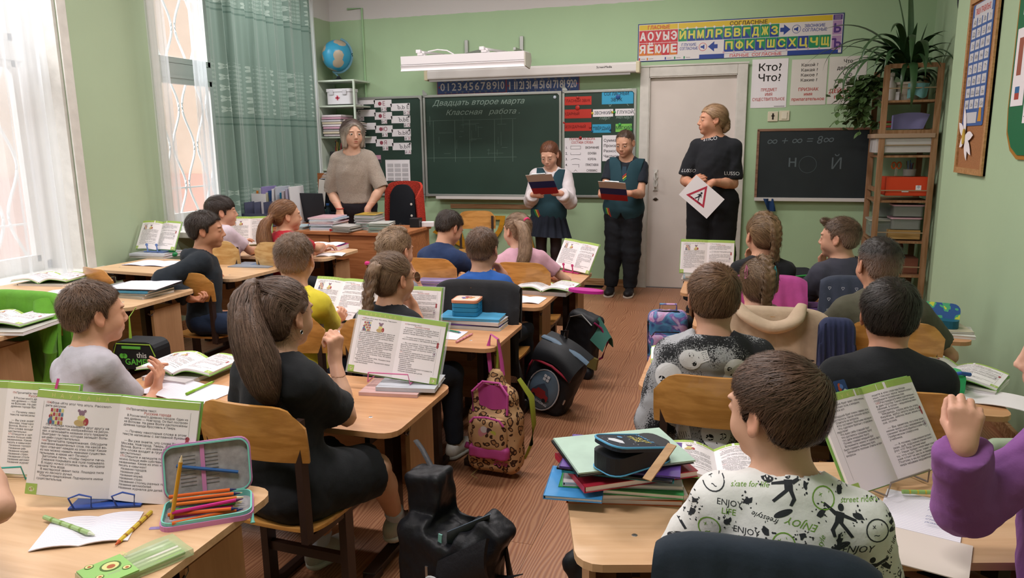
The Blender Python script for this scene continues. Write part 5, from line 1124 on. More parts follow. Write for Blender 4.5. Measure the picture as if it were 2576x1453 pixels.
MB().prism(rrect(.27,.16,.02),.13,T(0,0,.012)).build('body',mat('aid_white','#cfccd0',.4),t);MB().prism(rrect(.285,.175,.022),.03,T(0,0,.135)).build('lid',mat('aid_white','#cfccd0'),t)
for x in(-.075,.075):MB().box((x,-.088,.13),(.045,.012,.05),bev=.004).build('latch',mat('aid_latch','#bcb9bd',.4),t)
MB().box((-.01,-.084,.075),(.012,.004,.045)).box((-.01,-.084,.075),(.045,.004,.012)).build('red_cross',INK('#c23a52'),t)
# things on the corner shelf below: stacked papers and a pen holder
for k in range(9):
 m_=mat('stack_paper%d'%(k%4),('#cfc5c9','#c3b7a0','#b9b5ba','#b98fa0')[k%4],.8);o=MB().box((-3.98+rnd.uniform(-.01,.01),7.05+rnd.uniform(-.01,.01),1.515+k*.024),(.22,.25,.02),bev=.003).build('paper_folder',m_);tag(o,'folder in the tall pile on the corner shelf behind the sweater woman','folder','folders piled on the corner shelf')
for k in range(6):
 o=MB().box((-3.80+.004*k,7.05,1.515+k*.026),(.14,.24,.012),rot=eul((0,.25,0))).build('magazine',mat('mag%d'%(k%3),('#a89c8d','#8f8f84','#c0b3aa')[k%3],.6));tag(o,'magazine slumped against the folders on the corner shelf','magazine','magazines slumped on the corner shelf')
t=thing('pen_holder','dark mesh pen holder full of pencils on the corner shelf','holder',(-3.97,7.05,1.17));MB().box((0,0,.09),(.18,.12,.18),bev=.004).build('cup',mat('mesh_dark','#2c2a2c',.6),t)
for k in range(9):
 x=-.07+.018*k;o=MB().tube([(x,rnd.uniform(-.03,.03),.12),(x+rnd.uniform(-.02,.02),rnd.uniform(-.03,.03),.25+rnd.random()*.05)],.0045,6).build('pencil',mat('pencil%d'%(k%4),('#c23a4a','#2f3a30','#b98a3a','#7a7a35')[k%4],.5),t)
t=thing('cloth_bag','reddish fabric bag on the lowest visible corner shelf','bag',(-3.93,7.05,.90));MB().lathe([(.06,0),(.10,.03),(.11,.10),(.07,.18),(.03,.20)],(0,0,0),18).build('bag',mat('bag_rust','#a5664a',.9),t)
# ---- side table with printer, laptop and folders (left of the teacher's desk)
M_fur=wood('cabinet_laminate','#a8683f','#8f5430',(1,12,12),.4)
t=thing('side_table','brown laminate side table under the window carrying printer and folders','table',(-3.78,6.0,0));MB().box((0,0,.74),(.70,1.5,.03),bev=.003).build('tabletop',M_fur,t)
for y in(-.72,.72):MB().box((0,y,.36),(.66,.03,.72)).build('side_panel',M_fur,t)
t=thing('wooden_cabinet_top','orange-brown panel standing behind the laptop','panel',(-3.70,6.38,.755));MB().box((-.0,0,.20),(.30,.02,.40),bev=.002).build('panel',M_fur,t);MB().box((.10,.12,.17),(.02,.22,.34)).build('side',M_fur,t)
t=thing('printer','black multifunction printer on the side table','printer',(-3.50,6.28,.755));M_blk=mat('printer_black','#1d1f24',.35)
MB().box((0,0,.16),(.36,.32,.30),bev=.012).build('body',M_blk,t);MB().box((0,-.01,.335),(.37,.30,.05),bev=.01).build('scanner_lid',M_blk,t);MB().box((0,-.20,.05),(.30,.14,.02),bev=.003).build('paper_tray',M_blk,t);MB().box((0,-.165,.10),(.28,.01,.06)).build('output_slot',mat('slot_dark','#0c0d0f',.6),t);MB().box((-.1,-.165,.25),(.05,.006,.03)).lathe([(.013,0),(.013,.003)],(.11,-.162,.18),12,rot=Matrix.Rotation(PI/2,3,'X')).build('button',mat('btn_grey','#77787c',.5),t)
for k in range(5):
 o=MB().sheet(lambda u,v,k=k:(-3.50+(u-.5)*.34+.01*k,6.26+(v-.5)*.27,1.12+.012*k+(.05*math.sin(PI*u)**2 if k>2 else 0)*(1-v*.5)),8,4,th=.008).build('paper_sheaf',mat('sheaf%d'%(k%2),('#c9c4c8','#b9a894')[k%2],.8));tag(o,'loose sheaf of papers piled on top of the printer','papers','papers piled on the printer')
t=thing('laptop','open dark laptop seen from behind on the side table','laptop',(-3.55,5.72,.755),-.1);MB().box((0,.12,.008),(.35,.24,.014),bev=.004).build('base',M_blk,t);MB().box((0,-.03,.135),(.35,.010,.25),rot=eul((.12,0,0)),bev=.004).build('screen_lid',mat('laptop_lid','#25272d',.5),t)
t=thing('folder_rack','grey plastic desk rack with document pockets beside the window','rack',(-3.82,5.45,.755));M_rack=mat('rack_grey','#4c4f66',.5)
for k in range(4):MB().box((-.12+.08*k,.02*k,.10),(.006,.20,.20)).build('divider',M_rack,t)
MB().box((0,0,.01),(.30,.24,.012)).box((0,-.12,.06),(.30,.006,.10)).build('rack_base',M_rack,t)
fc=['#2e86a8','#cf7a2c','#d6d3d6','#8a7fb0','#c9c4a8','#2b4a7a','#d9d4d8','#b5b9c4','#1f6f8f','#b0a6ac','#a7a2b8','#d6d6da']
for k in range(12):
 h_=.27+.05*((k*5)%4)/3;o=MB().box((-3.98+.033*k,5.62+.012*(k%3),.755+h_/2),(.014,.21,h_),rot=eul((0,rnd.uniform(-.14,.14),0)),bev=.002).build('document_folder',mat('folder'+fc[k],fc[k],.5));tag(o,'%s folder standing on the side table under the window'%{'#2e86a8':'teal','#cf7a2c':'orange','#d6d3d6':'white perforated','#8a7fb0':'lilac','#c9c4a8':'cream','#2b4a7a':'dark blue','#d9d4d8':'clear white','#b5b9c4':'pale blue-grey','#1f6f8f':'deep turquoise','#b0a6ac':'mauve-grey','#a7a2b8':'grey-violet','#d6d6da':'translucent'}[fc[k]],'folder')
o=MB().sheet(lambda u,v:(-4.0+.20*u,5.50-.05*u,.76+.26*v+.0),4,4,th=.003).build('paper_sheet',M_pap);tag(o,'white sheet leaning in front of the orange folder','paper')
o=MB().lathe([(.055,0),(.055,.004)],(-4.03,5.46,1.0),20,rot=Matrix.Rotation(PI/2,3,'X')).build('round_card',mat('disc_blue','#8ea4bd',.6));tag(o,'round pale blue card with two bars above the white sheet','card')
def bottle(x,y,z,col,label,r=.028,h=.15,cap='#3a6fb8'):
 t=thing('bottle',label,'bottle',(x,y,z));MB().lathe([(r*.9,0),(r,.01),(r,h*.55),(r*.85,h*.65),(r*.4,h*.88),(r*.4,h)],(0,0,0),18).build('body',mat('btl'+col,col,.15,alpha=.75),t);MB().lathe([(r*.5,h*.96),(r*.5,h*1.08),(0,h*1.085)],(0,0,0),14).build('cap',mat('cap'+cap,cap,.4),t);MB().lathe([(r*1.02,h*.2),(r*1.02,h*.45)],(0,0,0),18).build('bottle_label',mat('lbl_pale','#b9b0b8',.6),t)
bottle(-3.42,5.80,.755,'#3f5560','small clear water bottle with a blue cap near the laptop');
for x,c_,h_,l in((-3.50,'#2f6b52',.10,'green carton of chalk beside the water bottle'),(-3.30,'#8c3a30',.12,'dark red jar by the sweater woman\'s hip')):
 o=MB().box((x,5.88,.755+h_/2),(.06,.05,h_),bev=.006).build('carton',mat('carton'+c_,c_,.5));tag(o,l,'carton')
t=thing('letter_tray','stacked dark letter trays with red papers beneath the printer tray','tray',(-3.28,6.05,.755))
for k in range(3):MB().box((0,0,.02+.045*k),(.28,.22,.010)).box((0,.105,.035+.045*k),(.28,.008,.03)).build('tray_level',mat('tray_dark','#2c2829',.4),t)
o=MB().box((-3.28,6.03,.835),(.22,.18,.012)).build('paper_pad',mat('pad_red','#a33b3a',.6));tag(o,'red pad lying in the stacked letter trays','pad')
o=MB().box((-3.28,6.03,.895),(.24,.20,.008),rot=eul((0,0,.2))).build('paper_sheaf',M_pap);tag(o,'white papers on top of the letter trays','papers')
# strip list hanging on the printer side
o=MB().box((-3.62,6.05,.99),(.075,.002,.24),rot=eul((0,.14,0))).build('price_list',M_pap2);tag(o,'narrow white printed strip hanging beside the printer','paper')
# ---- teacher's desk and chair
t=thing('teachers_desk','wide brown laminate teacher\'s desk covered with stacks of exercise books','desk',(-3.07,5.18,0));M_td=wood('desk_laminate','#b5764c','#a0633c',(1,12,12),.4)
MB().box((0,.27,.738),(1.30,.56,.025),bev=.003).build('desktop',M_td,t);MB().box((-.32,.03,.38),(.63,.018,.68)).build('front_panel',M_td,t);MB().box((.315,.03,.38),(.62,.018,.68)).build('front_panel',M_td,t)
for x in(-.62,.62):MB().box((x,.27,.365),(.022,.54,.72)).build('side_panel',M_td,t)
t=thing('office_chair','black office chair behind the teacher\'s desk','chair',(-2.88,6.10,0),PI+.1);M_fab=mat('office_black','#1b1d24',.8)
MB().sheet(lambda u,v:((u-.5)*.25*(1-.25*abs(v-.45)),-.12-.02*v,.50+.56*v-.09*v*(2*abs(u-.5))**3),10,12,th=.05).build('backrest',M_fab,t);MB().box((0,.0,.46),(.46,.44,.07),bev=.025).build('seat',M_fab,t);MB().lathe([(.025,.06),(.025,.44)],(0,0,0),12).build('gas_lift',M_blk,t)
for k in range(5):a=2*PI*k/5;MB().bar((0,0,.09),(.26*math.cos(a),.26*math.sin(a),.06),.04).lathe([(.02,0),(.028,.02),(.02,.045)],(.26*math.cos(a),.26*math.sin(a),.0),10).build('star_leg',M_blk,t)
def _card(u,v):
 a=-1.5+3.6*u;r_=1+.05*math.sin(u*40)*.3;return(-2.86+.185*math.sin(a)*r_*(1-.12*v*v),6.16+.075*math.cos(a)*(1 if a<1.6 else 1.9),.52+.57*v-.13*(abs(u-.42)*1.8)**3*v)
o=MB().sheet(_card,40,16,th=.02).build('cardigan',mat('coral_knit','#b83a2c',.95,var=.15,vscale=60,bump=1,bscale=120));tag(o,'coral red knitted cardigan hung over the office chair','cardigan')
for k in range(2):MB().lathe([(.010,0),(.011,.003),(.0,.004)],(-2.725,6.02,.90-.10*k),12,rot=Matrix.Rotation(PI/2,3,'X')).build('button',mat('btn_cream','#d8cfc6',.4),o)
# ---- shelf rack in the right corner
M_rk=wood('rack_wood','#a07a5c','#86603f',(10,10,1),.55)
t=thing('shelf_rack','tall open wooden shelf rack in the right corner beside the small slate','shelf',(1.285,6.93,0))
for x,y in((-.19,-.23),(.19,-.23),(-.19,.24),(.19,.24)):MB().box((x,y,.99),(.045,.022,1.98 if y<0 else 1.95),bev=.003).build('post',M_rk,t)
RZ=[1.74,1.50,1.29,.93,.60,.33,.12]
for z in(1.70,1.27,.91,.58,.30,.08):MB().box((0,0,z),(.40,.46,.018),bev=.002).build('shelf_board',M_rk,t)
for z in(1.97,1.46):MB().box((0,-.23,z),(.36,.018,.035)).build('cross_rail',M_rk,t)
for z in(1.80,1.36,1.00,.66,.38):MB().box((0,-.235,z),(.34,.010,.008)).build('thin_rod',mat('rod','#9a8468',.5),t)
for x in(-.19,.19):
 for z in(1.47,1.0):MB().box((x,0,z),(.018,.46,.035)).build('side_rail',M_rk,t)
RX,RY=1.285,6.95
def pot(x,y,z,r,h,label):t=thing('plant_pot',label,'pot',(x,y,z));MB().lathe([(r*.72,0),(r*.95,h*.85),(r*1.08,h*.86),(r*1.08,h),(r*.98,h),(r*.9,h*.85),(0,h*.84)],(0,0,0),28).build('pot',mat('pot_cream','#bdb3a4',.5),t);return t
pot(RX-.0,RY-.05,1.709,.115,.145,'cream plastic pot of the big strap-leaved plant on the rack');pot(RX-.14,RY+.08,1.709,.085,.12,'pot of the trailing plant at the back of the rack\'s top shelf')
M_leaf=mat('strap_leaf','#33502f',.35,var=.18,vscale=9,spec=.5);M_leaf2=mat('small_leaf','#526b3e',.45,var=.2,vscale=14,spec=.4)
pl=thing('strap_leaved_plant','large houseplant with long arching strap leaves on top of the rack','plant',(RX,RY-.05,1.83))
lr=random.Random(21)
def strap(p0,az,L_,lift,droop,w,seg=16):
 P=[];N_=[]
 for i in range(seg+1):
  t_=i/seg;s_=L_*t_;ang=lift-droop*t_**1.5;
  if i==0:q=Vector(p0)
  else:q=P[-1]+Vector((math.cos(az)*math.cos(ang),math.sin(az)*math.cos(ang),math.sin(ang)))*L_/seg
  P.append(q)
 V=[];side=Vector((-math.sin(az),math.cos(az),0))
 for i,q in enumerate(P):
  t_=i/seg;ww=w*(min(1,.35+t_*3)*(1-t_**3.0))+.0008;d=(P[min(i+1,seg)]-P[max(i-1,0)]).normalized();up=side.cross(d)
  V+=[q-side*ww+up*ww*.35,q,q+side*ww+up*ww*.35]
 return V,[(3*i+k,3*i+k+1,3*i+k+4,3*i+k+3)for i in range(seg)for k in(0,1)]
for k in range(80):
 az=k*2.399+lr.uniform(-.3,.3);up=k/64;L_=lr.uniform(.58,1.0);lift=lr.uniform(.75,1.4)if k>12 else 1.45;droop=lr.uniform(1.6,3.3)if k>8 else lr.uniform(.2,.9)
 if math.sin(az)>.3:L_*=.55
 if math.cos(az)>.1:L_*=.34 if math.sin(az)>-.5 else .66
 V,F=strap((lr.uniform(-.02,.02),lr.uniform(-.02,.02),lr.uniform(-.0,.06)),az,L_,lift,droop,lr.uniform(.019,.034));MB().add(V,F,0,True).build('leaf',M_leaf,pl)
tp2=thing('trailing_plant','bushy trailing plant with small oval leaves hanging off the rack\'s left side','plant',(RX-.16,RY-.02,1.84))
lm=MB().sheet(lambda u,v:((u-.5)*.032*math.sin(PI*min(1,v*1.05))**.7,.046*v,-.010*v*v+.006*abs(u-.5)),4,6,smooth=True).mesh('leaf',M_leaf2)
for k in range(27):
 az=PI+lr.uniform(-1.1,1.2);P=[Vector((lr.uniform(-.05,.05),lr.uniform(-.06,.06),.0))];L_=lr.uniform(.22,.62);up=lr.uniform(.2,1.0);dr=lr.uniform(2.0,3.4)
 for i in range(9):a_=up-dr*(i/8)**.8;P.append(P[-1]+Vector((math.cos(az)*math.cos(a_),math.sin(az)*math.cos(a_)*.6,math.sin(a_)))*L_/9)
 st_=MB().tube(P,.0016,4,cap=False).build('vine',M_leaf2,tp2)
 for i in range(1,10):
  for s_ in(-1,1):
   if lr.random()<.12 or len(tp2.children)>999:continue
   o=link('leaf',lm,st_,P[i],(lr.uniform(-.9,.3),lr.uniform(-.5,.5),az-PI/2+s_*lr.uniform(.4,1.3)));sc=lr.uniform(1.0,2.0);o.scale=(sc,)*3
o=MB().sheet(lambda u,v:(RX-.03+.15*u*(1-.1*v),RY-.245-.01*math.sin(u*11),1.835-.115*v*(1-.22*math.sin(u*4)**2)),20,8,th=.006).build('rag',mat('rag_teal','#5f8a8c',.9,bump=.6,bscale=60));tag(o,'teal rag hung over the rack\'s front rod below the plants','rag')
t=thing('spray_bottle','white plastic bottle standing left of the cream pot','bottle',(RX-.13,RY-.13,1.709));MB().lathe([(.032,0),(.036,.02),(.036,.12),(.014,.16),(.014,.19)],(0,0,0),18).build('body',mat('btl_white','#c2bab4',.4),t);MB().box((0,0,.205),(.03,.045,.03),bev=.006).build('cap',mat('btl_white','#c2bab4'),t)
t=thing('wall_thermometer','long white thermometer hung on the rack\'s front right post','thermometer',(1.478,6.70,1.76));MB().prism(rrect(.040,.30,.018),.008,frame_m((0,0,0),(1,0,0),(0,0,1),(0,-1,0))).build('backing',mat('thermo_white','#c9c4b8',.4),t)
p=MB();Mt_=frame_m((0,-.0092,0),(1,0,0),(0,0,1),(0,-1,0));rect(p,Mt_,-.0015,-.11,.0015,.11,0);disc(p,Mt_,0,-.12,.006,1,12)
for i in range(16):rect(p,Mt_,-.012,-.09+i*.0125,-.005,-.0885+i*.0125,0);rect(p,Mt_,.005,-.09+i*.0125,.012,-.0885+i*.0125,0)
p.build('scale_print',[INK('#4a4a48'),INK('#a03428')],t)
def bx(name,label,cat,c,d,m,rz=0,**k):o=MB().box((0,0,d[2]/2),d,bev=min(.004,min(d)/4)).build(name,m,None,(c[0],c[1],c[2]),(0,0,rz));tag(o,label,cat,k.get('group'));return o
bx('white_card_box','small white lettered box behind the plant on the rack','box',(RX-.12,RY-.10,1.709),(.10,.10,.07),M_pap)
for k in range(3):bx('red_green_packet','small red and green packet on the rack above the lilac papers','packet',(RX-.14,RY-.08+.01*k,1.50+.018*k),(.09,.06,.016),mat('packet%d'%(k%2),('#a83c34','#8a9a5c')[k%2],.6),.2*k,group='small packets on the rack')
MB2=MB().sheet(lambda u,v:(RX-.10+.22*u+.04*v*(u>.5),RY-.14+.02*math.sin(u*5),1.485+(.11+.02*math.sin(u*3))*v),12,5,th=.02).build('lilac_paper_block',mat('lilac_paper','#77739c',.8));tag(MB2,'crumpled lilac wrapping paper on the rack','paper')
bx('paper_pile','pile of creased tan drawing sheets on the rack','papers',(RX-.03,RY-.10,1.415),(.44,.34,.035),mat('kraft','#a88c76',.8));bx('long_white_box','long white cardboard box on the rack under the tan sheets','box',(RX-.03,RY-.10,1.30),(.40,.30,.115),mat('box_white','#bab5b4',.7))
bx('red_box','orange-red plastic case with a small snowflake sticker on the rack','case',(RX+.03,RY-.12,.955),(.32,.22,.15),mat('case_red','#cf4526',.4))
p=MB();Mt_=frame_m((RX+.03,RY-.2312,1.03),(1,0,0),(0,0,1),(0,-1,0));o=bpy.data.objects['red_box'];Mi=Matrix.Translation((-(RX+.03),-(RY-.12),-.955));rect(p,Mi@Mt_,.06,-.03,.10,.01,0);put_text(p,'*',Mi@Mt_@T(.08,-.032,.0004),.06,1);rect(p,Mi@Mt_,-.04,-.045,.01,-.033,0);p.build('sticker',[M_pap,INK('#2f6b8f')],o)
t=thing('pencil_cup','clear cup crowded with brushes and pens on top of the red case','cup',(RX+.06,RY-.10,1.11));MB().lathe([(.045,0),(.05,.055),(.047,.055),(.042,.004)],(0,0,0),20).build('cup',mat('cup_clear','#aab0aa',.2,alpha=.5),t)
for k in range(16):a=k*2.4;r_=.03*(k%4)/3;MB().tube([(r_*math.cos(a),r_*math.sin(a),.01),(r_*1.9*math.cos(a),r_*1.9*math.sin(a),.085+.045*rnd.random())],.0035,5).build('pen',mat('pen%d'%(k%5),('#2b2b2b','#8a4a3a','#3a5a8a','#c23a5a','#6a6a4a')[k%5],.5),t)
t=thing('scissors','orange-handled scissors standing beside the pencil cup','scissors',(RX-.04,RY-.10,1.11),.3);M_or=mat('scissor_orange','#c4642c',.4)
for s_ in(-1,1):MB().tube([(s_*.022+.017*math.cos(a),0,.085+.026*math.sin(a))for a in[2*PI*i/14 for i in range(15)]],.006,6).build('handle',M_or,t);MB().box((s_*.006,0,.035),(.008,.003,.07)).build('blade',M_steel,t)
def tub(x,y,z,w,d,h,label,lid='#c09aa5',body='#9aa09a'):
 t=thing('plastic_tub',label,'container',(x,y,z));MB().prism(rrect(w,d,.02),h,T(0,0,.002)).build('tub',mat('tub'+body,body,.25,alpha=.6),t);MB().prism(rrect(w+.02,d+.02,.025),.012,T(0,0,h)).build('lid',mat('tublid'+lid,lid,.4),t);MB().box((0,0,h*.35),(w*.8,d*.8,h*.5)).build('contents',mat('tubin','#6b5a58',.8),t)
tub(RX+.05,RY-.12,.68,.22,.17,.085,'clear tub with a pink lid, lower of two on the rack');tub(RX+.06,RY-.12,.785,.22,.17,.085,'clear tub with a pink lid, upper of two on the rack')
tub(RX-.12,RY-.02,.61,.17,.24,.13,'clear tub of coloured bits left of the pink-lidded tubs','#a5a79a','#8f9a92');tub(RX+.0,RY+.08,.76,.32,.14,.12,'large clear tub with a grey lid at the back of the rack','#9aa095','#8f9a92')
bx('wooden_box','shallow pale wooden box under the pink-lidded tubs','box',(RX+.04,RY-.12,.60),(.24,.18,.075),wood('pale_box','#bb9862','#a07c48',(1,12,12)))
bx('brown_box','brown box low on the rack behind the pupils','box',(RX+.07,RY-.06,.31),(.2,.24,.13),mat('box_brown','#7a4a38',.7));tub(RX-.05,RY-.06,.31,.24,.22,.12,'clear tub with a dark blue lid low on the rack','#2f3f55','#8f9a92')
t=thing('red_ball','dark red ball on the low shelf of the rack','ball',(RX+.02,RY+.05,.50));MB().lathe([(0,-.075)]+[(.075*math.sin(a),-.075*math.cos(a))for a in[PI*i/14 for i in range(1,14)]]+[(0,.075)],(0,0,0),22).build('ball',mat('ball_red','#7a2f28',.5),t)
# ---- right wall: cork board, green stand, clock
RWM=lambda y,z:frame_m((XR,y,z),(0,-1,0),(0,0,1),(-1,0,0))
t=thing('cork_board','tall narrow cork board in a wooden frame on the right wall','board',(XN,4.98,1.71));t.scale=(.765,)*3;MR=frame_m((0,0,0),(0,-1,0),(0,0,1),(-1,0,0));cw,chh=.72,1.32
MB().prism([(-cw/2,-chh/2),(cw/2,-chh/2),(cw/2,chh/2),(-cw/2,chh/2)],.015,MR).build('cork',mat('cork','#a06e48',.9,var=.3,vscale=120,bump=.4,bscale=160),t)
M_cf=wood('board_frame','#bf9264','#a5784b',(1,12,12))
for a,b_,c_,d_ in((-cw/2,-chh/2,cw/2,-chh/2+.045),(-cw/2,chh/2-.045,cw/2,chh/2),(-cw/2,-chh/2+.045,-cw/2+.045,chh/2-.045),(cw/2-.045,-chh/2+.045,cw/2,chh/2-.045)):MB().prism([(a,b_),(c_,b_),(c_,d_),(a,d_)],.030,MR).build('frame_bar',M_cf,t)
def letters(p,M,w,h):
 rpoly(p,M,[(x,y+.235)for x,y in rrect(w-.10,.10,.03)],1,-.0001);put_text(p,'ПИШИ ПРАВИЛЬНО',M@T(0,.41-.20),.06,2,.03,fit=w-.16)
 L_='АаБбВвГгДдЕеЁёЖжЗзИиЙйКкЛлМмНнОоПпРрСсТтУуФфХхЦцЧчШшЩщЪъЫыЬьЭэЮюЯя'
 for i in range(32):
  r_,c_=divmod(i,4);x=-w/2+.075+c_*(w-.15)/3;y=.16-r_*.087;rpoly(p,M,[(x+a,y+b_)for a,b_ in((-.05,-.034),(.05,-.034),(.05,.034),(-.05,.034))],1);put_text(p,L_[i*2:i*2+2],M@T(x,y-.018),.045,3,shear=.4)
tq=thing('letter_chart','blue handwriting letter chart pinned to the cork board','poster',(XN-.013,5.0,1.825));tq.scale=(.765,)*3;MB().prism(rrect(.52,.90,.02),.003,MR).build('sheet',mat('chart_blue','#3f5f9c',.5),tq);p=MB();letters(p,MR@T(0,.16,.0038),.52,.9)
rect(p,MR@T(0,0,.0038),-.22,-.43,.10,-.35+.0,1);rpoly(p,MR@T(0,0,.004),[(.13,-.42),(.22,-.42),(.20,-.32),(.15,-.32)],4);p.build('print',[M_pap,mat('chart_white','#c9c9cf',.5),INK('#b5443a'),INK('#3a3f52'),mat('chart_yel','#c98f35',.5)],tq)
tq=thing('paper_butterfly','white paper butterfly with a yellow body pinned low on the cork board','decoration',(XN-.015,5.095,1.42));tq.scale=(.765,)*3
for a,l_ in((.35,.24),(1.0,.20),(2.2,.14),(3.6,.20),(4.1,.24),(4.75,.22)):
 V=[(0,0)]+[(l_*t_*math.cos(a)-.035*math.sin(PI*t_)*math.sin(a)*s_,l_*t_*math.sin(a)+.035*math.sin(PI*t_)*math.cos(a)*s_)for s_,ts in((1,(.2,.4,.6,.8,1)),(-1,(.8,.6,.4,.2)))for t_ in ts]
 MB().prism(V,.003,frame_m((0,0,0),(0,-1,0),(0,0,1),(-1,0,0))@Matrix.Rotation(PI/2,4,'Z')@T(0,0,rnd.uniform(.004,.012))).build('wing',M_pap,tq)
MB().prism([(.022*math.cos(a),.06*math.sin(a))for a in[2*PI*i/14 for i in range(14)]],.01,MR@T(0,0,.012)).build('body',mat('butterfly_yel','#c9a94a',.6),tq)
t=thing('green_stand','dark green information stand with an ochre curved border at the right edge','board',(XN-.001,3.94,1.67));t.scale=(.765,)*3
def blob(s):return[(-.60*s,.9),(-.60*s,-.15),(-.57*s,-.30*s),(-.48*s,-.40*s),(-.35*s,-.45*s),(.6,-.45*s),(.6,.9)]
MB().prism(blob(1.05),.012,MR).build('ochre_border',mat('ochre','#a8742c',.5),t);MB().prism(blob(.99),.018,MR).build('green_panel',mat('stand_green','#1f6b45',.5),t)
for y,z,w,h,l in((-.45,.10,.22,.48,0),(-.20,.05,.22,.60,1),(-.40,.62,.20,.40,2)):q=MB().prism([(y-w/2,z-h/2),(y+w/2,z-h/2),(y+w/2,z+h/2),(y-w/2,z+h/2)],.003,MR@T(0,0,.018));q.build('paper_sheet',M_pap,t)
p=MB()
for k in range(20):rect(p,MR@T(0,0,.0216),-.29,.32-.028*k,-.12,.326-.028*k,0)
rect(p,MR@T(0,0,.0216),-.51,.05,-.43,.28,1);rect(p,MR@T(0,0,.0216),-.50,-.10,-.42,-.06,2);rect(p,MR@T(0,0,.0216),-.50,-.06,-.42,-.02,3);p.build('print',[INK('#6a6a70'),INK('#9a5a4a'),INK('#a8463c'),INK('#3a6a9a')],t)
t=thing('wall_clock','round dark-rimmed wall clock high in the right corner','clock',(XR,6.41,2.43));t.scale=(.89,)*3;MB().lathe([(.14,0),(.14,.03),(.128,.036),(.125,.02),(0,.02)],(0,0,0),36,rot=Matrix.Rotation(-PI/2,3,'Y')).build('case',mat('clock_rim','#3a3a40',.4),t);MB().lathe([(.122,.021),(0,.022)],(0,0,0),30,rot=Matrix.Rotation(-PI/2,3,'Y')).build('dial',M_pap,t)
# ================================================================== THE PEOPLE
_R=np.array(co.matrix_world.to_3x3())
def at(x,y,Y=None,z=None):
 """photo pixel -> world point at depth Y (or height z)"""
 r=_R@np.array([x-1288,-(y-726.5),-1877.]);o=np.array([0,0,1.42]);return o+r*((Y-o[1])/r[1]if Y is not None else(z-o[2])/r[2])
N3=(lambda*a:V3(*a))
PN=dict(pants=dict(m='#1f242e'))
UP=(0,0,1)
# ---- front: two women, a girl and a boy standing
def ex_t1(c):
 L,tp,k=c['L'],c['tp'],c['k'];sh=c['shirt']
 for i,(S_,E,w,D,N_,a)in enumerate(c['J']):
  p=S_+(E-S_)*.93;d=nrm(E-S_);mb=MB();Mt=Vector(d).to_track_quat('Z','Y').to_matrix();mb.lathe([(.055,-.028),(.061,-.025),(.063,0),(.061,.025),(.054,.028),(.05,0),(.055,-.028)],p-c['base'],24,rot=Mt);mb.build('cuff',M_knit,sh)
 mb=MB();w=c['J'][1][2];mb.lathe([(.029+.004*math.cos(a),.005*math.sin(a))for a in[2*PI*i/8 for i in range(9)]],w-c['base']-np.array((0,0,-.01)),18);mb.build('bracelet',mat('bracelet_red','#a3352d',.5),c['root'])
M_knit=mat('oatmeal_knit','#a8988a',.95,var=.22,vscale=150,bump=1,bscale=260,sheen=.3)
person('woman in an oatmeal short-sleeved sweater standing behind the teacher\'s desk',(-3.13,5.78,0),1.64,(-3.12,5.76,1.505),s=1.02,st=1.64,hy=PI+.53+.22,hp=.04,by=PI+.42,pel=(-3.14,5.80,.91),adult=True,skin='#c0957e',chub=.35,faceon=True,sw=.86,
 hair=dict(style='none',bob=1,col='#a3968a',col2='#c4b8a8',root_col='#4a3b36',N=3200,len_=.09,t=.014,wd=.003,jit=.06,brow='#4a3a30',amp=.002),
 shirt=dict(m=M_knit,name='sweater',sleeve=.95,ease=.012,hem=.02,neck=.068,amp=.006,sc=16,slv_ease=.012),arms=(dict(w=(-2.965,5.66,.885),d=(.1,-.2,-1),n=(-.6,.3,0),pole=(.9,.5,-.2),curl=.25),dict(w=(-3.20,5.62,.88),d=(.25,-.5,-.75),n=(0,.5,-.6),pole=(-.9,.5,-.2),curl=.3)),
 legs=dict(knee=((-3.05,5.79,.47),(-3.22,5.79,.47)),ankle=((-3.05,5.80,.08),(-3.22,5.80,.08)),pants=dict(m='#231f26',top=.05)),extra=ex_t1)
M_ribb='#17191f'
def ex_t2(c):
 tp,L=c['tp'],c['L'];sh=c['shirt']
 nb=tp(0,0,L);col='#c9c9cb'
 decals(sh,c['base'],tp(0,.35,L+.035),-c['X'],V3(0,0,1),[('text',-.035,-.018,.12,col,'STICO',.040,.02)],'collar_lettering',ml=.008,reach=.5)
 for i,(S_,E,w,D,N_,a)in enumerate(c['J']):
  d=nrm(E-S_);p=S_+(E-S_)*.66;o=p+c['Fw']*.25;X=-c['X'];decals(sh,c['base'],o,X,nrm(-d-0*X),[('text',0,0,0,col,'LUSSO',.040,.02)],'sleeve_lettering',ml=.008,reach=.4)
 ch=MB();gold=mat('gold','#c9a24a',.25,metal=1);a=tp(.04,.052,L-.005);b=tp(-.04,.052,L-.005);m_=tp(0,.112,L-.155)
 ch.tube([a-c['base'],(a+m_)/2+c['Fw']*.022-c['base'],m_-c['base']+c['Fw']*.02,(b+m_)/2+c['Fw']*.022-c['base'],b-c['base']],.0014,5);ch.box(m_-c['base']+c['Fw']*.022-np.array((0,0,.02)),(.020,.006,.026),bev=.003);ch.build('necklace',gold,c['root'])
 for sx in(-1,1):MB().lathe([(.007+.0018*math.cos(t),.0018*math.sin(t))for t in[2*PI*i/8 for i in range(9)]],c['hc']+c['Hr']@V3(sx*.083,-.002,-.045)-c['base'],12,rot=Matrix.Rotation(PI/2,3,'Y')).build('earring',gold,c['root'])
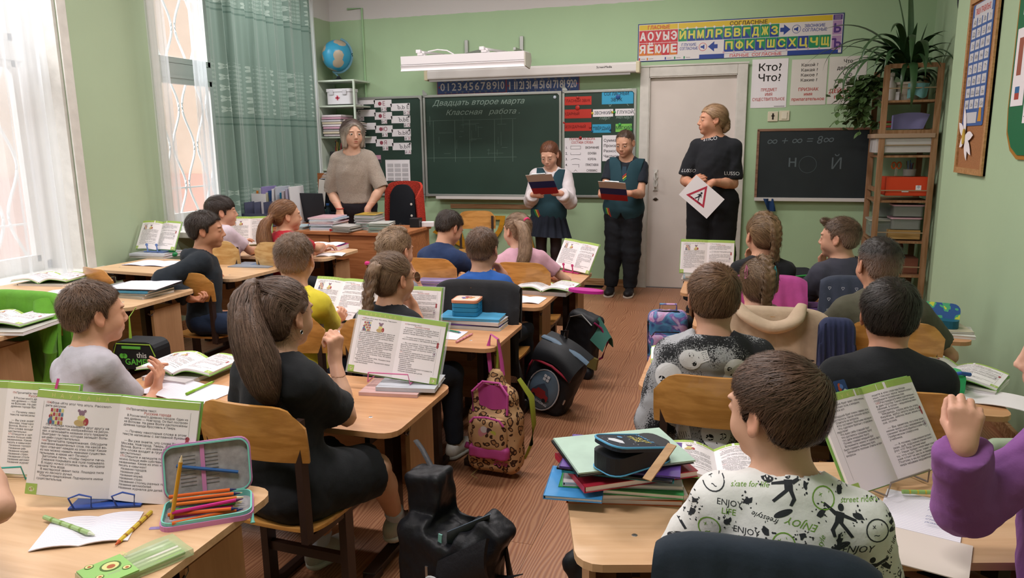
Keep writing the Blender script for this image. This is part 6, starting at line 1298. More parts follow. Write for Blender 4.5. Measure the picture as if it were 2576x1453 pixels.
person('woman in a black lettered top turned left, holding the crossing sign',(-.20,6.40,0),1.70,(-.215,6.36,1.575),s=1.04,st=1.70,hy=1.88,hp=-.02,by=PI-.10,pel=(-.19,6.40,.95),adult=True,skin='#bf8a6f',chub=.5,faceon=True,sw=.90,
 hair=dict(style='girl',col='#8a6a50',col2='#c4a27c',bun=[(.0,-.105,-.015,.034),(.012,-.118,-.045,.030),(-.012,-.112,-.055,.030),(0,-.10,-.075,.026)],N=3600,len_=.10,t=.012,wd=.003,jit=.05,brow='#4a3328',amp=.003),
 shirt=dict(m='#17191f',name='top',sleeve=.86,ease=.012,hem=.05,turtle=.055,amp=.006,sc=16,slv_ease=.014),
 arms=(dict(w=at(1794,458,6.16),d=(-.95,-.05,-.35),n=(0,.6,-.8),pole=(.5,.5,-1),curl=.35,thumb=.6),dict(w=at(1738,462,6.16),d=(.75,-.2,.5),n=(.3,1,-.2),pole=(-.5,.5,-1),curl=.6)),
 legs=dict(knee=((-.10,6.40,.49),(-.29,6.40,.49)),ankle=((-.10,6.41,.08),(-.31,6.41,.08)),pants=dict(m='#15161b',name='wide_trousers',top=.16,wide=.035,ease=.016)),shoes=dict(m='#1b1b1e',sole='#2a2a2c',sock='#1b1b1e'),extra=ex_t2)
M_vest=mat('teal_suiting','#24424c',.85,var=.05,bump=.3,bscale=160)
def vest(c,point=.20,w=.135,stripe=None):
 tp,L,k,TR=c['tp'],c['L'],c['k'],c['TR'];f=Field(c['pel']-.32,c['pel']+(.32,.32,L+.12),.0085)
 for p,kk in torso_prims(c,.030):f.apply(p,kk)
 for hip,kn,an in c['LJ']:f.apply(cone(hip,hip+(kn-hip)*.35,.082*k,.078*k,.012),.05)
 W_=w*k/.85
 keep=[(-W_,L+.02),(-W_*.55,L+.02),(-.042,L-.02),(0,L-.17),(.042,L-.02),(W_*.55,L+.02),(W_,L+.02),(W_*.86,L-.12),(W_*1.12,L-.22),(W_*1.25,-.02),(W_*1.15,-point*.55),(W_*.55,-point),(.012,-point*.45),(.0,-point*.30),(-.012,-point*.45),(-W_*.55,-point),(-W_*1.15,-point*.55),(-W_*1.25,-.02),(-W_*1.12,L-.22),(-W_*.86,L-.12)]
 f.apply(polyx(keep,c['pel'],TR,(0,2),.7),.003,'i')
 v,q=f.poly();vo=link('vest',to_mesh('vest',v,q,M_vest,c['base']),c['root']);return vo
def ex_girl(c):
 tp,L,k,TR=c['tp'],c['L'],c['k'],c['TR'];vo=vest(c,.22)
 st=[(.0,.0,'#2d8a4e'),(.016,.0,'#c9b03a'),(.032,.0,'#b0322b')]
 for o_,_,cl in st:decals(vo,c['base'],tp(.085,.4,-.10),-c['X'],c['U'],[('poly',o_-.01,.03,.45,cl,[(0,-.095),(.011,-.095),(.011,.08),(0,.08)])],'vest_stripe',ml=.01,reach=.6)
 # pleated skirt
 def fn(u,v):
  a=u*2*PI;r=.118+.085*v**1.2;r+=(.003+.010*v)*math.sin(a*17);return tuple(tp(math.cos(a)*r*1.06,math.sin(a)*r*.82,.06-.30*v)-c['base'])
 MB().sheet(fn,136,10,th=.003).build('pleated_skirt',mat('skirt_navy','#1e2330',.85),c['root'])
person('girl in a teal vest and pleated skirt reading from a tricolour clipboard',(-1.66,6.70,0),1.43,(-1.64,6.66,1.305),s=.97,st=1.43,hy=PI+.24-.30,hp=.42,by=PI+.12,pel=(-1.655,6.70,.80),skin='#c99a83',chub=.25,faceon=True,
 hair=dict(style='girl',col='#5a3526',col2='#8a5a40',tail=dict(at=(0,-.10,.04),pts=[(-1.62,6.77,1.34),(-1.60,6.83,1.30),(-1.60,6.83,1.15)],r=[.02,.03,.015]),N=3000,len_=.09,t=.008,wd=.0026,jit=.05,brow='#6a4534',wisps=1),
 shirt=dict(m='#d5cdd0',name='blouse',sleeve=1.93,ease=.006,hem=.0,neck=.058,collar=True,slv_ease=.026,cuff=.03,amp=.004,sc=24),
 arms=(dict(w=at(1412,486,6.47),d=(-.9,-.1,.2),n=(0,.9,.4),pole=(.35,.35,-1),curl=.75,thumb=.3),dict(w=at(1340,489,6.47),d=(.9,-.1,.1),n=(0,.9,.4),pole=(-.35,.35,-1),curl=.75,thumb=.3)),
 legs=dict(knee=((-1.59,6.70,.42),(-1.73,6.70,.42)),ankle=((-1.59,6.71,.08),(-1.73,6.71,.08)),tights=('#2b2024',.80)),shoes=dict(m='#1b1b1e',sole='#2a2a2c',sock='#2b2024'),extra=ex_girl)
def ex_boy(c):
 tp,L=c['tp'],c['L'];vo=vest(c,.19,.15)
 tie=MB();M_t=[mat('tie_navy','#20394a',.7),mat('tie_red','#a5322c',.7),mat('tie_yellow','#c7ad3c',.7),mat('tie_green','#2f8a55',.7)]
 def fn(u,v):wv=(.018+.022*v);return tuple(tp((u-.5)*wv*2,.118+.03*math.sin(v*2.2),L-.055-.26*v)-c['base'])
 tie.sheet(fn,4,8,th=.0075)
 for i in range(3):
  o_=.30+.075*i
  tie.sheet(lambda u,v,o_=o_:tuple(tp((u-.5)*(.018+.022*(o_+.04*v))*2,.120+.03*math.sin((o_+.04*v+(.5-u)*.12)*2.2)+.002,L-.055-.26*(o_+.05*v+(u-.5)*.18))-c['base']),3,1,mi=i+1)
 tie.build('striped_tie',M_t,c['root'])
 for i,cl in enumerate(('#2d8a4e','#c9b03a','#b0322b')):decals(vo,c['base'],tp(.115,.4,-.09),-c['X'],c['U'],[('poly',.016*i-.02,0,.3,cl,[(0,-.07),(.011,-.07),(.011,.07),(0,.07)])],'vest_stripe',ml=.01,reach=.6)
person('boy in a teal vest and striped tie reading from a tricolour clipboard',(-1.0,6.82,0),1.53,(-.975,6.78,1.400),s=1.0,st=1.53,hy=PI+.14-.38,hp=.30,by=PI-.02,pel=(-.985,6.83,.84),skin='#bf8f75',chub=.8,faceon=True,sw=1.0,
 hair=dict(style='boy',col='#43332a',col2='#5c473a',N=3000,len_=.010,t=.004,wd=.0016,jit=.3,fade=(.0,.06),brow='#3d2c22'),
 shirt=dict(m='#1c222c',name='polo_shirt',sleeve=.62,ease=.006,hem=.02,neck=.058,collar=True),
 arms=(dict(w=at(1585,486,6.52),d=(-1,-.1,.1),n=(0,.9,.4),pole=(.3,.4,-1),curl=.75,thumb=.3),dict(w=at(1512,490,6.50),d=(.8,-.3,.1),n=(.2,.9,.4),pole=(-.3,.4,-1),curl=.75,thumb=.3)),
 legs=dict(knee=((-.905,6.83,.43),(-1.07,6.83,.43)),ankle=((-.92,6.86,.085),(-1.10,6.86,.085)),pants=dict(m='#171a20',top=-.02,wide=.012,ease=.010,amp=.006)),shoes=dict(m='#211f22',sole='#c4b9ad',sock='#171a20',accent='#b5362b'),extra=ex_boy)
# ---- seated pupils
def kid(label,hx,hy_,top,px_,py_,**k):
 """hx, hy_, top = crown of the head; px_, py_ = pelvis"""
 s=k.pop('s',.93);seat=k.pop('seat',.35);st=k.pop('st',1.28);z=top-.118*s
 return person(label,(px_,py_,0),top,(hx,hy_,z),s=s,st=st,pel=(px_,py_,seat+.085),**k)
# middle row, from the photographer forward
def shirt_print(c):
 K,G='#2b2e33','#6f9a3a';it=[];r=random.Random(8)
 words=['freestyle','STAY COOL','URBAN','ENJOY','street riders','stay cool','skate for life','URBAN','COOL','ENJOY','freestyle']
 def smile(u,v,a,c_):it.extend([('ring',u,v,0,c_,.020,.0022),('text',u-.006,v+.003,a,c_,'x',.012,.02),('text',u+.007,v+.003,a,c_,'\'',.014,.03),('text',u,v-.013,a,c_,'~',.018,.03)])
 def skater(u,v,m):
  it.extend([('ell',u,v+.030,0,K,.0052,.006),('poly',u,v,0,K,[(-.006*m,.022),(.008*m,.024),(.010*m,.006),(-.004*m,.004)]),('poly',u,v,0,K,[(.006*m,.022),(.028*m,.036),(.030*m,.033),(.010*m,.016)]),('poly',u,v,0,K,[(-.004*m,.021),(-.026*m,.014),(-.026*m,.010),(-.003*m,.015)]),
    ('poly',u,v,0,K,[(-.004*m,.006),(.004*m,.006),(-.010*m,-.008),(-.020*m,-.018),(-.024*m,-.015),(-.014*m,-.004)]),('poly',u,v,0,K,[(.002*m,.006),(.010*m,.006),(.016*m,-.008),(.010*m,-.020),(.005*m,-.019),(.009*m,-.007)]),('ell',u-.004*m,v-.034,.5,K,.017,.0055)])
 def splat(u,v):
  for _ in range(15):a=r.random()*6.3;d=r.random()**.7*.018;it.append(('ell',u+d*math.cos(a),v+d*math.sin(a),a,K,r.uniform(.0006,.0024),r.uniform(.0006,.0018)))
  it.append(('poly',u,v,r.random()*3,K,[(q*math.cos(t),q*.6*math.sin(t))for t,q in[(2*PI*i/11,r.uniform(.005,.012))for i in range(11)]]))
 row=0
 for v in(.170,.128,.086,.044,.002,-.04,-.082):
  for j in range(7):
   u=-.20+.062*j+(.030 if row%2 else 0);k_=(row*3+j*2+(row*j)//3)%6
   if k_==0:skater(u,v,1 if j%2 else-1)
   elif k_ in(1,4):
    w_=words[(row*5+j*3)%len(words)];it.append(('text',u,v,r.choice((-.3,.15,PI+.2,PI-.15,1.3)),K if r.random()<.75 else G,w_,.018 if len(w_)<7 else .013,.022,.35))
   elif k_==2:smile(u,v,r.uniform(-.5,.5),G if r.random()<.5 else K)
   elif k_==3:splat(u,v)
   else:it.append(('text',u,v+.004,0,K,'ENJOY',.015,.02));it.append(('text',u,v-.011,0,G,'LIFE',.015,.02))
   if r.random()<.75:splat(u+.030,v+.018)
  row+=1
 decals(c['shirt'],c['base'],c['tp'](0,-.40,c['L']-.17),c['X'],c['U'],it,'shirt_print',ml=.012,reach=.6)
kid('boy with brown hair in a white graffiti-print T-shirt, nearest the camera',.088,1.40,1.030,.10,1.27,hy=.84,hp=.10,by=.05,skin='#c99c84',q=1.35,s=.905,st=1.30,faceon=True,
 hair=dict(style='boy',col='#3d2b22',col2='#7a5c4a',N=8000,len_=.055,t=.010,wd=.0017,jit=.12,whorl=(.035,-.075,.085),messy=.2,amp=.003),
 shirt=dict(m='#dcdcda',sleeve=.80,ease=.014,hem=-.12,neck=.064,amp=.0045,sc=22,slv_ease=.016,h=.0075),legs=PN,
 arms=(dict(w=(-.04,1.56,.60),pole=(-.55,-.3,-1),n=(0,0,-1),d=(.6,.6,0)),dict(w=(.20,1.58,.60),pole=(.55,-.3,-1),n=(0,0,-1),d=(-.6,.6,0))),extra=shirt_print)
kid('girl in a purple sweatshirt raising her fist, cut by the right edge',.668,1.70,1.10,.66,1.56,hy=1.25,hp=.10,by=.75,skin='#d0a48e',q=1.2,
 hair=dict(style='girl',col='#a8835e',col2='#c9a67e',tail=dict(at=(0,-.09,.05),pts=[(.75,1.66,1.04),(.82,1.63,1.0),(.84,1.62,.85)],r=[.02,.035,.02]),N=2500,len_=.08,jit=.06),
 shirt=dict(m='#8b5699',name='sweatshirt',sleeve=1.95,ease=.014,hem=-.1,neck=.062,slv_ease=.014,cuff=.045,amp=.006,sc=22,h=.0075),legs=PN,
 arms=(dict(w=at(2425,1120,1.52),d=(0,.15,1),n=(.2,1,-.2),pole=(.1,.4,-1),curl=(.75,.85,.9,1.0),thumb=.7),dict(w=(.80,1.86,.60))))
kid('child in a black T-shirt at the lower left corner, only a bent arm showing',-1.46,.80,1.08,-1.40,.70,hy=.2,by=-.1,skin='#c89a82',q=1.2,
 hair=dict(style='boy',col='#4a382c',N=1200),shirt=dict(m='#1b1b1e',sleeve=.62,ease=.012,neck=.06),legs=PN,
 arms=(dict(w=(-1.75,1.05,.6)),dict(w=at(-70,1110,1.05),d=(-.2,.1,1),n=(-1,0,0),pole=(1,.5,-1),sh=(.03,.02,0))))
# M1
tw=[tuple(at(*p))for p in((642,722,1.79),(625,735,1.745),(615,780,1.72),(628,850,1.70),(650,910,1.70),(665,965,1.70),(685,1000,1.71))]
kid('girl with a long brown ponytail in a black dress, fist raised, seen from behind',-1.265,1.855,1.040,-1.255,1.80,hy=-.22,hp=.05,by=-.35,skin='#c99c82',q=1.25,st=1.34,
 hair=dict(style='girl',col='#44332a',col2='#85695a',tail=dict(at=(-.035,-.075,.075),pts=tw,r=[.016,.030,.050,.062,.066,.050,.012],flat=(1,1.5)),N=8500,len_=.16,t=.010,wd=.0021,jit=.07,amp=.005,seg=7,tie=[('#8b9cb5',(-.038,-.085,.082),.020)]),
 shirt=dict(m='#15171b',name='dress',sleeve=.78,ease=.016,drop=.95,neck=.060,slv_ease=.016,amp=.0045,sc=22,h=.008),
 arms=(dict(w=(-1.50,2.06,.575),n=(0,0,-1)),dict(w=at(842,905,2.02),d=(0,.12,1),n=(-.9,.3,0),pole=(.4,.2,-1),curl=(.8,.9,.95,1.0),thumb=.8)),
 legs=dict(knee=((-1.22,2.03,.41),(-1.06,2.00,.41)),ankle=((-1.30,2.02,.10),(-1.085,2.17,.15))),shoes=dict(m='#a9a7a0',sole='#bdbab2',sock='#b9c3d4',accent='#7fb53d'),
 extra=lambda c:MB().lathe([(.006+.0012*math.cos(t),.0012*math.sin(t))for t in[2*PI*i/8 for i in range(9)]],c['hc']+c['Hr']@V3(.078,-.004,-.042)-c['base'],12,rot=Matrix.Rotation(PI/2,3,'Y')).build('earring',M_steel,c['root']))
def palms(c):pass
kid('boy in a pale grey T-shirt in profile, hands pressed together above his book',-2.045,1.93,.985,-2.02,1.80,hy=-.45,hp=.05,by=-.35,skin='#c9977c',q=1.2,faceon=True,
 hair=dict(style='boy',col='#4c3627',col2='#7c5f4a',N=6500,len_=.030,t=.009,wd=.0018,jit=.16,whorl=(0,-.06,.09),fade=(-.02,.04)),
 shirt=dict(m='#b9b4bd',sleeve=.70,ease=.013,neck=.062,amp=.005,sc=22,slv_ease=.014),legs=PN,
 arms=(dict(w=at(372,985,2.16),d=(.25,.15,1),n=(.9,.3,0),pole=(-.3,.2,-1),curl=.35,thumb=.5),dict(w=at(392,985,2.10),d=(.20,.15,1),n=(-.9,-.3,0),pole=(.4,.1,-1),curl=.35,thumb=.5)))
# M2
kid('boy in a bright yellow T-shirt with short fair-brown hair, seen from behind',-1.80,2.76,1.058,-1.79,2.72,hy=.22,by=-.12,skin='#c3947a',s=.98,q=1.1,chub=.5,
 hair=dict(style='boy',col='#4d3826',col2='#735740',N=4000,len_=.014,t=.006,wd=.0015,jit=.25,fade=(-.02,.06),whorl=(0,-.06,.10)),
 shirt=dict(m='#d9c83a',sleeve=.72,ease=.016,neck=.060,amp=.0045,sc=22,slv_ease=.016),legs=PN,
 arms=(dict(w=(-1.88,3.02,.59),n=(0,0,-1)),dict(w=at(832,812,3.02),d=(.35,.55,.35),n=(-.7,.3,0),pole=(.5,-.2,-1),curl=.5)))
def specs(c):
 for sx in(-1,1):
  p=c['hc']+c['Hr']@V3(sx*.031,.107,.000);Mt=Vector(c['Hr']@V3(sx*.15,1,0)).to_track_quat('Z','Y').to_matrix();MB().lathe([(.021+.0011*math.cos(t),.0011*math.sin(t))for t in[2*PI*i/8 for i in range(9)]],p-c['base'],24,rot=Mt).tube([c['hc']+c['Hr']@V3(sx*.052,.104,.003)-c['base'],c['hc']+c['Hr']@V3(sx*.074,.02,.006)-c['base'],c['hc']+c['Hr']@V3(sx*.074,-.012,.002)-c['base']],.0012,6).build('glasses_rim',mat('thin_brass','#8a745c',.3,metal=.8),c['root'])
B2=[tuple(at(943,672,2.66)),tuple(at(930,720,2.63)),tuple(at(925,770,2.62)),tuple(at(927,810,2.62)),tuple(at(930,860,2.64))]
kid('girl with one thick plait, gold star clip and round glasses, in black',-1.345,2.76,.985,-1.35,2.71,hy=-.42,hp=.05,by=-.2,skin='#c9977b',q=1.15,faceon=True,
 hair=dict(style='girl',col='#5d4638',col2='#977a60',braid=[dict(pts=B2,world=1,w=.026,n=10,out=(-.2,-1,.1))],tail=dict(at=(-.055,-.062,.055),pts=[B2[0],tuple(np.array(B2[0])*.6+np.array(B2[1])*.4)],r=[.020,.022]),N=3800,len_=.075,t=.008,wd=.0017,jit=.10,messy=.35,tie=[('#d0347f',(-.060,-.072,.062),.022),('#c2538e',('w',)+tuple(at(930,806,2.62)),.016)]),
 shirt=dict(m='#17181d',sleeve=.8,ease=.013,neck=.060),legs=PN,
 arms=(dict(w=(-1.50,3.0,.59)),dict(w=at(1040,768,2.92),d=(-.5,-.05,.75),n=(-.5,-.6,0),pole=(.35,.2,-1),curl=.55,thumb=.3)),extra=specs)
# M3
kid('girl with fair curly hair braided round her head, behind the plaited girl',-1.70,3.55,.978,-1.74,3.46,hy=-.30,hp=.1,by=-.2,skin='#c9977b',
 hair=dict(style='girl',col='#6b523f',col2='#a68a6c',braid=[dict(pts=[(.03,.03,.118),(-.035,-.015,.122),(-.055,-.07,.085),(-.045,-.105,.035),(-.015,-.108,-.02),(.02,-.095,-.055)],w=.030,n=10)],N=2600,len_=.045,t=.008,wd=.0022,jit=.35,messy=.7),
 shirt=dict(m='#8c8a92',sleeve=.8),legs=PN,arms=({},dict(w=at(1040,690,3.66),d=(-.4,0,.8),n=(-.6,-.5,0),pole=(.35,.2,-1),curl=.6)))
kid('boy in a cobalt blue T-shirt leaning on his right elbow',-1.240,3.60,.997,-1.20,3.52,hy=-.05,hp=.08,by=-.05,skin='#c3937a',s=.97,
 hair=dict(style='boy',col='#473224',col2='#6a4d39',N=3400,len_=.020,t=.007,wd=.0018,jit=.2,fade=(-.03,.03)),
 shirt=dict(m='#2455a0',sleeve=.75,ease=.014,neck=.06,slv_ease=.014),legs=PN,
 arms=(dict(w=(-1.38,3.80,.59)),dict(w=at(1268,690,3.72),d=(-.6,-.1,.7),n=(-.5,-.5,0),pole=(.35,.2,-1),curl=.6)))
# M4
kid('boy in a navy jumper bending over his notebook beside the blackboard',-1.745,4.42,1.0,-1.80,4.28,hy=-.50,hp=.50,by=-.35,skin='#c3937a',lean=.3,
 hair=dict(style='boy',col='#2b211c',col2='#43352c',N=2600,len_=.028,t=.009,wd=.0022,jit=.2),
 shirt=dict(m='#1e3157',name='jumper',sleeve=1.95,ease=.018,neck=.055,slv_ease=.014,turtle=.02),legs=PN,arms=(dict(w=(-1.86,4.68,.56)),dict(w=(-1.52,4.66,.56),pole=(1,0,-.4))))
kid('girl in a pale pink top with a high wavy ponytail and pink bobbles',-1.290,4.40,.995,-1.22,4.32,hy=.95,hp=.02,by=.15,skin='#d0a28a',
 hair=dict(style='girl',col='#7a5f4a',col2='#b1937a',tail=dict(at=(.0,-.095,.06),pts=[tuple(at(1297,558,4.30)),tuple(at(1316,575,4.26)),tuple(at(1322,620,4.24)),tuple(at(1316,655,4.22)),tuple(at(1300,680,4.22))],r=[.016,.030,.036,.032,.010],flat=(1,1.4)),N=3600,len_=.08,t=.008,wd=.0022,jit=.10,tie=[('#d2386a',(.0,-.100,.066),.022)]),
 shirt=dict(m='#d3a3b4',sleeve=.62,ease=.013,neck=.058),legs=PN,arms=(dict(w=(-1.4,4.62,.56)),dict(w=(-1.10,4.60,.57),pole=(1,-.1,-.6))))
# window row
kid('boy in a pinkish white T-shirt with dark bowl-cut hair by the window',-3.40,4.36,1.085,-3.32,4.27,seat=.43,hy=-.80,hp=0,by=-.4,skin='#c3937a',faceon=True,
 hair=dict(style='fringe',col='#2a1f1b',col2='#43342c',N=2600,len_=.045,t=.012,wd=.0024,jit=.14),shirt=dict(m='#cdbcc6',sleeve=.72,ease=.016,neck=.058),legs=PN,
 arms=(dict(w=(-3.45,4.6,.69)),dict(w=at(655,628,4.62),d=(.3,1,.1),n=(0,0,-1),pole=(.6,-.4,-.6))))
kid('girl in a red T-shirt with a low copper ponytail beside the teacher\'s desk',-2.865,4.32,1.068,-2.82,4.25,seat=.43,hy=-.72,by=-.35,skin='#c9977b',faceon=True,
 hair=dict(style='girl',col='#6b452e',col2='#a37650',tail=dict(at=(0,-.100,.0),pts=[tuple(at(684,545,4.22)),tuple(at(668,565,4.19)),tuple(at(664,600,4.17)),tuple(at(672,625,4.17)),tuple(at(684,642,4.18))],r=[.018,.034,.044,.038,.010]),N=4200,len_=.09,t=.008,wd=.0022,jit=.07,tie=[('#4b2a33',(0,-.104,.0),.024)]),
 shirt=dict(m='#b3202f',sleeve=.75,ease=.013,neck=.058),legs=dict(pants=dict(m='#1b1e26'),knee=(None,(-2.45,4.40,.47))),
 arms=(dict(w=(-2.80,4.62,.69)),dict(w=at(812,618,4.62),d=(-.9,.3,.1),n=(0,0,-1),pole=(1,-.6,-.5),curl=.9)))
kid('boy in a dark hooded jacket turned sideways, gripping his chair\'s back post',-2.925,3.60,1.055,-2.94,3.54,hy=-1.02,hp=.04,by=-.9,skin='#bb8568',faceon=True,
 hair=dict(style='boy',col='#2a1f1a',col2='#463930',N=3600,len_=.040,t=.012,wd=.0022,jit=.22,whorl=(0,-.06,.10),messy=.5),
 shirt=dict(m='#1b222a',name='hooded_jacket',sleeve=1.93,ease=.016,hood=.9,neck=.062,slv_ease=.014,cuff=.03),legs=dict(pants=dict(m='#1f2c44'),knee=((-2.60,3.72,.42),(-2.62,3.52,.42)),ankle=((-2.60,3.74,.08),(-2.60,3.54,.08))),
 arms=(dict(w=at(528,690,3.74),d=(.7,-.2,.1),n=(0,0,-1),pole=(0,.5,-1),curl=.6),dict(w=at(478,752,3.36),d=(.9,.25,-.1),n=(.1,.3,.9),pole=(-.8,-.7,-.2),curl=.8)))
# right row
def skull(c):
 it=[];W_,K='#d9d9dc','#17181a'
 def sk(u,v,a,s):
  ca,sa=math.cos(a),math.sin(a);P=lambda x,y:(u+(x*ca-y*sa)*s,v+(x*sa+y*ca)*s)
  it.append(('ell',*P(0,.01),a,W_,.040*s,.042*s));it.append(('poly',*P(0,0),a,W_,[(-.024*s,-.02*s),(.024*s,-.02*s),(.020*s,-.060*s),(-.020*s,-.060*s)]))
  for sx in(-1,1):it.append(('ell',*P(sx*.017,.0),a+sx*.3,K,.011*s,.009*s))
  it.append(('poly',*P(0,-.018),a,K,[(-.004*s,-.006*s),(.004*s,-.006*s),(0,.007*s)]))
  for i in range(5):it.append(('poly',*P(-.014+.007*i,-.046),a,K,[(-.0008*s,-.011*s),(.0008*s,-.011*s),(.0008*s,.009*s),(-.0008*s,.009*s)]))
  it.append(('poly',*P(0,-.046),a,K,[(-.018*s,-.0008*s),(.018*s,-.0008*s),(.018*s,.0008*s),(-.018*s,.0008*s)]))
 for a in((-.135,.0,-.1,1.05),(.035,-.045,1.2,1.0),(.06,.04,-.5,.8),(.13,-.01,.4,.9),(-.06,.075,1.9,.8),(-.10,-.13,.3,1),(.01,-.17,.1,1.1),(.12,-.13,-.6,1)):sk(*a)
 decals(c['shirt'],c['base'],c['tp'](0,-.40,c['L']-.10),c['X'],c['U'],it,'skull_print',ml=.012,reach=.55,off=.0012)
M_grain=mat('speckled_hoodie','#8a8a8e',.9,bump=.2,bscale=120);N,L=nodes(M_grain);b=N['Principled BSDF']
tc=N.new('ShaderNodeTexCoord');n1=N.new('ShaderNodeTexNoise');n1.inputs['Scale'].default_value=9;n2=N.new('ShaderNodeTexNoise');n2.inputs['Scale'].default_value=260;n2.inputs['Detail'].default_value=1
L.new(tc.outputs['Object'],n1.inputs[0]);L.new(tc.outputs['Object'],n2.inputs[0]);a1=N.new('ShaderNodeMath');a1.operation='MULTIPLY_ADD';a1.inputs[1].default_value=1.9;L.new(n1.outputs[0],a1.inputs[0]);L.new(n2.outputs[0],a1.inputs[2])
cr=N.new('ShaderNodeValToRGB');e=cr.color_ramp.elements;e[0].position=.69;e[1].position=.77;cr.color_ramp.interpolation='LINEAR';e[0].color=srgb('#232427');e[1].color=srgb('#9fa0a4');mm_=N.new('ShaderNodeMath');mm_.operation='MULTIPLY';mm_.inputs[1].default_value=.5;L.new(a1.outputs[0],mm_.inputs[0]);L.new(mm_.outputs[0],cr.inputs[0]);L.new(cr.outputs[0],b.inputs['Base Color'])
kid('boy in a grey speckled hoodie printed with white skulls, seen from behind',-.056,2.40,1.036,-.04,2.34,hy=.12,hp=.06,by=.04,skin='#c3937a',q=1.2,st=1.32,
 hair=dict(style='boy',col='#543a28',col2='#8a684d',N=5500,len_=.042,t=.009,wd=.0019,jit=.13,whorl=(.04,-.07,.09)),
 shirt=dict(m=M_grain,name='skull_hoodie',sleeve=1.93,ease=.022,hood=1.15,neck=.066,slv_ease=.022,cuff=.03,amp=.006,sc=20,h=.008),legs=dict(pants=dict(m=M_grain,ease=.014)),
 arms=(dict(w=at(1652,1040,2.52),d=(.2,.8,-.2),pole=(-.25,-.6,-1),n=(1,0,0)),dict(w=(.06,2.66,.57),n=(0,0,-1),pole=(.4,-.3,-1))),extra=skull)
kid('boy with black hair in a plain black jumper, seen from behind',.452,2.40,1.008,.465,2.33,hy=-.08,hp=.10,by=-.10,skin='#bf8a70',q=1.15,st=1.32,
 hair=dict(style='boy',col='#1d1815',col2='#3b322c',N=5500,len_=.050,t=.010,wd=.0019,jit=.12,whorl=(.02,-.065,.095)),
 shirt=dict(m='#15181c',name='jumper',sleeve=1.93,ease=.020,neck=.058,slv_ease=.020,turtle=.022,amp=.0045,sc=20),legs=PN,arms=(dict(w=(.37,2.64,.57),pole=(-.45,-.3,-1)),dict(w=(.55,2.64,.57),pole=(.45,-.3,-1))))
def clips(c):
 for sx,cl in((-1,'#c76c96'),(1,'#4a9aa3')):
  o=c['hc']+c['Hr']@V3(sx*.056,-.085,.062);MB().tube([o-c['base']+V3(0,0,.028),o-c['base']+V3(.006*sx,-.004,.0),o-c['base']+V3(.004*sx,-.006,-.028),o-c['base']+V3(-.004*sx,-.004,-.022),o-c['base']+V3(-.002*sx,-.002,.022)],.0022,6).build('hair_clip',mat('clip'+cl,cl,.3),c['hair'])
kid('girl in pink with two braids joined into one and small hair clips',.104,3.28,.925,.14,3.22,hy=.05,hp=.06,by=.05,skin='#d0a28a',q=1.1,
 hair=dict(style='girl',col='#59422f',col2='#8d7154',braid=[dict(pts=[(.025,.02,.122),(.028,-.05,.112),(.032,-.10,.065),(.034,-.112,.01),(.03,-.105,-.045),(.025,-.10,-.10),(.02,-.105,-.15),(.02,-.11,-.19)],w=.026,n=14)],N=3800,len_=.06,t=.009,wd=.0018,jit=.28,messy=.6,tie=[('#e0602c',(.02,-.108,-.155),.014)]),
 shirt=dict(m='#cf9fb2',sleeve=.75,ease=.014,neck=.058),legs=PN,arms=({},{}),extra=clips)
kid('boy in a khaki T-shirt with faded dark hair, larger than his neighbours',.565,3.30,1.028,.58,3.22,hy=.30,hp=.02,by=.0,skin='#bf8d72',s=.98,st=1.42,chub=.5,q=1.1,
 hair=dict(style='boy',col='#1f1a18',col2='#3a322d',N=3800,len_=.014,t=.006,wd=.0016,jit=.22,fade=(-.005,.07)),
 shirt=dict(m='#4e4c3d',sleeve=.72,ease=.016,neck=.062,slv_ease=.012,turtle=.015),legs=PN,
 arms=(dict(w=at(2070,838,3.55),d=(.5,.6,-.1),n=(0,0,-1),pole=(-.7,-.5,-.8)),dict(w=at(2305,880,3.50),d=(-.3,.8,0),n=(0,0,-1),pole=(.9,-.4,-.6))))
kid('girl in black with a thick golden-brown French plait, hand at her cheek',.133,4.17,1.025,.15,4.10,hy=.42,hp=.05,by=.05,skin='#c9977b',faceon=False,
 hair=dict(style='girl',col='#5f4732',col2='#a58560',braid=[dict(pts=[(.0,.035,.118),(.02,-.03,.122),(.03,-.09,.085),(.035,-.115,.03),(.035,-.115,-.03),(.035,-.105,-.09),(.04,-.10,-.15),(.045,-.10,-.20)],w=.030,n=13)],N=4200,len_=.07,t=.009,wd=.002,jit=.10),
 shirt=dict(m='#15171b',sleeve=1.5,ease=.014,neck=.058),legs=PN,arms=(dict(w=at(1886,662,4.34),d=(.0,-.25,.9),n=(.5,-.85,0),pole=(-.4,-.2,-1),curl=.25,thumb=.2),dict(w=(.25,4.5,.55))))
def kanji(c):decals(c['shirt'],c['base'],c['tp'](0,-.40,c['L']-.13),c['X'],c['U'],[('text',-.005,-.045,0,'#c9b36a','東',.085,.04),('poly',.035,-.12,0,'#6b4d96',[(-.04,-.04),(.05,-.04),(.06,.05),(-.02,.045)]),('poly',.07,.04,0,'#3f95a3',[(-.05,0),(-.03,.02),(-.045,.035),(-.01,.03),(0,.05),(.015,.03),(.04,.04),(.03,.0),(.02,-.03),(-.02,-.02)])],'back_print',ml=.012)
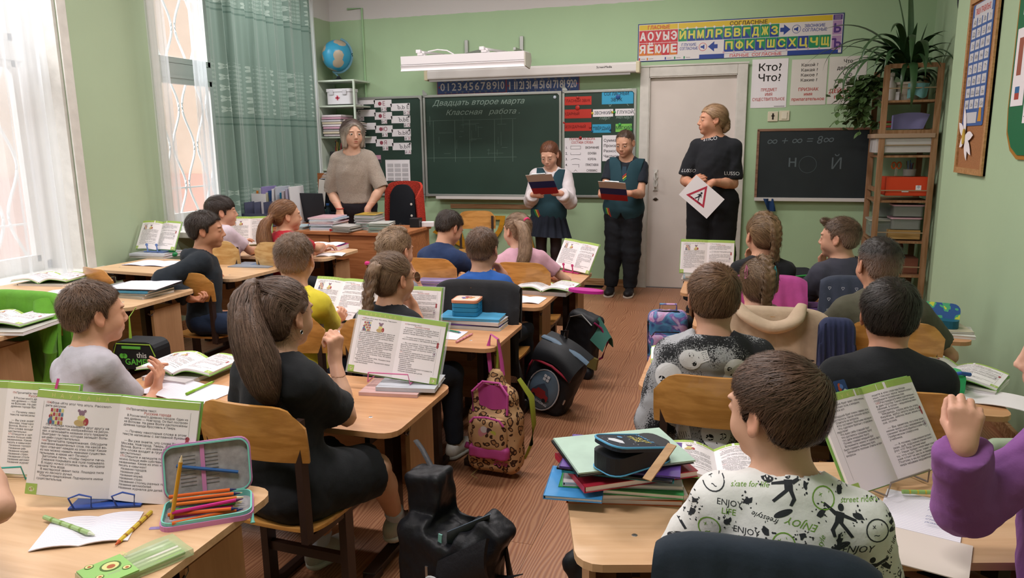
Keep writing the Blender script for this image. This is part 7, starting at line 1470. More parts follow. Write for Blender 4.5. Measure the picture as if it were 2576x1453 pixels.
kid('boy in a dark grey T-shirt with a yellow character on the back, hand at mouth',.520,4.17,1.022,.58,4.08,hy=1.12,hp=.02,by=.30,skin='#c3937a',st=1.34,faceon=True,
 hair=dict(style='boy',col='#47352a',col2='#7a604c',N=3800,len_=.022,t=.008,wd=.0022,jit=.22,fade=(.0,.05),tuft=1),
 shirt=dict(m='#3b3b47',sleeve=.80,ease=.016,neck=.060,slv_ease=.016),legs=PN,
 arms=(dict(w=at(2066,674,4.30),d=(.05,-.05,.9),n=(.6,-.5,.1),pole=(-.5,-.2,-1),curl=.45,thumb=.3),dict(w=(.80,4.4,.56))),extra=kanji)
# ================================================================== BOOKS AND THINGS ON THE DESKS
M_page=mat('page_white','#efe9ec',.75);M_bgreen=mat('page_green','#a3bf62',.7);M_blime=mat('page_lime','#c4cc7c',.7);M_byel=mat('page_yellow','#d6cf86',.7)
K_=INK('#3a363c');RDi=INK('#b34438')
PWd,PHt=.165,.215
LEFT80=['        Игра «Кто это? Что это?». Рассмот-','рите рисунки.','','','','','','    По очереди показывайте друг другу на','один из предметов, изображённых на рисун-','ках, и записывайте название этого предмета.','Выиграет та пара, которая запишет боль-','ше имён существительных.','        Прочитайте предложения. Обсудите','значения выделенных слов. На какой во-','прос отвечает каждое из этих слов? Какие','из них можно назвать именами существи-','тельными, а какие нет? Почему?','    Затопим печь, чтобы пироги печь.','    Снежное покрывало всё поле покрывало.','    В лодку ночью отлилась течь. Из крана','начала течь вода.','    В мастерской звенит пила. Лошадка пила','воду из лесного ручья.','    Спишите предложения. Подчеркните имена','существительные.']
RIGHT81=['        Прочитайте текст.','','    В России много древних городов. Один из','них древних — Новгород. Он был построен','на Волхове. На реке Волге расположены','древние города Ярославль и Тверь.','','    — Почему некоторые слова в этом','тексте написаны с заглавной буквы?','','    — Вы уже знаете, что слова Россия,','Москва, Новгород, Тверь, Ярославль,','Волхов, Волга — это имена собственные.','Эти слова входят в группу имён су-','ществительных.','        Спишите и запишите по группам как','можно больше имён собственных с данными','названиями. Какие из этих названий надо','писать в кавычках?','    Названия городов.','    Названия рек.','    Названия морей.','    Названия стран.','    Названия столиц разных государств.','    Названия автомобилей.','    Названия журналов для детей.']
P78=['    Старший брат взял себе мельницу.','Средний взял осла, а младшему','достался кот.','','    Младший брат очень горевал, что ему','досталось такое плохое наследство.','    Ответьте на вопросы.','    Кто оставил братьям наследство?','    Что сделали братья с отцовским нас-','ледством?','    Что взял себе старший брат?','    Что досталось среднему брату?','    Что дали младшему брату?','    Почему горевал младший брат?','    Вспомните сказку и скажите, надо ли','было горевать младшему брату.','    Запишите полные ответы на первые','вопросы.']
P79=['ищите в этих слова пары безудар-','ных гласных звуков. Запишите слова и','подберите проверочные слова.','        Распределите имена существительные','в две группы. Сначала запишите одушев-','лённые, а потом — неодушевлённые имена','существительные.','    Медведь, сорока, ветка, ель, огород,','берёза, арбуз, капуста, корова, ягода,','мальчик, девочка, письмо, мельник, ка-','ша, осока.','','    — Вы заметили, что в этом упраж-','нении много слов с непроверяемым напи-','санием? Можете обратиться в своём орфо-','графическом словаре в конце','учебника.','','    — А почему слова-названия растений','(мак, дуб, подснежник) отвечают на воп-','рос что? Ведь растения живые!','    — Наши предки считали живым только','то, что ходит, бегает, плавает, а расте-','ния стоят на месте, не передвигаются.','Поэтому и мы все предметы растительного','мира называем неодушевлёнными.']
def page_print(mb,lines,side,P,num,res=1,pics=True):
 """draws a page in page coordinates (x 0..W from the spine outward, y 0..H) through P(x, y)"""
 def putv(V,F,mi):mb.add([P(x,y)for x,y in V],F,mi)
 def R_(x0,y0,x1,y1,mi,n=8):
  V=[(x0+(x1-x0)*i/n,y)for i in range(n+1)for y in(y0,y1)];F=[(2*i,2*i+2,2*i+3,2*i+1)for i in range(n)];putv(V,F,mi)
 W_,H_=PWd,PHt;lx=.020 if side>0 else .012 # left text margin measured from the page's own left edge
 X=lambda x:x if side>0 else W_-x # page-left coordinate -> distance from the spine
 def txt(s,x,y,size,mi,fit=None,bold=0):
  V,F=text2d(s,size,0,'LEFT',res)
  if len(V)==0:return
  V=V.copy()
  if fit:V[:,0]*=min(1.25,fit/V[:,0].max())
  V[:,0]+=x;V[:,1]+=y;mb.add([P(X(a),b)if 0<=a<=W_ else P(X(min(max(a,0),W_)),b)for a,b in V],F,mi)
 R_(0,H_-.015,W_,H_,2);R_(W_-.024,0,W_,.022,2,3)
 if side<0:
  for k in range(7):txt('НАУКА'[k%5],.03+.018*k,H_-.0125,.011,6,bold=.03)
 V=[(W_-.0125+.0062*math.cos(2*PI*i/14),.0105+.0050*math.sin(2*PI*i/14))for i in range(14)];putv([(a,b)for a,b in V],[tuple(range(14))if side>0 else tuple(range(13,-1,-1))],5)
 nx=X(W_-.0125)-.004;txt(str(num),nx,.0082,.0062,1,bold=.02)
 ml=.014 if side>0 else .020;top=H_-.026;step=(H_-.045)/max(26,len(lines));vl=W_-.016;R_(vl,.028,vl+.0004,H_-.022,4,1)
 for i,s in enumerate(lines):
  if not s.strip():continue
  ind=len(s)-len(s.lstrip());st_=s.strip();full=len(s)>33;x=ml+ind*.00135;wid=W_-.034-ind*.00135
  txt(st_,x,top-step*i,.0066,0,fit=wid if full else min(wid,len(st_)*.0033),bold=.012 if any(w in s for w in('Новгород, Т','Волхов, В'))else .002)
  if ind==8:txt('%d.'%(num*2-6+i),ml+.0005,top-step*i,.0068,1,bold=.025)
 if num==81:txt('Русские города',.055,top-step,.0078,1,fit=.055,bold=.015)
 if num in(80,78)and pics and num==80:
  yb=top-step*6.4;x0=ml+.012
  for r_ in range(4): # bookcase picture
   for k in range(5):a=X(x0+.0055*k);b_=X(x0+.0055*k+.0045);R_(min(a,b_),yb+.0085*r_,max(a,b_),yb+.0085*r_+.007,(7,8,6,7,9)[(k+r_)%5],1)
  def el(x,y,a,b_,mi):V=[(X(x)+a*math.cos(2*PI*i/12),yb+y+b_*math.sin(2*PI*i/12))for i in range(12)];putv(V,[tuple(range(12))],mi)
  el(x0+.001,.006,.005,.007,8);el(x0+.001,.016,.004,.004,7);el(x0+.062,.007,.012,.007,9);el(x0+.064,.017,.008,.006,6);el(x0+.064,.027,.006,.006,10);el(x0+.058,.032,.003,.003,10);el(x0+.070,.032,.003,.003,10);el(x0+.074,.010,.005,.008,7)
 if side>0:
  def el2(x,y,a,b_,mi):V=[(x+a*math.cos(2*PI*i/12),y+b_*math.sin(2*PI*i/12))for i in range(12)];putv(V,[tuple(range(12))],mi)
  el2(vl-.001,H_*.60,.0042,.0075,7);el2(vl-.001,H_*.60+.009,.0045,.0045,7);el2(vl-.003,H_*.60+.010,.0012,.0012,0);el2(vl-.008,H_*.47,.0062,.0080,11);el2(vl-.008,H_*.47,.0052,.0070,3);el2(vl-.008,H_*.468,.0030,.0042,10)
BM=[K_,RDi,M_bgreen,M_page,INK('#6b6b5a'),mat('page_pale','#d8d6b8',.7),M_byel,mat('pic_red','#a84a52',.7),mat('pic_blue','#5f7f9c',.7),mat('pic_tan','#c2a878',.7),mat('pic_mauve','#8f7486',.7),mat('pic_frame','#8a93a8',.7)]
_bk={}
def open_book(label,loc,rot,kind='80',curve=.016,stand=None,group=None,cat='book',name='open_textbook',thick=.008,clear=False,fan=0,M=None):
 """open textbook: local x right, y up the page, z towards the reader; origin at the foot of the spine"""
 curve=.011 if curve<.0155 else .024;thick=.009;key=(kind,curve,thick,fan)
 if key not in _bk:
  cz=lambda x:curve*(math.sin(min(1,x/PWd/.42)*PI/2)**1.0 if x<PWd*.42 else 1-.55*((x/PWd-.42)/.58)**1.6)+fan*(x/PWd)**2
  pg={}
  for sd in(-1,1):
   f=lambda u,v,sd=sd:((sd*PWd*(u if sd>0 else 1-u)),v*PHt,thick+cz(PWd*(u if sd>0 else 1-u)))
   pg[sd]=MB().sheet(f,16,2,th=thick).mesh('page_block',M_page)
  cv=MB().sheet(lambda u,v:((u-.5)*2*(PWd+.004),-.003+v*(PHt+.006),max(0,cz(abs(u-.5)*2*PWd))*1.0-.0005),30,2,th=.0022).mesh('cover',mat('cover_green','#7fae55',.45))
  pr=MB();P=lambda sd:(lambda x,y:(sd*x,y,thick+cz(x)+.0004))
  L_,R2,a,b_=(LEFT80,RIGHT81,80,81)if kind=='80' else(P78,P79,78,79)
  page_print(pr,L_,-1,P(-1),a,1 if fan==0 else 1);page_print(pr,R2,1,P(1),b_,1)
  pm_=pr.mesh('print',BM);_bk[key]=(pg[-1],pg[1],cv,pm_)
 t=thing(name,label,cat,loc,0,group,rot);a,b_,cv,pm_=_bk[key];l=link('page_block',a,t);link('page_block',b_,t);link('cover',cv,t);link('print',pm_,l)
 if clear:
  MB().sheet(lambda u,v:((u-.5)*2*(PWd+.012),-.006+v*(PHt+.012),-.004+.012*abs(u-.5)),4,1,th=.001).build('clear_jacket',clear_mat('clear_film','#f4f6f8',.25,.05),t)
 return t
# on a stand: leaning back; rz turns it about the vertical
def stood(label,x,y,z,rz=0,scale=1,lean=.30,kind='80',curve=.010,col='#2f4fa0',style='wire',clear=False,roll=0,sname='book_stand',slabel=None):
 R=Matrix.Rotation(rz,3,'Z')@Matrix.Rotation(PI/2-lean,3,'X')@Matrix.Rotation(roll,3,'Z');e=R.to_euler()
 b_=open_book(label,(x,y,z+.012),e,kind,curve,clear=clear)
 b_.scale=(scale,)*3
 if style:
  t=thing(sname,slabel or 'wire book stand','stand',(x,y,z),rz);m_=mat('standc'+col,col,.35,spec=.5);Lb=math.sin(lean);
  if style=='flat':
   MB().box((0,.02,.004),(.17,.11,.006),bev=.002).build('base_plate',m_,t);w=MB()
   for sx in(-1,1):w.tube([(sx*.05-.02,-.035,.006),(sx*.05-.026,-.042,.036),(sx*.05,-.042,.045),(sx*.05+.026,-.040,.036),(sx*.05+.02,-.035,.006)],.0022,6)
   w.build('page_clip',m_,t);t['label']=slabel
  elif style=='round':
   MB().box((0,.02,.004),(.17,.10,.006),bev=.002).build('base_plate',m_,t)
   for sx in(-1,1):MB().tube([(sx*.042,-.035,.006),(sx*.042,-.040,.050)],.0045,8).lathe([(.010,-.003),(.010,.003)],(sx*.042,-.040,.056),14,rot=Matrix.Rotation(PI/2,3,'X')).build('page_clip',m_,t)
  else:
   MB().tube([(-.075,-.040,.04),(-.080,-.036,.004),(-.085,.07,.003),(.085,.07,.003),(.080,-.036,.004),(.075,-.040,.04),(-.075,-.040,.04)],.0024,6).build('wire_frame',m_,t)
  MB().bar((0,.02,.006),(0,.085,.12),.03,.004).build('back_support',m_,t)
 return b_
def closed_book(label,x,y,z,w=.165,d=.215,h=.012,rz=0,col='#4c86b8',name='textbook',group=None,pages=M_page,col2=None,cat='book',tilt=0):
 t=thing(name,label,cat,(x,y,z),0,group,(tilt,0,rz));m_=mat('cov'+col,col,.4,var=.12,vscale=14)
 MB().box((.0015,0,h/2),(w-.005,d-.006,h-.003)).build('pages',pages,t);MB().box((0,0,h-.0008),(w,d,.0016)).box((0,0,.0008),(w,d,.0016)).box((-w/2,0,h/2),(.0018,d,h)).build('cover',m_,t)
 if col2:MB().box((w*.12,d*.12,h+.0004),(w*.5,d*.35,.0006)).build('cover_picture',mat('cov'+col2,col2,.4),t)
 return t
def pen(label,a,b_,r=.0042,col='#86a64c',tip='#d9d2c0',name='pen',cap=None,cat='pen',dots=None):
 a,b_=Vector(a),Vector(b_);d=(b_-a).normalized();t=thing(name,label,cat,tuple(a));L_=(b_-a).length;o0=Vector((0,0,0))
 MB().tube([o0,d*L_*.9],r,8).build('barrel',mat('pen'+col,col,.35),t);MB().tube([d*L_*.9,d*L_],[r*.95,r*.2],8).build('tip',mat('pent'+tip,tip,.4),t)
 if cap:MB().tube([o0-d*.002,d*L_*.25],r*1.15,8).build('cap',mat('penc'+cap,cap,.3),t)
 if dots:
  s=MB()
  for k in range(4):s.tube([d*L_*(.15+.19*k),d*L_*(.19+.19*k)],r*1.04,8)
  s.build('pattern',mat('pend'+dots,dots,.4),t)
 return t
def lined(m_name,spacing=160,col='#a6a6c8',axis=1):
 if m_name in _M:return _M[m_name]
 m=mat(m_name,'#eae7ef',.8);N,L=nodes(m);b=N['Principled BSDF'];tc=N.new('ShaderNodeTexCoord');sp=N.new('ShaderNodeSeparateXYZ');L.new(tc.outputs['Object'],sp.inputs[0])
 f=mth2(N,L,'FRACT',mth2(N,L,'MULTIPLY',sp.outputs[axis],spacing));g=mth2(N,L,'LESS_THAN',f,.10);mx=N.new('ShaderNodeMix');mx.data_type='RGBA';L.new(g,mx.inputs[0]);mx.inputs[6].default_value=srgb('#eae7ef');mx.inputs[7].default_value=srgb(col);L.new(mx.outputs[2],b.inputs['Base Color']);return m
def mth2(N,L,op,a,b2=None):
 n_=N.new('ShaderNodeMath');n_.operation=op
 for i,q in enumerate((a,b2)):
  if q is None:continue
  if isinstance(q,(int,float)):n_.inputs[i].default_value=q
  else:L.new(q,n_.inputs[i])
 return n_.outputs[0]
M_lined=lined('lined_paper',120)
def notebook(label,x,y,z,rz=0,w=.33,d=.205,m_=None,text=None,name='exercise_book',fold=True,cat='notebook',cover=None,group=None):
 t=thing(name,label,cat,(x,y,z),rz,group);n=12
 MB().sheet(lambda u,v:((u-.5)*w,(v-.5)*d,.003+(.006*(math.sin(PI*abs(u-.5)*2)**.8)if fold else 0)),n,2,th=.0022).build('pages',m_ or M_lined,t)
 if cover:MB().box((0,0,.0006),(w+.004,d+.004,.0012)).build('cover',mat('cov'+cover,cover,.4),t)
 if text:
  p=MB()
  for i,s in enumerate(text):put_text(p,s,Matrix.Translation((text_x if False else w*.06,d*.38-i*.0166,.0105)),.012,0,0,'LEFT',shear=.4)
  p.build('handwriting',INK('#5b6192'),t)
 return t
def Z(n_):return DK[n_][2]
def on(n_,x,y): # photo pixel on the top of desk n_, kept on that desk
 p=at(x,y,z=Z(n_));dx,dy,_=DK[n_]
 if n_ not in('L2','R1'):p[0]=min(max(p[0],dx-.56),dx+.56);p[1]=min(max(p[1],dy+.04),dy+.44)
 return p
# ---- M0 (left foreground)
z=Z('M0')
p=on('M0',270,1268);stood('open textbook on the blue stand, pages 80 and 81, in the left foreground',p[0],p[1]+.01,z,rz=.38,lean=.24,roll=-.13,scale=1.17,curve=.012,style='flat',sname='book_stand',slabel='blue plastic book stand holding the nearest standing textbook')
p=on('M0',-15,1205);bk2=stood('open textbook with a pink ribbon at the left edge, on a teal stand',p[0],p[1]+.02,z,rz=.40,lean=.26,roll=-.10,scale=1.12,curve=.012,col='#3fa39a',style='wire',slabel='teal wire book stand at the left edge')
MB().sheet(lambda u,v:(.118+.006*u-.03*(1-v),.005+.225*v,.030-.004*v),1,8,th=.0008).build('bookmark_ribbon',mat('ribbon_pink','#cf4a8c',.5),bk2)
p=on('M0',215,1335);nb=notebook('lined exercise book under the standing textbook in the left foreground',p[0]+.01,p[1],z,rz=.50,w=.20,d=.135)
a,b_=at(112,1300,z=z+.012),at(238,1345,z=z+.012);pen('pale green pen with avocado pattern lying on the nearest exercise book',a,b_,.0055,'#a3bf86','#cfd8c0',dots='#7c9a4e')
a,b_=at(380,1287,z=z+.005),at(290,1370,z=z+.005);pen('yellow giraffe-spotted pencil with an orange tip',a,b_,.0050,'#cdb23c','#c25a2c',name='pencil',cat='pencil',dots='#9a6a2a')
p=at(395,1328,z=z);o=MB().prism(rrect(.034,.012,.003),.001).build('sticker',mat('sticker_lilac','#8f7fb0',.5),None,(p[0],p[1],z),(0,0,.35));tag(o,'small violet sticker between the pencil and the open pencil case','sticker')
# avocado pen pack
p=at(352,1412,z=z);t=thing('pen_pack','transparent green pouch of avocado pens at the bottom edge','pouch',(p[0]+.01,p[1]-.02,z),1.15);M_pk=mat('pouch_clear','#b9cfa0',.15,alpha=.45)
MB().sheet(lambda u,v:((u-.5)*.20,(v-.5)*.095,.016+.004*math.sin(u*6)*math.sin(v*5)),10,6,th=.014).build('film',M_pk,t);MB().box((-.055,0,.018),(.085,.093,.003)).build('printed_band',mat('pouch_green','#8fbf6a',.4),t)
for k in range(6):o=MB().tube([(-.04,-.036+.0145*k,.010),(.085,-.036+.0145*k,.010)],.0052,8).build('pen',mat('avopen%d'%(k%3),('#93b56a','#c3d1a8','#d9d6cc')[k%3],.35),t)
av=MB();Mv=Matrix.Translation((-.045,.012,.0202))
for cx_,cy_,s_ in((0,0,1),(-.03,.03,.45),(.02,-.03,.45),(-.03,-.025,.4)):
 disc(av,Mv,cx_,cy_,.020*s_,0,16);disc(av,Mv,cx_,cy_,.016*s_,1,16,dz=.0003);disc(av,Mv,cx_,cy_-.003*s_,.008*s_,2,14,dz=.0006)
put_text(av,'12PCS',Mv@T(.035,.03,0,-PI/2),.009,1,.02);av.build('avocado_print',[mat('avo_dark','#4d6a2c',.5),mat('avo_light','#cfd08a',.5),mat('avo_stone','#a5542c',.4)],t)
# open zip pencil case with the pens
p=at(525,1290,z=z);t=thing('zip_pencil_case','open hard pencil case with pink and mint zip edges full of pens','pencil case',(p[0],p[1],z),.62);M_pk1,M_mint,M_lin=mat('case_pink','#c983b4',.6),mat('case_mint','#7cc7bb',.5),mat('case_lining','#9c9799',.7,var=.25,vscale=60)
W1,D1=.205,.135
def ringy(w,d,h,th,M,m1,nm):
 o_,i_=rrect(w,d,.028,5),rrect(w-2*th,d-2*th,.022,5);n=len(o_);mb=MB();V=[M@Vector((x,y,q))for q in(0,h)for x,y in o_]+[M@Vector((x,y,q))for q in(0,h)for x,y in i_]
 F=[(i,(i+1)%n,n+(i+1)%n,n+i)for i in range(n)]+[(2*n+(i+1)%n,2*n+i,3*n+i,3*n+(i+1)%n)for i in range(n)]+[(n+i,n+(i+1)%n,3*n+(i+1)%n,3*n+i)for i in range(n)]+[((i+1)%n,i,2*n+i,2*n+(i+1)%n)for i in range(n)]
 mb.add(V,F);return mb.build(nm,m1,t)
I4=Matrix.Identity(4);ringy(W1,D1,.012,.004,I4,M_pk1,'shell_rim');ringy(W1-.006,D1-.006,.020,.004,I4,M_mint,'zip_edge');MB().prism(rrect(W1-.008,D1-.008,.024),.004).build('tray',M_lin,t)
Lm=Matrix.Translation((0,D1/2,.014))@Matrix.Rotation(math.radians(76),4,'X')@Matrix.Translation((0,D1/2,0));ringy(W1,D1,-.010,.004,Lm,M_pk1,'lid_rim');ringy(W1-.006,D1-.006,.006,.004,Lm,M_mint,'lid_zip_edge');MB().prism(rrect(W1-.008,D1-.008,.024),.003,Lm@T(0,0,-.008)).build('lid_lining',M_lin,t)
MB().box((0,0,0),(.010,D1-.01,.002)).build('elastic_strap',M_pk1,t).matrix_local=Lm@T(-.01,0,-.002);MB().tube([(-.07,.015,0),(.07,-.02,0)],.004,8).build('blue_pencil',mat('pencil_blue','#2f5f9c',.4),t).matrix_local=Lm@T(0,0,.002)
tb=MB()
for i in range(9):
 for j in range(2):tb.box((-.045+.052*j,.035-.009*i,-.004),(.036,.0012,.0004))
tb.build('table_print',INK('#6a6a70'),t).matrix_local=Lm
MB().lathe([(.004,0),(.004,.016),(.006,.022),(.0,.024)],(W1/2-.004,-D1/2+.02,.005),10,rot=Matrix.Rotation(PI*.8,3,'X')).build('zip_pull',M_mint,t)
pens=[('orange felt pen','#d4622a','#1f2a5a'),('orange felt pen','#d4622a','#1f2a5a'),('magenta felt pen','#c22a80','#5a1a4a'),('magenta pencil','#c8308a','#e0c8a0'),('green pencil','#4a9a4c','#e0c8a0'),('orange pencil','#d4702c','#e0c8a0'),('brown pencil','#7a4a34','#e0c8a0'),('blue spotted pencil','#6aa0c4','#e0c8a0'),('orange felt pen','#d4622a','#1f2a5a'),('dark blue pen','#26306a','#26306a'),('cream pencil','#cfc08a','#e0c8a0'),('orange felt pen','#d4622a','#1f2a5a'),('red pencil','#b23a34','#e0c8a0')]
for k,(l,c1,c2)in enumerate(pens):
 y=-.052+.0082*k;zz=.018+.009*(k%3);dx=rnd.uniform(-.01,.01);sk_=rnd.uniform(-.012,.012);R3=Matrix.Rotation(.62,3,'Z');A_,B_=R3@Vector((-.078+dx,y+sk_,0)),R3@Vector((.075+dx,y-sk_,0))
 pen('%s in the open pencil case, %s'%(l,('nearest its front edge','second row from the front','lying across the front','third from the front','in the front half','just before the middle','in the middle','just behind the middle','behind the spotted pencil','in the back half','third from the back','second from the hinge','right under the lid hinge')[k]),(p[0]+A_.x,p[1]+A_.y,z+zz),(p[0]+B_.x,p[1]+B_.y,z+zz),.0045,c1,c2,name='pen' if 'pen' in l.split()[-1]and 'pencil' not in l else 'pencil',cat='pen')
a=at(432,1305,z=z+.02);b_=at(457,1145,Y=a[1]+.02);pen('yellow-ochre pencil standing upright in the open pencil case',a,b_,.0045,'#cf962c','#e0c8a0',name='pencil',cat='pencil')
# ---- M1
z=Z('M1');p=on('M1',985,975)
closed_book('book lying under the pink stand, floral cover',p[0]+.02,p[1]-.01,z,h=.012,rz=.12+PI/2,col='#c9a4a0',col2='#b5506a');closed_book('white-covered book on the floral one under the pink stand',p[0]+.07,p[1]+.02,z+.0125,h=.014,rz=.15+PI/2,col='#b9bcc4')
stood('open textbook on the pink wire stand in front of the ponytail girl',p[0]+.005,p[1]+.0,z+.027,rz=.08,lean=.36,roll=-.10,scale=1.04,curve=.010,col='#cf6a9c',style='wire',clear=True,slabel='pink wire book stand in front of the ponytail girl')
p=on('M1',470,935);closed_book('book under the open textbook before the boy in pale grey',p[0]+.03,p[1]+.0,z,w=.215,d=.29,h=.016,rz=-.1,col='#c9c2c4')
open_book('open textbook lying flat on a pile before the boy in pale grey',(p[0]+.02,p[1]-.10,z+.018),(0,0,.02),curve=.020,thick=.010)
p=on('M1',470,985);notebook('white exercise book before the boy in pale grey',p[0],p[1],z,rz=-.12,w=.33,d=.17);a,b_=at(470,990,z=z+.014),at(540,958,z=z+.014);pen('lime green pen on the boy\'s white exercise book',a,b_,.0048,'#8fbf3a','#5a8a2a',cap='#7fae2a')
# hanging black case behind M1 on L3's side: gamer bag
t=thing('black_pouch','black pouch with green zip tab and lettering, behind the pale grey boy\'s book','bag',tuple(at(358,886,Y=2.76)),.1);t.scale=(1.1,)*3;M_bk=mat('nylon_black','#1b1d22',.55,bump=.2,bscale=200)
MB().prism(rrect(.20,.12,.04),.10,frame_m((0,.05,0),(1,0,0),(0,0,1),(0,-1,0))).build('pouch',M_bk,t);MB().box((-.01,-.052,.035),(.09,.006,.012),bev=.002).build('zip_tab',mat('neon_green','#63b84a',.5),t)
MB().tube([(-.095,-.051,-.05),(-.10,-.052,.0),(-.08,-.052,.05),(.08,-.052,.05),(.10,-.052,.0)],.0025,6).tube([(-.05,.0,.06),(-.06,.02,.15),(-.03,.03,.19)],.006,6,flat=.3).build('green_trim',mat('lime_trim','#8fae3a',.5),t)
g=MB();Mg=frame_m((0,-.0512,0),(1,0,0),(0,0,1),(0,-1,0));put_text(g,'this',Mg@T(.035,-.008),.034,0,.02);put_text(g,'GAMER',Mg@T(.015,-.040),.038,1,.03);disc(g,Mg,-.045,-.003,.011,1);disc(g,Mg,-.060,-.003,.011,1);rect(g,Mg,-.062,-.004,-.043,.007,1);g.build('lettering',[INK('#d8d8d8'),mat('neon_green2','#63c24a',.5)],t)
# ---- M2
z=Z('M2');p=on('M2',1195,815)
cl=[('#c9cdd2','pale book at the bottom of the pile under the zip box',.016,0),('#6b4f9c','violet folder in the pile under the blue and orange zip box',.006,.08),('#d4d0d4','white book in the middle of the pile under the zip box',.016,-.04),('#4f9ac2','light blue textbook with yellow stripe on top of the pile',.012,.06)]
zz=z
for c_,l,h_,r_ in cl:closed_book(l,p[0]+rnd.uniform(-.01,.01),p[1]+rnd.uniform(-.01,.01),zz,w=.215,d=.30,h=h_,rz=r_+PI/2,col=c_,col2='#c9b93a' if h_==.012 else None);zz+=h_+.001
t=thing('zip_box','square blue zip box with an orange decorated lid on the book pile','pencil case',(p[0]-.03,p[1]-.02,zz),.08);bl=mat('zip_blue','#2f86b0',.5)
for k in range(3):MB().prism(rrect(.125,.12,.02),.019,T(0,0,.001+.021*k)).build('tier',bl,t);
MB().prism(rrect(.13,.125,.022),.012,T(0,0,.064)).build('lid',mat('lid_orange','#d28a6a',.5),t);MB().prism(rrect(.115,.11,.018),.001,T(0,0,.0762)).build('lid_panel',mat('lid_cream','#d8c4b4',.5),t);pp=MB();Mz=T(0,.01,.0778)
for k in range(9):disc(pp,Mz,.03*math.cos(k*2.4)*(k/9)**.5,.02*math.sin(k*2.4),.009,k%3,9,dz=.0001*k)
pp.build('decoration',[INK('#a84a4a'),INK('#6a5a9a'),INK('#c9863a')],t);MB().box((.065,-.03,.05),(.006,.01,.022)).build('zip_pull',bl,t)
p=on('M2',1075,845);stood('open textbook in a clear jacket leaning by the zip box, before the plaited girl',p[0]-.10,p[1]-.03,z,rz=.02,lean=.34,curve=.010,style=None,clear=True)
p=on('M2',1135,843);notebook('small white sheet booklet under the green pencil',p[0],p[1],z,rz=.0,w=.11,d=.15,fold=False);a,b_=at(1110,826,z=z+.009),at(1160,836,z=z+.009);pen('dark green pencil tip on the small white booklet',a,b_,.004,'#2f7a5a','#3a6a9a',name='pencil',cat='pencil')
a,b_=at(1148,860,z=z+.006),at(1190,838,z=z+.006);pen('pale pink patterned pen near the desk\'s right edge',a,b_,.0045,'#cf8f9c','#c06a80',dots='#b05a70')
p=on('M2',838,815);stood('open textbook held by the boy in the yellow T-shirt',p[0]-.02,p[1]+.04,z,rz=-.15,lean=.55,curve=.012,style=None)
p=on('M2',870,845);notebook('white exercise book by the yellow-shirt boy\'s hands',p[0],p[1]-.02,z,rz=.2,w=.2,d=.17);a,b_=at(862,810,z=z+.012),at(900,800,z=z+.012);pen('white and black pen under the yellow-shirt boy\'s hands',a,b_,.0045,'#d0ccd0','#2a2a2a',cap='#22252a')
t=thing('lettered_pencil_case','white and dark red roll pencil case with black capitals','pencil case',tuple(on('M2',915,800)),.1);MB().tube([(-.09,0,.034),(-.085,0,.034),(.085,0,.034),(.09,0,.034)],[.028,.034,.034,.028],20).build('roll',mat('roll_white','#cfcdd2',.6),t);MB().tube([(-.088,0,.020),(.088,0,.020)],.0345,20,flat=.55).build('red_bottom',mat('roll_red','#8a2434',.6),t)
g=MB();put_text(g,'TOKYO',frame_m((-.01,-.0346,.030),(1,0,0),(0,-.1,1),(0,-1,-.1)),.036,0,.03);g.build('lettering',INK('#26262a'),t)
t=thing('round_pouch','teal and magenta rounded pouch behind the lettered case','bag',tuple(on('M2',920,765)),.1);MB().prism([(.09*math.cos(a),.055*math.sin(a)+.055)for a in[PI*i/14 for i in range(15)]]+[(-.09,0),(.09,0)],.07,frame_m((0,.03,0),(1,0,0),(0,0,1),(0,-1,0))).build('pouch',mat('pouch_teal','#2f6b7a',.6),t);MB().tube([(.09*math.cos(a),-.042,.055*math.sin(a)+.055)for a in[PI*i/14 for i in range(15)]],.005,6).build('piping',mat('pouch_magenta','#a03078',.6),t)
# ---- M3
z=Z('M3');p=on('M3',1365,735);closed_book('thick pile book beneath the open textbook of the blue-shirt boy',p[0]+.03,p[1]+.02,z,w=.21,d=.28,h=.022,rz=PI/2-.08,col='#cfc9cc')
open_book('open textbook lying flat on desk of the blue-shirt boy',(p[0]+.02,p[1]-.10,z+.024),(0,0,-.08),curve=.022,thick=.008);p=on('M3',1322,755);notebook('white exercise book under the blue-shirt boy\'s elbow',p[0],p[1],z,rz=-.04,w=.20,d=.16)
p=on('M3',1120,712)
for k in range(6):closed_book('violet folder in the pile beside the fair-haired girl',p[0]+.005*(k%3),p[1]+.004*(k%2),z+.0085*k,w=.24,d=.17,h=.007,rz=.03*(k%3-1),col=('#7a62a8','#8f86b4')[k%2],name='folder',cat='folder',group='violet folders piled before the fair-haired girl')
p=on('M3',1060,700);notebook('open magazine with cartoon pictures beside the violet folders',p[0]-.02,p[1]+.05,z+.03,rz=-.1,w=.30,d=.2,m_=M_page);t=closed_book('patterned dark booklet in front of the fair-haired girl',p[0]-.08,p[1]-.03,z,h=.02,rz=.3,col='#5a5a68',col2='#b9b9c9')
# ---- M4
z=Z('M4');p=on('M4',1440,672);stood('open textbook leaning back on the pink clip stand at the aisle corner',p[0]+.04,p[1]+.02,z,rz=-.55,lean=.48,roll=-.05,curve=.012,col='#c23a7c',style='round',slabel='magenta book stand with round clips at the aisle corner')
p=on('M4',1350,678);notebook('folded white sheet by the pale pink top girl',p[0],p[1],z,rz=.2,w=.13,d=.11,fold=False);a,b_=at(1398,683,z=z+.005),at(1394,668,z=z+.005);pen('short cream pen beside the magenta book stand',a,b_,.0045,'#b0a27c','#8a7a50')
p=on('M4',1185,640);notebook('open notebook in front of the boy in the navy jumper',p[0]-.1,p[1]+.08,z,rz=.1,w=.32,d=.2)
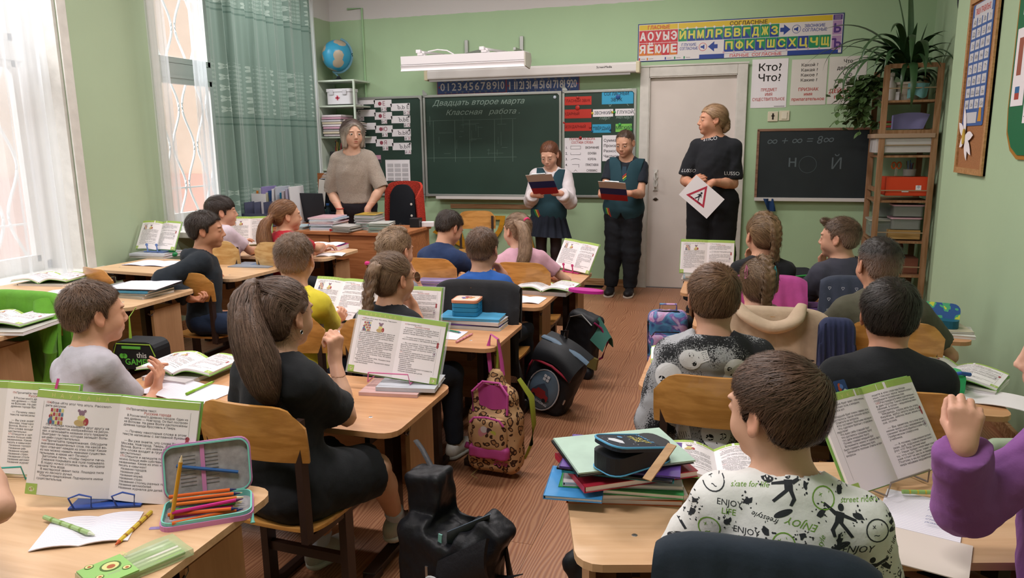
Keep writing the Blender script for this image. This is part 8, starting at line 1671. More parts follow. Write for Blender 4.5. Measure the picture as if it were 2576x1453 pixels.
# ---- R1 (right foreground)
z=Z('R1');p=on('R1',1560,1235);zz=z
pile=[('#cf6a3a','orange-spined book at the bottom of the big pile',.014,.28,.21,.05),('#d6d2d0','white covered workbook second from the bottom of the big pile',.012,.30,.21,.12),('#3f9a56','green-edged workbook in the big pile',.012,.30,.215,-.05),('#c9c6c8','pale exercise book with yellow tab in the big pile',.010,.29,.205,.03),('#a9283a','white book with a red stripe slanting in the big pile',.016,.30,.21,.42),('#2f8f9a','thin teal folder in the big pile',.005,.27,.20,-.12),('#1d1f24','thin black folder in the big pile',.005,.28,.21,-.18),('#5a3d8c','violet folder sticking out right under the mint folder',.005,.29,.21,-.10),('#16181c','black-edged folder directly under the mint folder',.006,.30,.22,.38),('#a9c4b4','mint green folder on top of the big pile',.004,.30,.22,.36)]
for c_,l,h_,w,d_,r_ in pile:closed_book(l,p[0]+rnd.uniform(-.008,.008),p[1]+.03+rnd.uniform(-.008,.008),zz,w=w,d=d_,h=h_,rz=r_+.15,col=c_,name='workbook' if h_>.006 else 'folder',cat='book' if h_>.006 else 'folder');zz+=h_+.0012
q_=at(1420,1215,z=z+.03);closed_book('blue children\'s book with a bear picture at the left side of the big pile',q_[0]+.03,q_[1],z+.028,w=.14,d=.17,h=.01,rz=.1,col='#3f8ac4',col2='#c98a3a',tilt=.0)
t=thing('space_pencil_case','open black pencil case with blue zip and space lettering on the big pile','pencil case',tuple(at(1590,1165,z=zz)),.85);M_bz=mat('zip_sky','#4f9ac4',.4)
MB().prism(rrect(.19,.095,.03),.045,T(0,0,.001)).build('body',M_bk,t);Lc=Matrix.Translation((0,.0,.046))@Matrix.Rotation(.22,4,'Y');MB().prism(rrect(.19,.098,.03),.012,Lc).build('lid',mat('space_navy','#1d2430',.5),t);n0=rrect(.19,.098,.03)
MB().tube([Lc@Vector((x,y,.011))for x,y in n0+n0[:1]],.0028,6).tube([Vector((x,y,.004))for x,y in n0+n0[:1]],.0018,6).build('blue_piping',M_bz,t)
g=MB();Lg=Lc@Matrix.Translation((0,0,.0126))@Matrix.Rotation(PI/2,4,'Z')
for i,(s_,mi)in enumerate((('THIS',1),('SUIT',1),('SPACE',2),('IS',2))):put_text(g,s_,Lg@Matrix.Translation((.012-.012*(i%2),-.005-.020*i,0))@Matrix.Rotation(PI,4,'Z'),.022,mi,.03)
for k in range(26):disc(g,Lg,rnd.uniform(-.038,.038),rnd.uniform(-.08,.08),rnd.choice((.0006,.001,.0016)),0,6)
rpoly(g,Lg,[(-.015,.055),(.01,.072),(.022,.060),(.018,.045),(.0,.035),(-.02,.045)],0);disc(g,Lg,.028,.02,.007,2);rpoly(g,Lg,[(-.016+.012*math.cos(a),-.078+.005*math.sin(a))for a in[2*PI*i/12 for i in range(12)]],3);g.build('lettering',[INK('#cfd2d8'),INK('#c4b96a'),INK('#5f93bc'),INK('#b5303c')],t)
a=at(1600,1180,z=zz+.05);o=MB().box((a[0]+.05,a[1]+.02,zz+.065),(.022,.11,.003),rot=eul((.5,0,-.5))).build('wooden_ruler',wood('ruler_kraft','#b08c62','#9c774f',(1,16,16)));tag(o,'kraft ruler sticking out of the space pencil case','ruler')
p=on('R1',1800,1215);open_book('open textbook lying flat left of the boy in the printed T-shirt',(p[0]+.01,p[1]-.03,z+.006),(0,0,.10),curve=.028,thick=.010)
p=on('R1',2150,1235);p=on('R1',2250,1222);stood('open textbook, pages 78 and 79, on a wire stand right of the printed-shirt boy',p[0],p[1],z+.004,rz=.78,lean=.55,roll=0,scale=1.12,kind='78',curve=.022,col='#8a7f78',style='wire',slabel='thin steel wire book stand under pages 78 and 79')
q_=at(2120,985,Y=p[1]+.14);t=thing('bookmark_card','dark blue picture card clipped to the top of pages 78 and 79','card',tuple(q_));MB().prism(rrect(.045,.065,.005),.001,frame_m((0,0,0),(.7,.7,0),(-.35,.35,.86))).build('card',mat('card_navy','#26407c',.4),t)
pp=MB();Mk=frame_m((0,0,0),(.7,.7,0),(-.35,.35,.86))@T(0,0,.0016)
for k in range(7):disc(pp,Mk,.010*math.cos(k*2.2),.018*math.sin(k*1.7),.007,k%3,8,dz=.0001*k)
pp.build('card_print',[INK('#c9c9d4'),INK('#b5503a'),INK('#5a7ac4')],t)
p=on('R1',2330,1320);notebook('handwritten lined exercise book on the right foreground desk',p[0]+.0,p[1]+.05,z,rz=-.30-.0,w=.17,d=.20,fold=False,text=['Двадцать второе','     Дом','Старший мельницу','Младший кота','горевал (что?)','     Волк','рубашка голубая','старый дедушка','(какой?)']);notebook('blank creamy lower page of the handwritten exercise book',p[0]-.045,p[1]-.125,z,rz=-.30,w=.20,d=.16,m_=mat('cream_page','#d9cec4',.8),fold=False)
a,b_=at(2270,1236,z=z+.016),at(2375,1238,z=z+.016);pen('green pen with yellow avocado pattern on the handwritten book',a,b_,.0055,'#93b86a','#a8c48a',dots='#c4b23a')
p=on('R1',2520,1180);t=closed_book('lilac notebook with hearts under the fluffy case',p[0],p[1]+.06,z+.012,w=.21,d=.16,h=.014,rz=.2,col='#9a72b4',col2='#c27aa8');closed_book('light blue book at the bottom right of the fluffy case',p[0]-.05,p[1]-.02,z,w=.2,d=.26,h=.012,rz=.6,col='#5a9ac4');closed_book('tan patterned book beside the wire stand',p[0]-.12,p[1]+.05,z,w=.17,d=.2,h=.014,rz=.5,col='#b59a4c',col2='#6a4a8c')
g=MB();put_text(g,'Lorin',T(0,.02,.0155),.05,0,.02);g.build('lettering',INK('#6a4a8c'),t)
t=thing('fluffy_pencil_case','open fluffy mint and pink pencil case at the right edge','pencil case',(p[0]+.02,p[1]-.03,z+.028),.25)
def furry(nm,P_,r_,col):
 mb=MB().tube(P_,r_,14);r2=random.Random(5)
 for k in range(900):
  i=r2.randrange(len(P_)-1);c_=Vector(P_[i]).lerp(Vector(P_[i+1]),r2.random());d_=Vector((r2.gauss(0,1),r2.gauss(0,1),r2.gauss(0,1))).normalized();a_=c_+d_*r_[0]*.85;b2=a_+d_*.010+Vector((0,0,-.003));s_=d_.cross(Vector((0,0,1))).normalized()*.0012 if abs(d_.z)<.95 else Vector((.0012,0,0));mb.add([a_-s_,a_+s_,b2],[(0,1,2)])
 return mb.build(nm,mat('fur'+col,col,.95),t)
furry('mint_side',[(-.09,.035,.02),(-.03,.045,.035),(.04,.045,.035),(.10,.03,.02)],[.016,.020,.020,.016],'#a9b8a0');furry('pink_side',[(-.09,-.035,.015),(-.03,-.045,.02),(.04,-.045,.02),(.10,-.03,.015)],[.016,.020,.020,.016],'#c4a0a0')
for k in range(4):MB().tube([(-.06,-.02+.012*k,.022),(.07,-.015+.010*k,.024)],.0045,8).build('pen',mat('flpen%d'%k,('#2a3a4a','#6a7a8a','#26303a','#8a5a3a')[k],.35),t)
MB().box((-.07,-.06,.012),(.05,.03,.02),bev=.006).build('red_eraser',mat('eraser_red','#b5302c',.5),t)
# ---- R2
z=Z('R2');p=on('R2',1640,905);open_book('open textbook with lifted pages left of the skull hoodie boy',(p[0]+.14,p[1]-.02,z+.006),(0,-.10,.10),curve=.030,thick=.012)
p=on('R2',2455,975);closed_book('book under the fanned textbook by the green wall',p[0]-.02,p[1]+.05,z,w=.24,d=.2,h=.016,rz=-.5,col='#c0bcb4');open_book('fanned textbook by the green wall right of the boy in black',(p[0]-.10,p[1]+.0,z+.018),(0,.08,-.45),curve=.034,thick=.010)
notebook('white sheets below the fanned textbook by the wall',p[0]-.02,p[1]-.11,z+.0,rz=-.35,w=.30,d=.16,m_=M_pap)
t=thing('green_case','translucent green and blue case tucked behind the boy in black','case',tuple(on('R2',2400,985)));MB().box((-.01,.0,.04),(.07,.10,.075),bev=.018).build('body',mat('case_green','#2fae6a',.3),t);MB().tube([(-.04,-.045,.07),(0,-.055,.085),(.035,-.03,.075)],.007,8).build('blue_edge',mat('case_blue','#1f4f9c',.4),t)
p=on('R2',1990,905);t=thing('grey_pencil_case','open dark grey pencil case with blue clips on the desk behind the skull boy','pencil case',(p[0],p[1]+.02,z),.1);MB().prism(rrect(.24,.12,.04),.028).build('body',mat('case_grey','#4a4a50',.6),t);MB().tube([(x,y,.03)for x,y in rrect(.24,.12,.04)+rrect(.24,.12,.04)[:1]],.004,6).build('zip_edge',M_bk,t);MB().tube([(-.07,.01,.035),(-.04,.03,.045),(0,.01,.035),(.03,.03,.04)],.004,6).build('blue_clip',mat('clip_blue','#3a7ac4',.4),t);MB().tube([(.02,-.02,.034),(.09,.03,.040)],.005,8).build('pen',mat('pen_steel','#8a8a90',.3),t)
a,b_=at(2090,930,z=z+.01),at(2110,938,z=z+.01);pen('dark blue pen end beside the printed-shirt boy\'s head',a,b_,.008,'#1d2a5a','#101420')
# ---- R3
z=Z('R3');p=on('R3',2010,795);t=thing('purple_box_case','two-tier purple pencil box with patterned lid behind the pink-top girl','pencil case',(p[0],p[1]+.03,z),.03)
for k in range(2):MB().prism(rrect(.20,.11,.015),.024,T(0,0,.001+.026*k)).build('tier',mat('tier_purple','#7a5a9c',.5),t)
MB().prism(rrect(.20,.11,.015),.006,T(0,0,.054)).build('lid',mat('lid_purple','#5a3a62',.5,var=.5,vscale=60),t)
p=on('R3',2070,820);open_book('open textbook left of the khaki boy\'s elbow',(p[0]+.13,p[1]-.06,z+.006),(0,0,.12),curve=.024);notebook('white sheet below the khaki boy\'s textbook',p[0]-.04,p[1]-.13,z,rz=.4,w=.20,d=.15,m_=M_pap);bx('teal_sheet','teal folder corner under the khaki boy\'s textbook','folder',(p[0]-.06,p[1]-.02,z),(.18,.13,.004),mat('teal_fold','#5aa38f',.5),.5)
p=on('R3',2365,835);closed_book('white workbook beneath the blue-green pencil case',p[0],p[1],z,w=.26,d=.2,h=.014,rz=-.15,col='#c6c4be');closed_book('second workbook beneath the blue-green pencil case',p[0]-.01,p[1]+.01,z+.015,w=.24,d=.19,h=.010,rz=.1,col='#b8b09a')
t=thing('splash_pencil_case','open blue and yellow-green splash pencil case beside the wall','pencil case',(p[0]-.02,p[1]+.02,z+.026),-.3);M_sp=mat('splash','#1f5f7a',.5);N,L=nodes(M_sp);nz=N.new('ShaderNodeTexNoise');nz.inputs['Scale'].default_value=22;cr=N.new('ShaderNodeValToRGB');cr.color_ramp.interpolation='CONSTANT';e=cr.color_ramp.elements;e[0].color=srgb('#1b4a86');e[1].position=.5;e[1].color=srgb('#3f9a6a');k_=e.new(.58);k_.color=srgb('#b9bf3a');tc=N.new('ShaderNodeTexCoord');L.new(tc.outputs['Object'],nz.inputs[0]);L.new(nz.outputs[0],cr.inputs[0]);L.new(cr.outputs[0],N['Principled BSDF'].inputs['Base Color'])
MB().prism(rrect(.19,.09,.035),.035).build('body',mat('splash_base','#1b5a72',.5),t);MB().prism(rrect(.19,.12,.035),.006,Matrix.Translation((0,.03,.045))@Matrix.Rotation(1.0,4,'X')).build('lid',M_sp,t)
# ---- R4
z=Z('R4');p=on('R4',1760,690);zz=z
for k,(c_,l)in enumerate((('#b9a9a0','lowest'),('#8fa0a8','second'),('#c4bcb4','top'))):closed_book('%s book of the small pile under the standing textbook near the door'%l,p[0]+.01*k,p[1]+.05,zz,w=.16,d=.21,h=.011,rz=PI/2+.05*k,col=c_);zz+=.012
stood('open textbook standing upright at the left end of the desk nearest the door',p[0]+.05,p[1]+.0,zz,rz=-.04,lean=.22,curve=.014,style=None)
p=on('R4',1995,703);t=thing('black_pencil_case','open black pencil case with a green pen inside, nearest the wall chalkboard','pencil case',(p[0],p[1]+.04,z),.2);MB().prism(rrect(.22,.09,.035),.045).build('body',M_bk,t);MB().prism(rrect(.20,.09,.035),.02,Matrix.Translation((.01,.04,.05))@Matrix.Rotation(.6,4,'X')).build('lid',M_bk,t);MB().tube([(.0,-.02,.048),(.08,.0,.052)],.006,8).build('green_marker',mat('marker_green','#3a9a4c',.4),t);MB().box((-.04,-.015,.05),(.05,.03,.01),bev=.003).build('eraser',mat('eraser_white','#c4c4c8',.5),t)
p=on('R4',2065,722);notebook('exercise book in a plastic cover by the dark grey T-shirt boy',p[0]+.03,p[1]+.06,z,rz=-.35,w=.24,d=.18,m_=mat('grey_page','#a9a6b4',.6));notebook('white page under the boy\'s elbow near the wall chalkboard',p[0]-.02,p[1]+.10,z+.004,rz=-.3,w=.10,d=.10,m_=M_pap,fold=False)
# ---- window row
z=Z('L1');p=on('L1',655,615);stood('open textbook standing between the two pupils before the teacher\'s desk',p[0]-.02,p[1]+.03,z,rz=.30,lean=.25,curve=.012,style='wire',col='#9aa0a8',slabel='grey wire stand of the textbook before the teacher\'s desk')
p=on('L1',862,618);t=closed_book('flat magenta zip case under papers at the end of the front desk',p[0]+.0,p[1]+.03,z,w=.20,d=.17,h=.032,rz=.08,col='#b92a7a',name='magenta_case',cat='pencil case');notebook('open workbook lying on the magenta case',p[0]-.05,p[1]+.01,z+.034,rz=.12,w=.26,d=.17,m_=M_page);bx('dark_folder','dark blue folder under the workbook on the magenta case','folder',(p[0]+.02,p[1]+.03,z+.0335),(.15,.12,.003),mat('dk_folder','#2c2f5a',.5),.2)
p=on('L1',835,643);notebook('white page at the red-shirt girl\'s elbow',p[0]-.02,p[1]+.03,z,rz=.3,w=.18,d=.14,m_=M_pap)
for k,(x,y)in enumerate(((640,560),(648,556))):pass
t=thing('white_bowl','white plastic basket beside the rack at the window','basket',tuple(at(622,558,Y=5.2)));MB().lathe([(.05,-.03),(.075,.03),(.08,.035),(.07,.033),(.045,-.025)],(0,0,0),20).build('basket',mat('basket_white','#c4c6cc',.5),t)
z=Z('L2');p=on('L2',392,645);zz=z
for k,(c_,l)in enumerate((('#b4b0a8','lower'),('#c2c4cc','upper'))):closed_book('%s book beneath the blue round-clip stand'%l,p[0],p[1]+.02,zz,w=.22,d=.29,h=.016,rz=PI/2+.06*k,col=c_);zz+=.017
stood('open textbook on the blue round-clip stand by the window',p[0]+.01,p[1]+.0,zz,rz=.0,lean=.50,curve=.018,col='#6a86c4',style='round',slabel='pale blue book stand with round clips by the window')
p=on('L2',378,665);notebook('open exercise book in front of the blue round-clip stand',p[0],p[1]+.03,z,rz=.0,w=.34,d=.2);t=thing('green_toy','small crumpled bright green object beside the standing book','toy',tuple(on('L2',435,645)));MB().lathe([(.0,.0),(.03,.005),(.035,.02),(.02,.035),(.026,.045),(.0,.05)],(0,0,0),8).build('body',mat('toy_green','#2f9a5a',.5),t)
p=on('L2',640,668);closed_book('magazine with a blue-grey picture on the desk corner',p[0],p[1]+.02,z,w=.29,d=.20,h=.005,rz=.08,col='#8f97a4',col2='#5f7494',name='magazine')
z=Z('L3');p=on('L3',400,738)
for k,(c_,h_,l)in enumerate((('#a8a59c',.014,'bottom book of the pile under the clipboard'),('#8a8a84',.012,'grey book in the pile under the clipboard'),('#4f9ac4',.012,'blue textbook in the pile under the clipboard'))):closed_book(l,p[0]-.10,p[1]-.04,z+.014*k,w=.215,d=.29,h=h_,rz=PI/2+.08*(k-1),col=c_)
t=thing('clipboard','dark clipboard with white handwritten sheets on top of the pile','clipboard',(p[0]-.08,p[1]-.03,z+.043),.10);MB().box((0,0,.002),(.33,.23,.004),bev=.001).build('board',mat('clip_dark','#3a3436',.5),t);MB().sheet(lambda u,v:((u-.5)*.31+.01,(v-.5)*.22,.006+.008*u*v),6,4,th=.002).build('sheets',M_lined,t);MB().box((-.155,.0,.008),(.02,.10,.008),bev=.002).build('clip',M_steel,t)
p=on('L3',118,712);closed_book('thin workbook under the open textbook on the sill-side desk',p[0]+.03,p[1]+.03,z,w=.3,d=.21,h=.01,rz=.1,col='#b8b0a4');open_book('open textbook lying flat by the nearer window',(p[0]+.02,p[1]-.06,z+.012),(0,0,.22),curve=.018);p=on('L3',160,742);notebook('white exercise book below the textbook near the green jacket',p[0]+.02,p[1]+.03,z,rz=.25,w=.34,d=.2)
z=Z('L4');p=on('L4',25,835);closed_book('pale workbook under the open textbook at the left edge',p[0]-.05,p[1]+.05,z,w=.3,d=.24,h=.016,rz=.2,col='#b4b0aa');open_book('open textbook on the desk cut by the left edge',(p[0]-.10,p[1]-.02,z+.018),(0,0,.12),curve=.024,thick=.010)
# ---- teacher's desk: stacks
def stack(n,x,y,z0,w,d,h,cols,label,group,cat='notebook',name='exercise_book',jit=.012,rz0=0):
 for k in range(n):closed_book(label,x+rnd.uniform(-jit,jit),y+rnd.uniform(-jit,jit)*.6,z0+k*(h+.0005),w,d,h,rz0+rnd.uniform(-.08,.08),cols[k%len(cols)],name=name,group=group,cat=cat)
zt=.7505
stack(8,-3.17,5.38,zt,.21,.29,.012,['#c9c9c4','#4a8fc0','#b9c2a4','#5a9ac9','#8a3a5a','#c9c9c4','#6aa0c0','#d0a8b0'],'textbook in the pile of blue-spined books on the teacher\'s desk','blue-spined textbooks on the teacher\'s desk','book','textbook',rz0=.12)
stack(22,-2.82,5.42,zt,.17,.205,.0048,['#c4bfc2','#a9c0b4','#b4b2b8','#cfc9cc'],'thin exercise book in the tall middle pile on the teacher\'s desk','exercise books in the tall middle pile',rz0=.1)
closed_book('workbook with an ochre cover on top of the tall middle pile',-2.82,5.42,zt+.118,.17,.21,.006,.1,'#b08f2f',col2='#5a4a2a')
stack(14,-2.66,5.30,zt,.17,.205,.0045,['#9fc0b0','#b9b9b4','#8fb5ac','#c4bfb8'],'green-covered exercise book in the low right pile on the teacher\'s desk','exercise books in the low green pile',rz0=.25)
stack(9,-2.93,5.26,zt,.17,.205,.0045,['#a8a49c','#8f8c84','#bdb8b4'],'grey exercise book in the front pile on the teacher\'s desk','grey exercise books in the front pile',rz0=-.1)
stack(4,-3.42,5.36,zt,.18,.21,.006,['#a8b9bf','#c0c4b4','#8fa9b0'],'pale blue workbook at the left end of the teacher\'s desk','pale blue workbooks at the left end')
o=bx('red_stapler','small red box between the book piles on the teacher\'s desk','box',(-3.02,5.22,zt),(.09,.04,.02),mat('stapler_red','#b0282c',.4),.1)
bx('black_speaker','small black speaker at the right end of the teacher\'s desk','speaker',(-2.50,5.60,zt),(.08,.09,.075),M_blk,.1);bx('tissue_pack','crumpled white packet beside the black speaker','packet',(-2.42,5.66,zt-.0),(.10,.06,.04),M_pap,.3)
# ---- clipboards and the sign held by the standing four
def tricolour(label,quad,Y):
 c_=[Vector(at(x,y,Y+dy))for x,y,dy in quad];o_=sum(c_,Vector((0,0,0)))/4;X=((c_[1]-c_[0])+(c_[2]-c_[3])).normalized();U_=((c_[0]-c_[3])+(c_[1]-c_[2]));h_=U_.length/2;w=((c_[1]-c_[0]).length+(c_[2]-c_[3]).length)/2;U_.normalize()
 t=thing('clipboard',label,'clipboard',tuple(o_));M=frame_m((0,0,0),X,U_);w=max(w,.23);h_=max(h_,.30)
 for k,cl in enumerate(('#c4bab4','#232f6c','#a8262e')):MB().prism([(-w/2,h_/2-(k+1)*h_/3),(w/2,h_/2-(k+1)*h_/3),(w/2,h_/2-k*h_/3),(-w/2,h_/2-k*h_/3)],.003,M).build('flag_band',mat('flag'+cl,cl,.5),t)
 MB().box((0,0,0),(.12,.012,.006)).build('clip',M_steel,t).matrix_local=M@T(0,h_/2,-.004);MB().prism([(-w*.42,-h_*.42),(w*.42,-h_*.42),(w*.42,h_*.48),(-w*.42,h_*.48)],.001,M@T(0,0,-.003)).build('sheet',M_pap,t)
tricolour('tricolour clipboard held by the girl in the pleated skirt',[(1324,440,-.24),(1386,437,-.24),(1402,486,0),(1347,489,0)],6.46);tricolour('tricolour clipboard held by the boy in the striped tie',[(1503,455,-.24),(1566,461,-.24),(1582,504,0),(1520,501,0)],6.50)
c_=[Vector(at(x,y,6.10))for x,y in((1751,439),(1822,500),(1778,551),(1709,490))];o_=sum(c_,Vector((0,0,0)))/4;t=thing('crossing_sign_card','white card with a red triangular pedestrian crossing sign held by the woman in black','sign',tuple(o_));X=(c_[1]-c_[0]).normalized();U_=(c_[0]-c_[3]).normalized();M=frame_m((0,0,0),X,U_);hx,hy2=(c_[1]-c_[0]).length/2,(c_[0]-c_[3]).length/2
MB().prism([(-hx,-hy2),(hx,-hy2),(hx,hy2),(-hx,hy2)],.0015,M).build('card',M_pap,t);g=MB();Mg=M@Matrix.Translation((-.018,-.008,.0022))@Matrix.Rotation(PI/4-.10,4,'Z')@Matrix.Rotation(-.62,4,'Z');s_=.088
tri=lambda r:[(r*math.cos(a),r*math.sin(a))for a in(PI/2,PI/2+2*PI/3,PI/2+4*PI/3)]
A_,B_=tri(s_*1.15),tri(s_*.80)
for i in range(3):j=(i+1)%3;rpoly(g,Mg,[A_[i],A_[j],B_[j],B_[i]],0)
disc(g,Mg,.0,.030,.0085,1);rpoly(g,Mg,[(-.008,.020),(.010,.020),(.008,-.006),(-.006,-.006)],1);rpoly(g,Mg,[(-.006,-.006),(.004,-.006),(-.012,-.034),(-.020,-.031)],1);rpoly(g,Mg,[(.001,-.006),(.009,-.006),(.020,-.032),(.012,-.034)],1);rpoly(g,Mg,[(.008,.019),(.022,.002),(.018,-.001),(.006,.012)],1);rpoly(g,Mg,[(-.007,.019),(-.020,.004),(-.016,.001),(-.005,.012)],1)
for x in(-.040,-.022,.022,.038):rpoly(g,Mg,[(x-.006,-.043),(x+.006,-.043),(x+.003,-.036),(x-.004,-.036)],1)
g.build('sign_print',[INK('#b5344a'),INK('#2a2733')],t)
# ================================================================== SCHOOL BAGS
def bag_mesh(prims,base,h=.008,amp=.004,seed=1,name='body',m=None,parent=None,sub=()):
 lo=np.min([p[0]for p,_ in prims],0)-.02;hi=np.max([p[1]for p,_ in prims],0)+.02;f=Field(lo,hi,h)
 for p,k in prims:f.apply(p,k)
 for p,k in sub:f.apply(p,k,'s')
 v,q=f.poly();n=f.grad(v);v=v+n*(wavy(v,amp*.7,24,seed)+wavy(v,amp*.5,60,seed+4,(1,1,.4)))[:,None];return link(name,to_mesh(name,v,q,m,np.zeros(3)),parent)
I3=np.eye(3)
# leopard-print rucksack
M_leo=mat('leopard_print','#b08a62',.8,bump=.15,bscale=120);N,L=nodes(M_leo);tc=N.new('ShaderNodeTexCoord');nz=N.new('ShaderNodeTexNoise');nz.inputs['Scale'].default_value=18;L.new(tc.outputs['Object'],nz.inputs[0]);ad=N.new('ShaderNodeVectorMath');ad.operation='MULTIPLY_ADD';L.new(nz.outputs['Color'],ad.inputs[0]);ad.inputs[1].default_value=(.035,)*3;L.new(tc.outputs['Object'],ad.inputs[2]);vo=N.new('ShaderNodeTexVoronoi');vo.inputs['Scale'].default_value=34;L.new(ad.outputs[0],vo.inputs['Vector'])
cr=N.new('ShaderNodeValToRGB');cr.color_ramp.interpolation='CONSTANT';e=cr.color_ramp.elements;e[0].color=srgb('#a0764e');e[1].position=.30;e[1].color=srgb('#3c2418');k_=e.new(.46);k_.color=srgb('#bd9870');L.new(vo.outputs['Distance'],cr.inputs[0]);mu=N.new('ShaderNodeMath');L.new(cr.outputs[0],N['Principled BSDF'].inputs['Base Color'])
M_pinkn=mat('pink_nylon','#b5488c',.5,bump=.2,bscale=60);M_olive=mat('olive_lime','#8a9230',.6)
t=thing('leopard_rucksack','leopard-print rucksack with pink zips hanging from the desk by the aisle','backpack',(-.955,2.90,.02),-.10);t.scale=(.96,)*3
bag_mesh([(rbox((0,0,.15),(.125,.07,.15),r=.05),0),(rbox((0,.0,.31),(.105,.062,.09),r=.055),.03),(cone((0,.01,.38),(0,.02,.44),.055,.035),.03)],0,name='body',m=M_leo,parent=t,sub=[(rbox((0,-.07,.355),(.078,.045,.07),r=.03),.01)])
bag_mesh([(rbox((0,-.075,.20),(.082,.028,.075),r=.025),0)],0,name='front_pocket',m=M_leo,parent=t,seed=3);bag_mesh([(rbox((0,-.080,.115),(.095,.022,.030),r=.015),0)],0,name='pink_band',m=M_pinkn,parent=t,h=.006)
MB().tube([(-.082,-.062,.29),(-.085,-.06,.38),(-.04,-.045,.425),(.04,-.045,.425),(.085,-.06,.38),(.082,-.062,.29)],.006,8).tube([(-.08,-.10,.25),(-.06,-.102,.275),(0,-.103,.283),(.06,-.102,.275),(.08,-.10,.25)],.005,8).build('zip_edge',M_pinkn,t)
MB().sheet(lambda u,v:((u-.5)*.14,-.035+.008*math.sin(u*9),.30+.11*v),8,4,th=.004).build('pink_lining',M_pinkn,t)
MB().tube([(.09,.06,.42),(.15,.06,.34),(.165,.05,.22),(.15,.05,.12),(.12,.05,.05)],[.018,.022,.022,.020,.014],12,flat=.35).build('shoulder_strap',M_olive,t)
MB().tube([(-.03,.02,.45),(-.045,.03,.56),(-.035,.04,.62),(.0,.04,.60),(.02,.03,.50),(.03,.02,.44)],[.010]*6,8,flat=.3).build('hanging_loop',M_pinkn,t);MB().tube([(-.005,.03,.44),(.0,.04,.60)],.008,6,flat=.4).build('olive_tape',M_olive,t)
g=MB();Mg=frame_m((0,-.1045,.215),(1,0,0),(0,0,1),(0,-1,0));disc(g,Mg,-.01,-.005,.030,0,20);disc(g,Mg,-.012,.012,.016,1,14,dz=.0006);disc(g,Mg,.014,.008,.014,2,14,dz=.0006);rpoly(g,Mg,[(.032+.014*math.cos(a),.0+.012*math.sin(a))for a in[2*PI*i/12 for i in range(12)]],3,.0008);g.build('patch',[mat('patch_pink','#c4848c',.6),INK('#c9bfc0'),INK('#3a2a30'),INK('#b0b04a')],t)
g=MB();put_text(g,'Style',frame_m((.05,-.0745,.055),(1,0,0),(0,0,1),(0,-1,0)),.035,0,.02,shear=.3);g.build('lettering',M_pinkn,t);MB().tube([(-.08,-.03,.0),(-.10,-.06,-.022),(-.06,-.08,-.022)],.003,6).build('cord',mat('cord_tan','#a08a5a',.7),t);MB().tube([(-.12,-.02,.10),(-.14,-.03,.11)],.014,10).build('side_toggle',M_pinkn,t)
# satchel with off-road picture
t=thing('car_satchel','grey and black satchel with red piping and an off-road car print','backpack',(-.96,3.72,.02),-.45,rot=(.0,.42,-.25));M_rp=mat('red_piping','#8f2438',.5);M_gy=mat('satchel_grey','#5f7488',.5)
bag_mesh([(rbox((0,0,.18),(.135,.08,.18),r=.06),0),(rbox((.0,.03,.17),(.12,.09,.14),r=.05),.02)],0,name='body',m=M_bk,parent=t)
bag_mesh([(ell((.0,-.085,.14),(.085,.028,.115)),0)],0,name='front_pocket',m=M_gy,parent=t,h=.006,amp=.001)
MB().tube([(.088*math.cos(a),-.094,.14+.117*math.sin(a))for a in[2*PI*i/28 for i in range(29)]],.0038,6).build('reflective_piping',mat('reflective','#b9bcc4',.3),t)
MB().sheet(lambda u,v:((u-.5)*(.27-.03*v),.05-.155*math.sin(PI/2*min(1,v*1.2)),.350+.03*math.cos(PI/2*v)-.055*v*v+.015*math.sin(PI*u)-.03*v*(2*abs(u-.5))**2),12,10,th=.01).build('top_flap',M_bk,t);MB().tube([(-.14,-.02,.37),(-.08,-.03,.385),(.08,-.03,.385),(.14,-.02,.37)],.022,10,flat=.5).build('grey_band',M_gy,t);MB().tube([(-.12,-.102,.268),(-.06,-.112,.286),(0,-.114,.296),(.06,-.112,.286),(.12,-.102,.268)],.007,8).tube([(-.137,-.03,.05),(-.14,-.05,.20),(-.13,.0,.34)],.006,6).build('red_piping',M_rp,t)
g=MB();Mg=frame_m((0,-.1145,.14),(1,0,0),(0,0,1),(0,-1,0));rpoly(g,Mg,[(-.06,-.03),(.06,-.03),(.03,.03),(.0,.05),(-.03,.02)],2);rpoly(g,Mg,[(-.05,-.04),(.05,-.04),(.05,-.012),(.03,-.005),(.022,.012),(-.022,.012),(-.03,-.005),(-.05,-.012)],0,.0005);disc(g,Mg,-.032,-.040,.011,3,12,dz=.001);disc(g,Mg,.032,-.040,.011,3,12,dz=.001);put_text(g,'OFF-ROADING',Mg@T(0,-.066,.0012),.018,1,.02)
for i in(-1,1):
 for j in(-1,1):rpoly(g,Mg,[(x+i*.0095,y+.082+j*.0095)for x,y in rrect(.016,.016,.003,2)],1,.001)
g.build('car_print',[mat('car_red','#8a2a2c',.5),INK('#c9ccd4'),INK('#3c4658'),INK('#17181c')],t)
MB().tube([(-.12,.0,.06),(-.16,-.04,-.0),(-.17,-.06,-.045),(-.165,-.09,-.048)],.006,6,flat=.4).tube([(-.10,.05,.02),(.0,.07,-.02),(.10,.06,.02)],.008,6,flat=.4).build('hanging_strap',M_rp,t);MB().tube([(-.06,.06,.34),(-.08,.05,.42),(-.05,.03,.45),(-.03,.04,.36)],.012,8,flat=.4).build('grab_handle',M_bk,t);MB().lathe([(.005,0),(.006,.02),(.004,.03)],(.13,-.09,.13),8).build('zip_pull',M_steel,t)
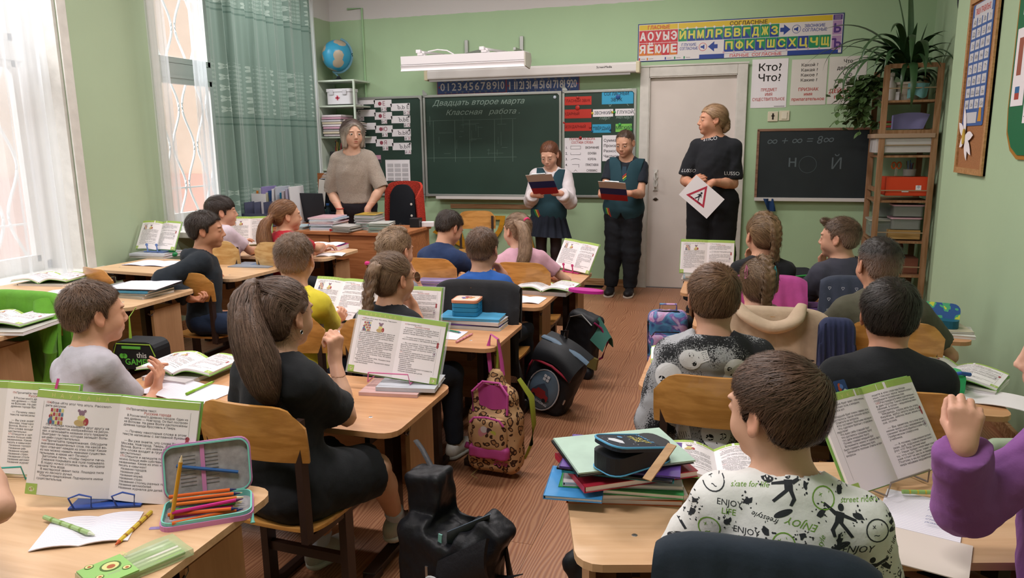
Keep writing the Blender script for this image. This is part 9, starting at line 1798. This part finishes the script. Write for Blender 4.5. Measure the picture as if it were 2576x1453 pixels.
# open black and pink bag further up the aisle
t=thing('open_satchel','open black satchel with a magenta rim and teal lining by the aisle','backpack',(-.90,4.40,.06),-.35,rot=(.05,.22,-.4));t.scale=(.92,)*3;M_mg=mat('magenta_rim','#94285e',.5)
bag_mesh([(rbox((0,0,.19),(.12,.07,.19),r=.05),0)],0,name='body',m=M_bk,parent=t);MB().sheet(lambda u,v:(.09+.11*v,-.06+.12*u,.12+.26*(1-.4*v)*math.sin(PI*(.15+.7*u))),8,6,th=.006).build('teal_lining',mat('teal_lining','#3f7468',.6),t);MB().tube([(-.09,-.074,.05),(-.105,-.076,.20),(-.08,-.072,.34),(.0,-.07,.385),(.09,-.07,.34)],.004,6).build('white_piping',mat('white_piping','#b9bcc0',.4),t);MB().tube([(.10,-.06,.36),(.14,-.03,.33),(.19,.0,.24),(.17,.0,.12),(.11,-.03,.06)],.007,6).build('magenta_rim',M_mg,t)
MB().sheet(lambda u,v:(.10+.08*u,-.075,.05+.08*v),2,2,th=.02).build('olive_pocket',mat('olive_pocket','#7a6f3f',.6),t);bag_mesh([(rbox((.08,-.06,-.0),(.07,.04,.04),r=.03),0)],0,name='lower_pocket',m=M_bk,parent=t);MB().tube([(.10,-.05,-.02),(.16,-.06,-.08),(.22,-.07,-.09)],.004,6,flat=.4).build('strap',M_mg,t)
t=thing('magenta_pad','flat magenta oval case balanced on the desk end above the open satchel','case',tuple(at(1474,731,Y=3.98)),-.25);MB().prism([(.105*math.cos(a),.045*math.sin(a))for a in[2*PI*i/28 for i in range(28)]],.016,T(0,0,-.008)).build('case',mat('pad_magenta','#b8288c',.4),t)
# black rucksack in the foreground
t=thing('black_rucksack','open black rucksack with white buckles in the bottom foreground','backpack',(-.735,1.85,.02),-.2);b0=at(1010,1105,Y=1.92)
M_nyl=mat('ripstop_black','#1a1b20',.48,bump=.5,bscale=40);M_gr=mat('lining_bluegrey','#46525e',.6)
bag_mesh([(rbox((-.02,.0,.17),(.155,.085,.17),r=.055),0),(rbox((-.095,.03,.33),(.062,.05,.13),rotm(0,0,-.12),.018),.015),(rbox((.105,.0,.29),(.05,.05,.08),rotm(0,0,.5),.02),.025)],0,name='body',m=M_nyl,parent=t,amp=.006,h=.006,sub=[(rbox((.02,-.02,.43),(.05,.09,.14),rotm(0,0,.30),.02),.01)])
MB().sheet(lambda u,v:(-.01+.125*u+.02*v,-.055+.10*u*.3+.008*math.sin(v*5),.23+.13*u+.10*v*(1-u*.6)),10,6,th=.004).build('grey_lining',M_gr,t)
MB().sheet(lambda u,v:(.0+.16*u,-.085-.02*math.sin(PI*v),.25+.11*u-.13*v),10,6,th=.012).build('front_flap',M_nyl,t);MB().box((-.012,-.070,.285),(.012,.004,.075),rot=eul((0,.1,0))).build('turquoise_tab',mat('tab_turq','#7ab0a8',.5),t)
bag_mesh([(rbox((.05,-.095,.12),(.075,.03,.095),r=.03),0)],0,name='front_pocket',m=M_nyl,parent=t,amp=.005);M_wb=mat('white_buckle','#c9cccf',.4)
MB().tube([(-.005+.022*math.cos(a),-.122,.205+.014*math.sin(a))for a in[2*PI*i/14 for i in range(15)]],.0035,6).build('buckle',M_wb,t);MB().box((-.035,-.105,.19),(.008,.004,.09)).build('zip',M_steel,t)
for s_ in((-.05,-.118,.10),(.02,-.128,.15)):MB().tube([s_,(s_[0]+.005,s_[1]-.008,s_[2]-.04),(s_[0]-.004,s_[1]-.008,s_[2]-.075)],.0028,6).build('zip_cord',M_wb,t)
MB().box((-.05,-.118,.045),(.022,.005,.075)).build('leather_tag',mat('tag_dark','#2a2b30',.5),t);MB().tube([(.018,-.135,.075),(.024,-.14,.045),(.018,-.14,.02)],.004,6).lathe([(.012,0),(.016,.012),(.0,.022)],(.018,-.14,.0),10).build('yellow_charm',mat('charm_gold','#b0953a',.4),t)
for z_,x_ in((.21,.19),(.16,.20)):MB().tube([(.12,.0,z_-.02),(x_-.01,-.01,z_),(x_+.03,-.01,z_+.02)],[.008,.007,.003],8,flat=.4).build('strap_end',M_nyl,t)
q_=np.array(at(1005,1100,Y=2.02));MB().tube([(-.10,.045,.44),(-.17,.085,.485),(-.215,.115,.495)],.009,6,flat=.4).build('hanging_strap',M_nyl,t);MB().tube([(.15,.02,.28),(.165,.03,.14),(.15,.02,.02)],[.016,.020,.014],10,flat=.4).build('shoulder_strap',M_nyl,t)
# bags on the right
t=thing('marbled_backpack','pink, violet and blue marbled backpack beside the right-hand desks','backpack',(-.345,4.20,.14),.15);t.scale=(.93,)*3;M_mb=mat('marbled','#8a6aa0',.5);N,L=nodes(M_mb);nz=N.new('ShaderNodeTexNoise');nz.inputs['Scale'].default_value=9;nz.inputs['Distortion'].default_value=1.5;tc=N.new('ShaderNodeTexCoord');L.new(tc.outputs['Object'],nz.inputs[0]);cr=N.new('ShaderNodeValToRGB');e=cr.color_ramp.elements;e[0].position=.35;e[0].color=srgb('#3a4a7c');e[1].position=.68;e[1].color=srgb('#c47ab0');k_=e.new(.46);k_.color=srgb('#4f88ac');k_=e.new(.52);k_.color=srgb('#6a4a90');k_=e.new(.58);k_.color=srgb('#b9a4c4');L.new(nz.outputs[0],cr.inputs[0]);L.new(cr.outputs[0],N['Principled BSDF'].inputs['Base Color'])
bag_mesh([(rbox((0,0,.18),(.12,.08,.18),r=.05),0)],0,name='body',m=M_mb,parent=t);bag_mesh([(rbox((-.01,-.09,.13),(.095,.03,.11),r=.03),0)],0,name='front_pocket',m=M_mb,parent=t);MB().tube([(-.10,-.10,.22),(-.08,-.105,.25),(.06,-.105,.25),(.08,-.10,.22)],.004,6).tube([(-.115,-.05,.10),(-.12,-.04,.30),(-.06,-.03,.362),(.06,-.03,.362),(.12,-.04,.30),(.118,-.05,.1)],.005,6).build('zip_line',M_bk,t);MB().tube([(-.05,.0,.35),(-.05,.0,.40),(.05,.0,.40),(.05,.0,.35)],.012,8,flat=.5).build('grab_handle',M_mb,t);bag_mesh([(rbox((.09,.05,.17),(.07,.06,.15),r=.04),0)],0,name='dark_back_panel',m=M_bk,parent=t)
t=thing('dark_open_bag','dark bag with turquoise lining beside the skull hoodie boy','backpack',tuple(at(1590,1120,Y=1.98)),.4);t.location.z=.20
bag_mesh([(rbox((-.04,0,.03),(.12,.08,.10),r=.05),0),(cone((.05,.05,.10),(.12,.08,.16),.05,.04),.04),(cone((-.13,-.02,.0),(-.17,-.03,.05),.035,.03),.03)],0,name='body',m=M_bk,parent=t,amp=.008,sub=[(ell((-.02,-.05,.125),(.05,.06,.05)),.01)]);MB().sheet(lambda u,v:(-.07+.10*u,-.06+.07*v,.085+.035*math.sin(PI*u)+.02*v),8,5,th=.004).build('turquoise_lining',mat('turq_lining','#2f7f86',.5),t)
t=thing('blue_bag','blue and black bag hanging under the right foreground desk corner','backpack',(-.16,1.40,.20),.2);bag_mesh([(rbox((0,0,.10),(.10,.06,.15),r=.04),0)],0,name='body',m=mat('bag_navy','#1f2a44',.6),parent=t)
for k in range(3):MB().tube([(-.07+.035*k,-.065,.24),(-.075+.035*k,-.068,.0)],.010,6,flat=.3).build('blue_strap',mat('strap_blue','#1f5f9c',.6),t)
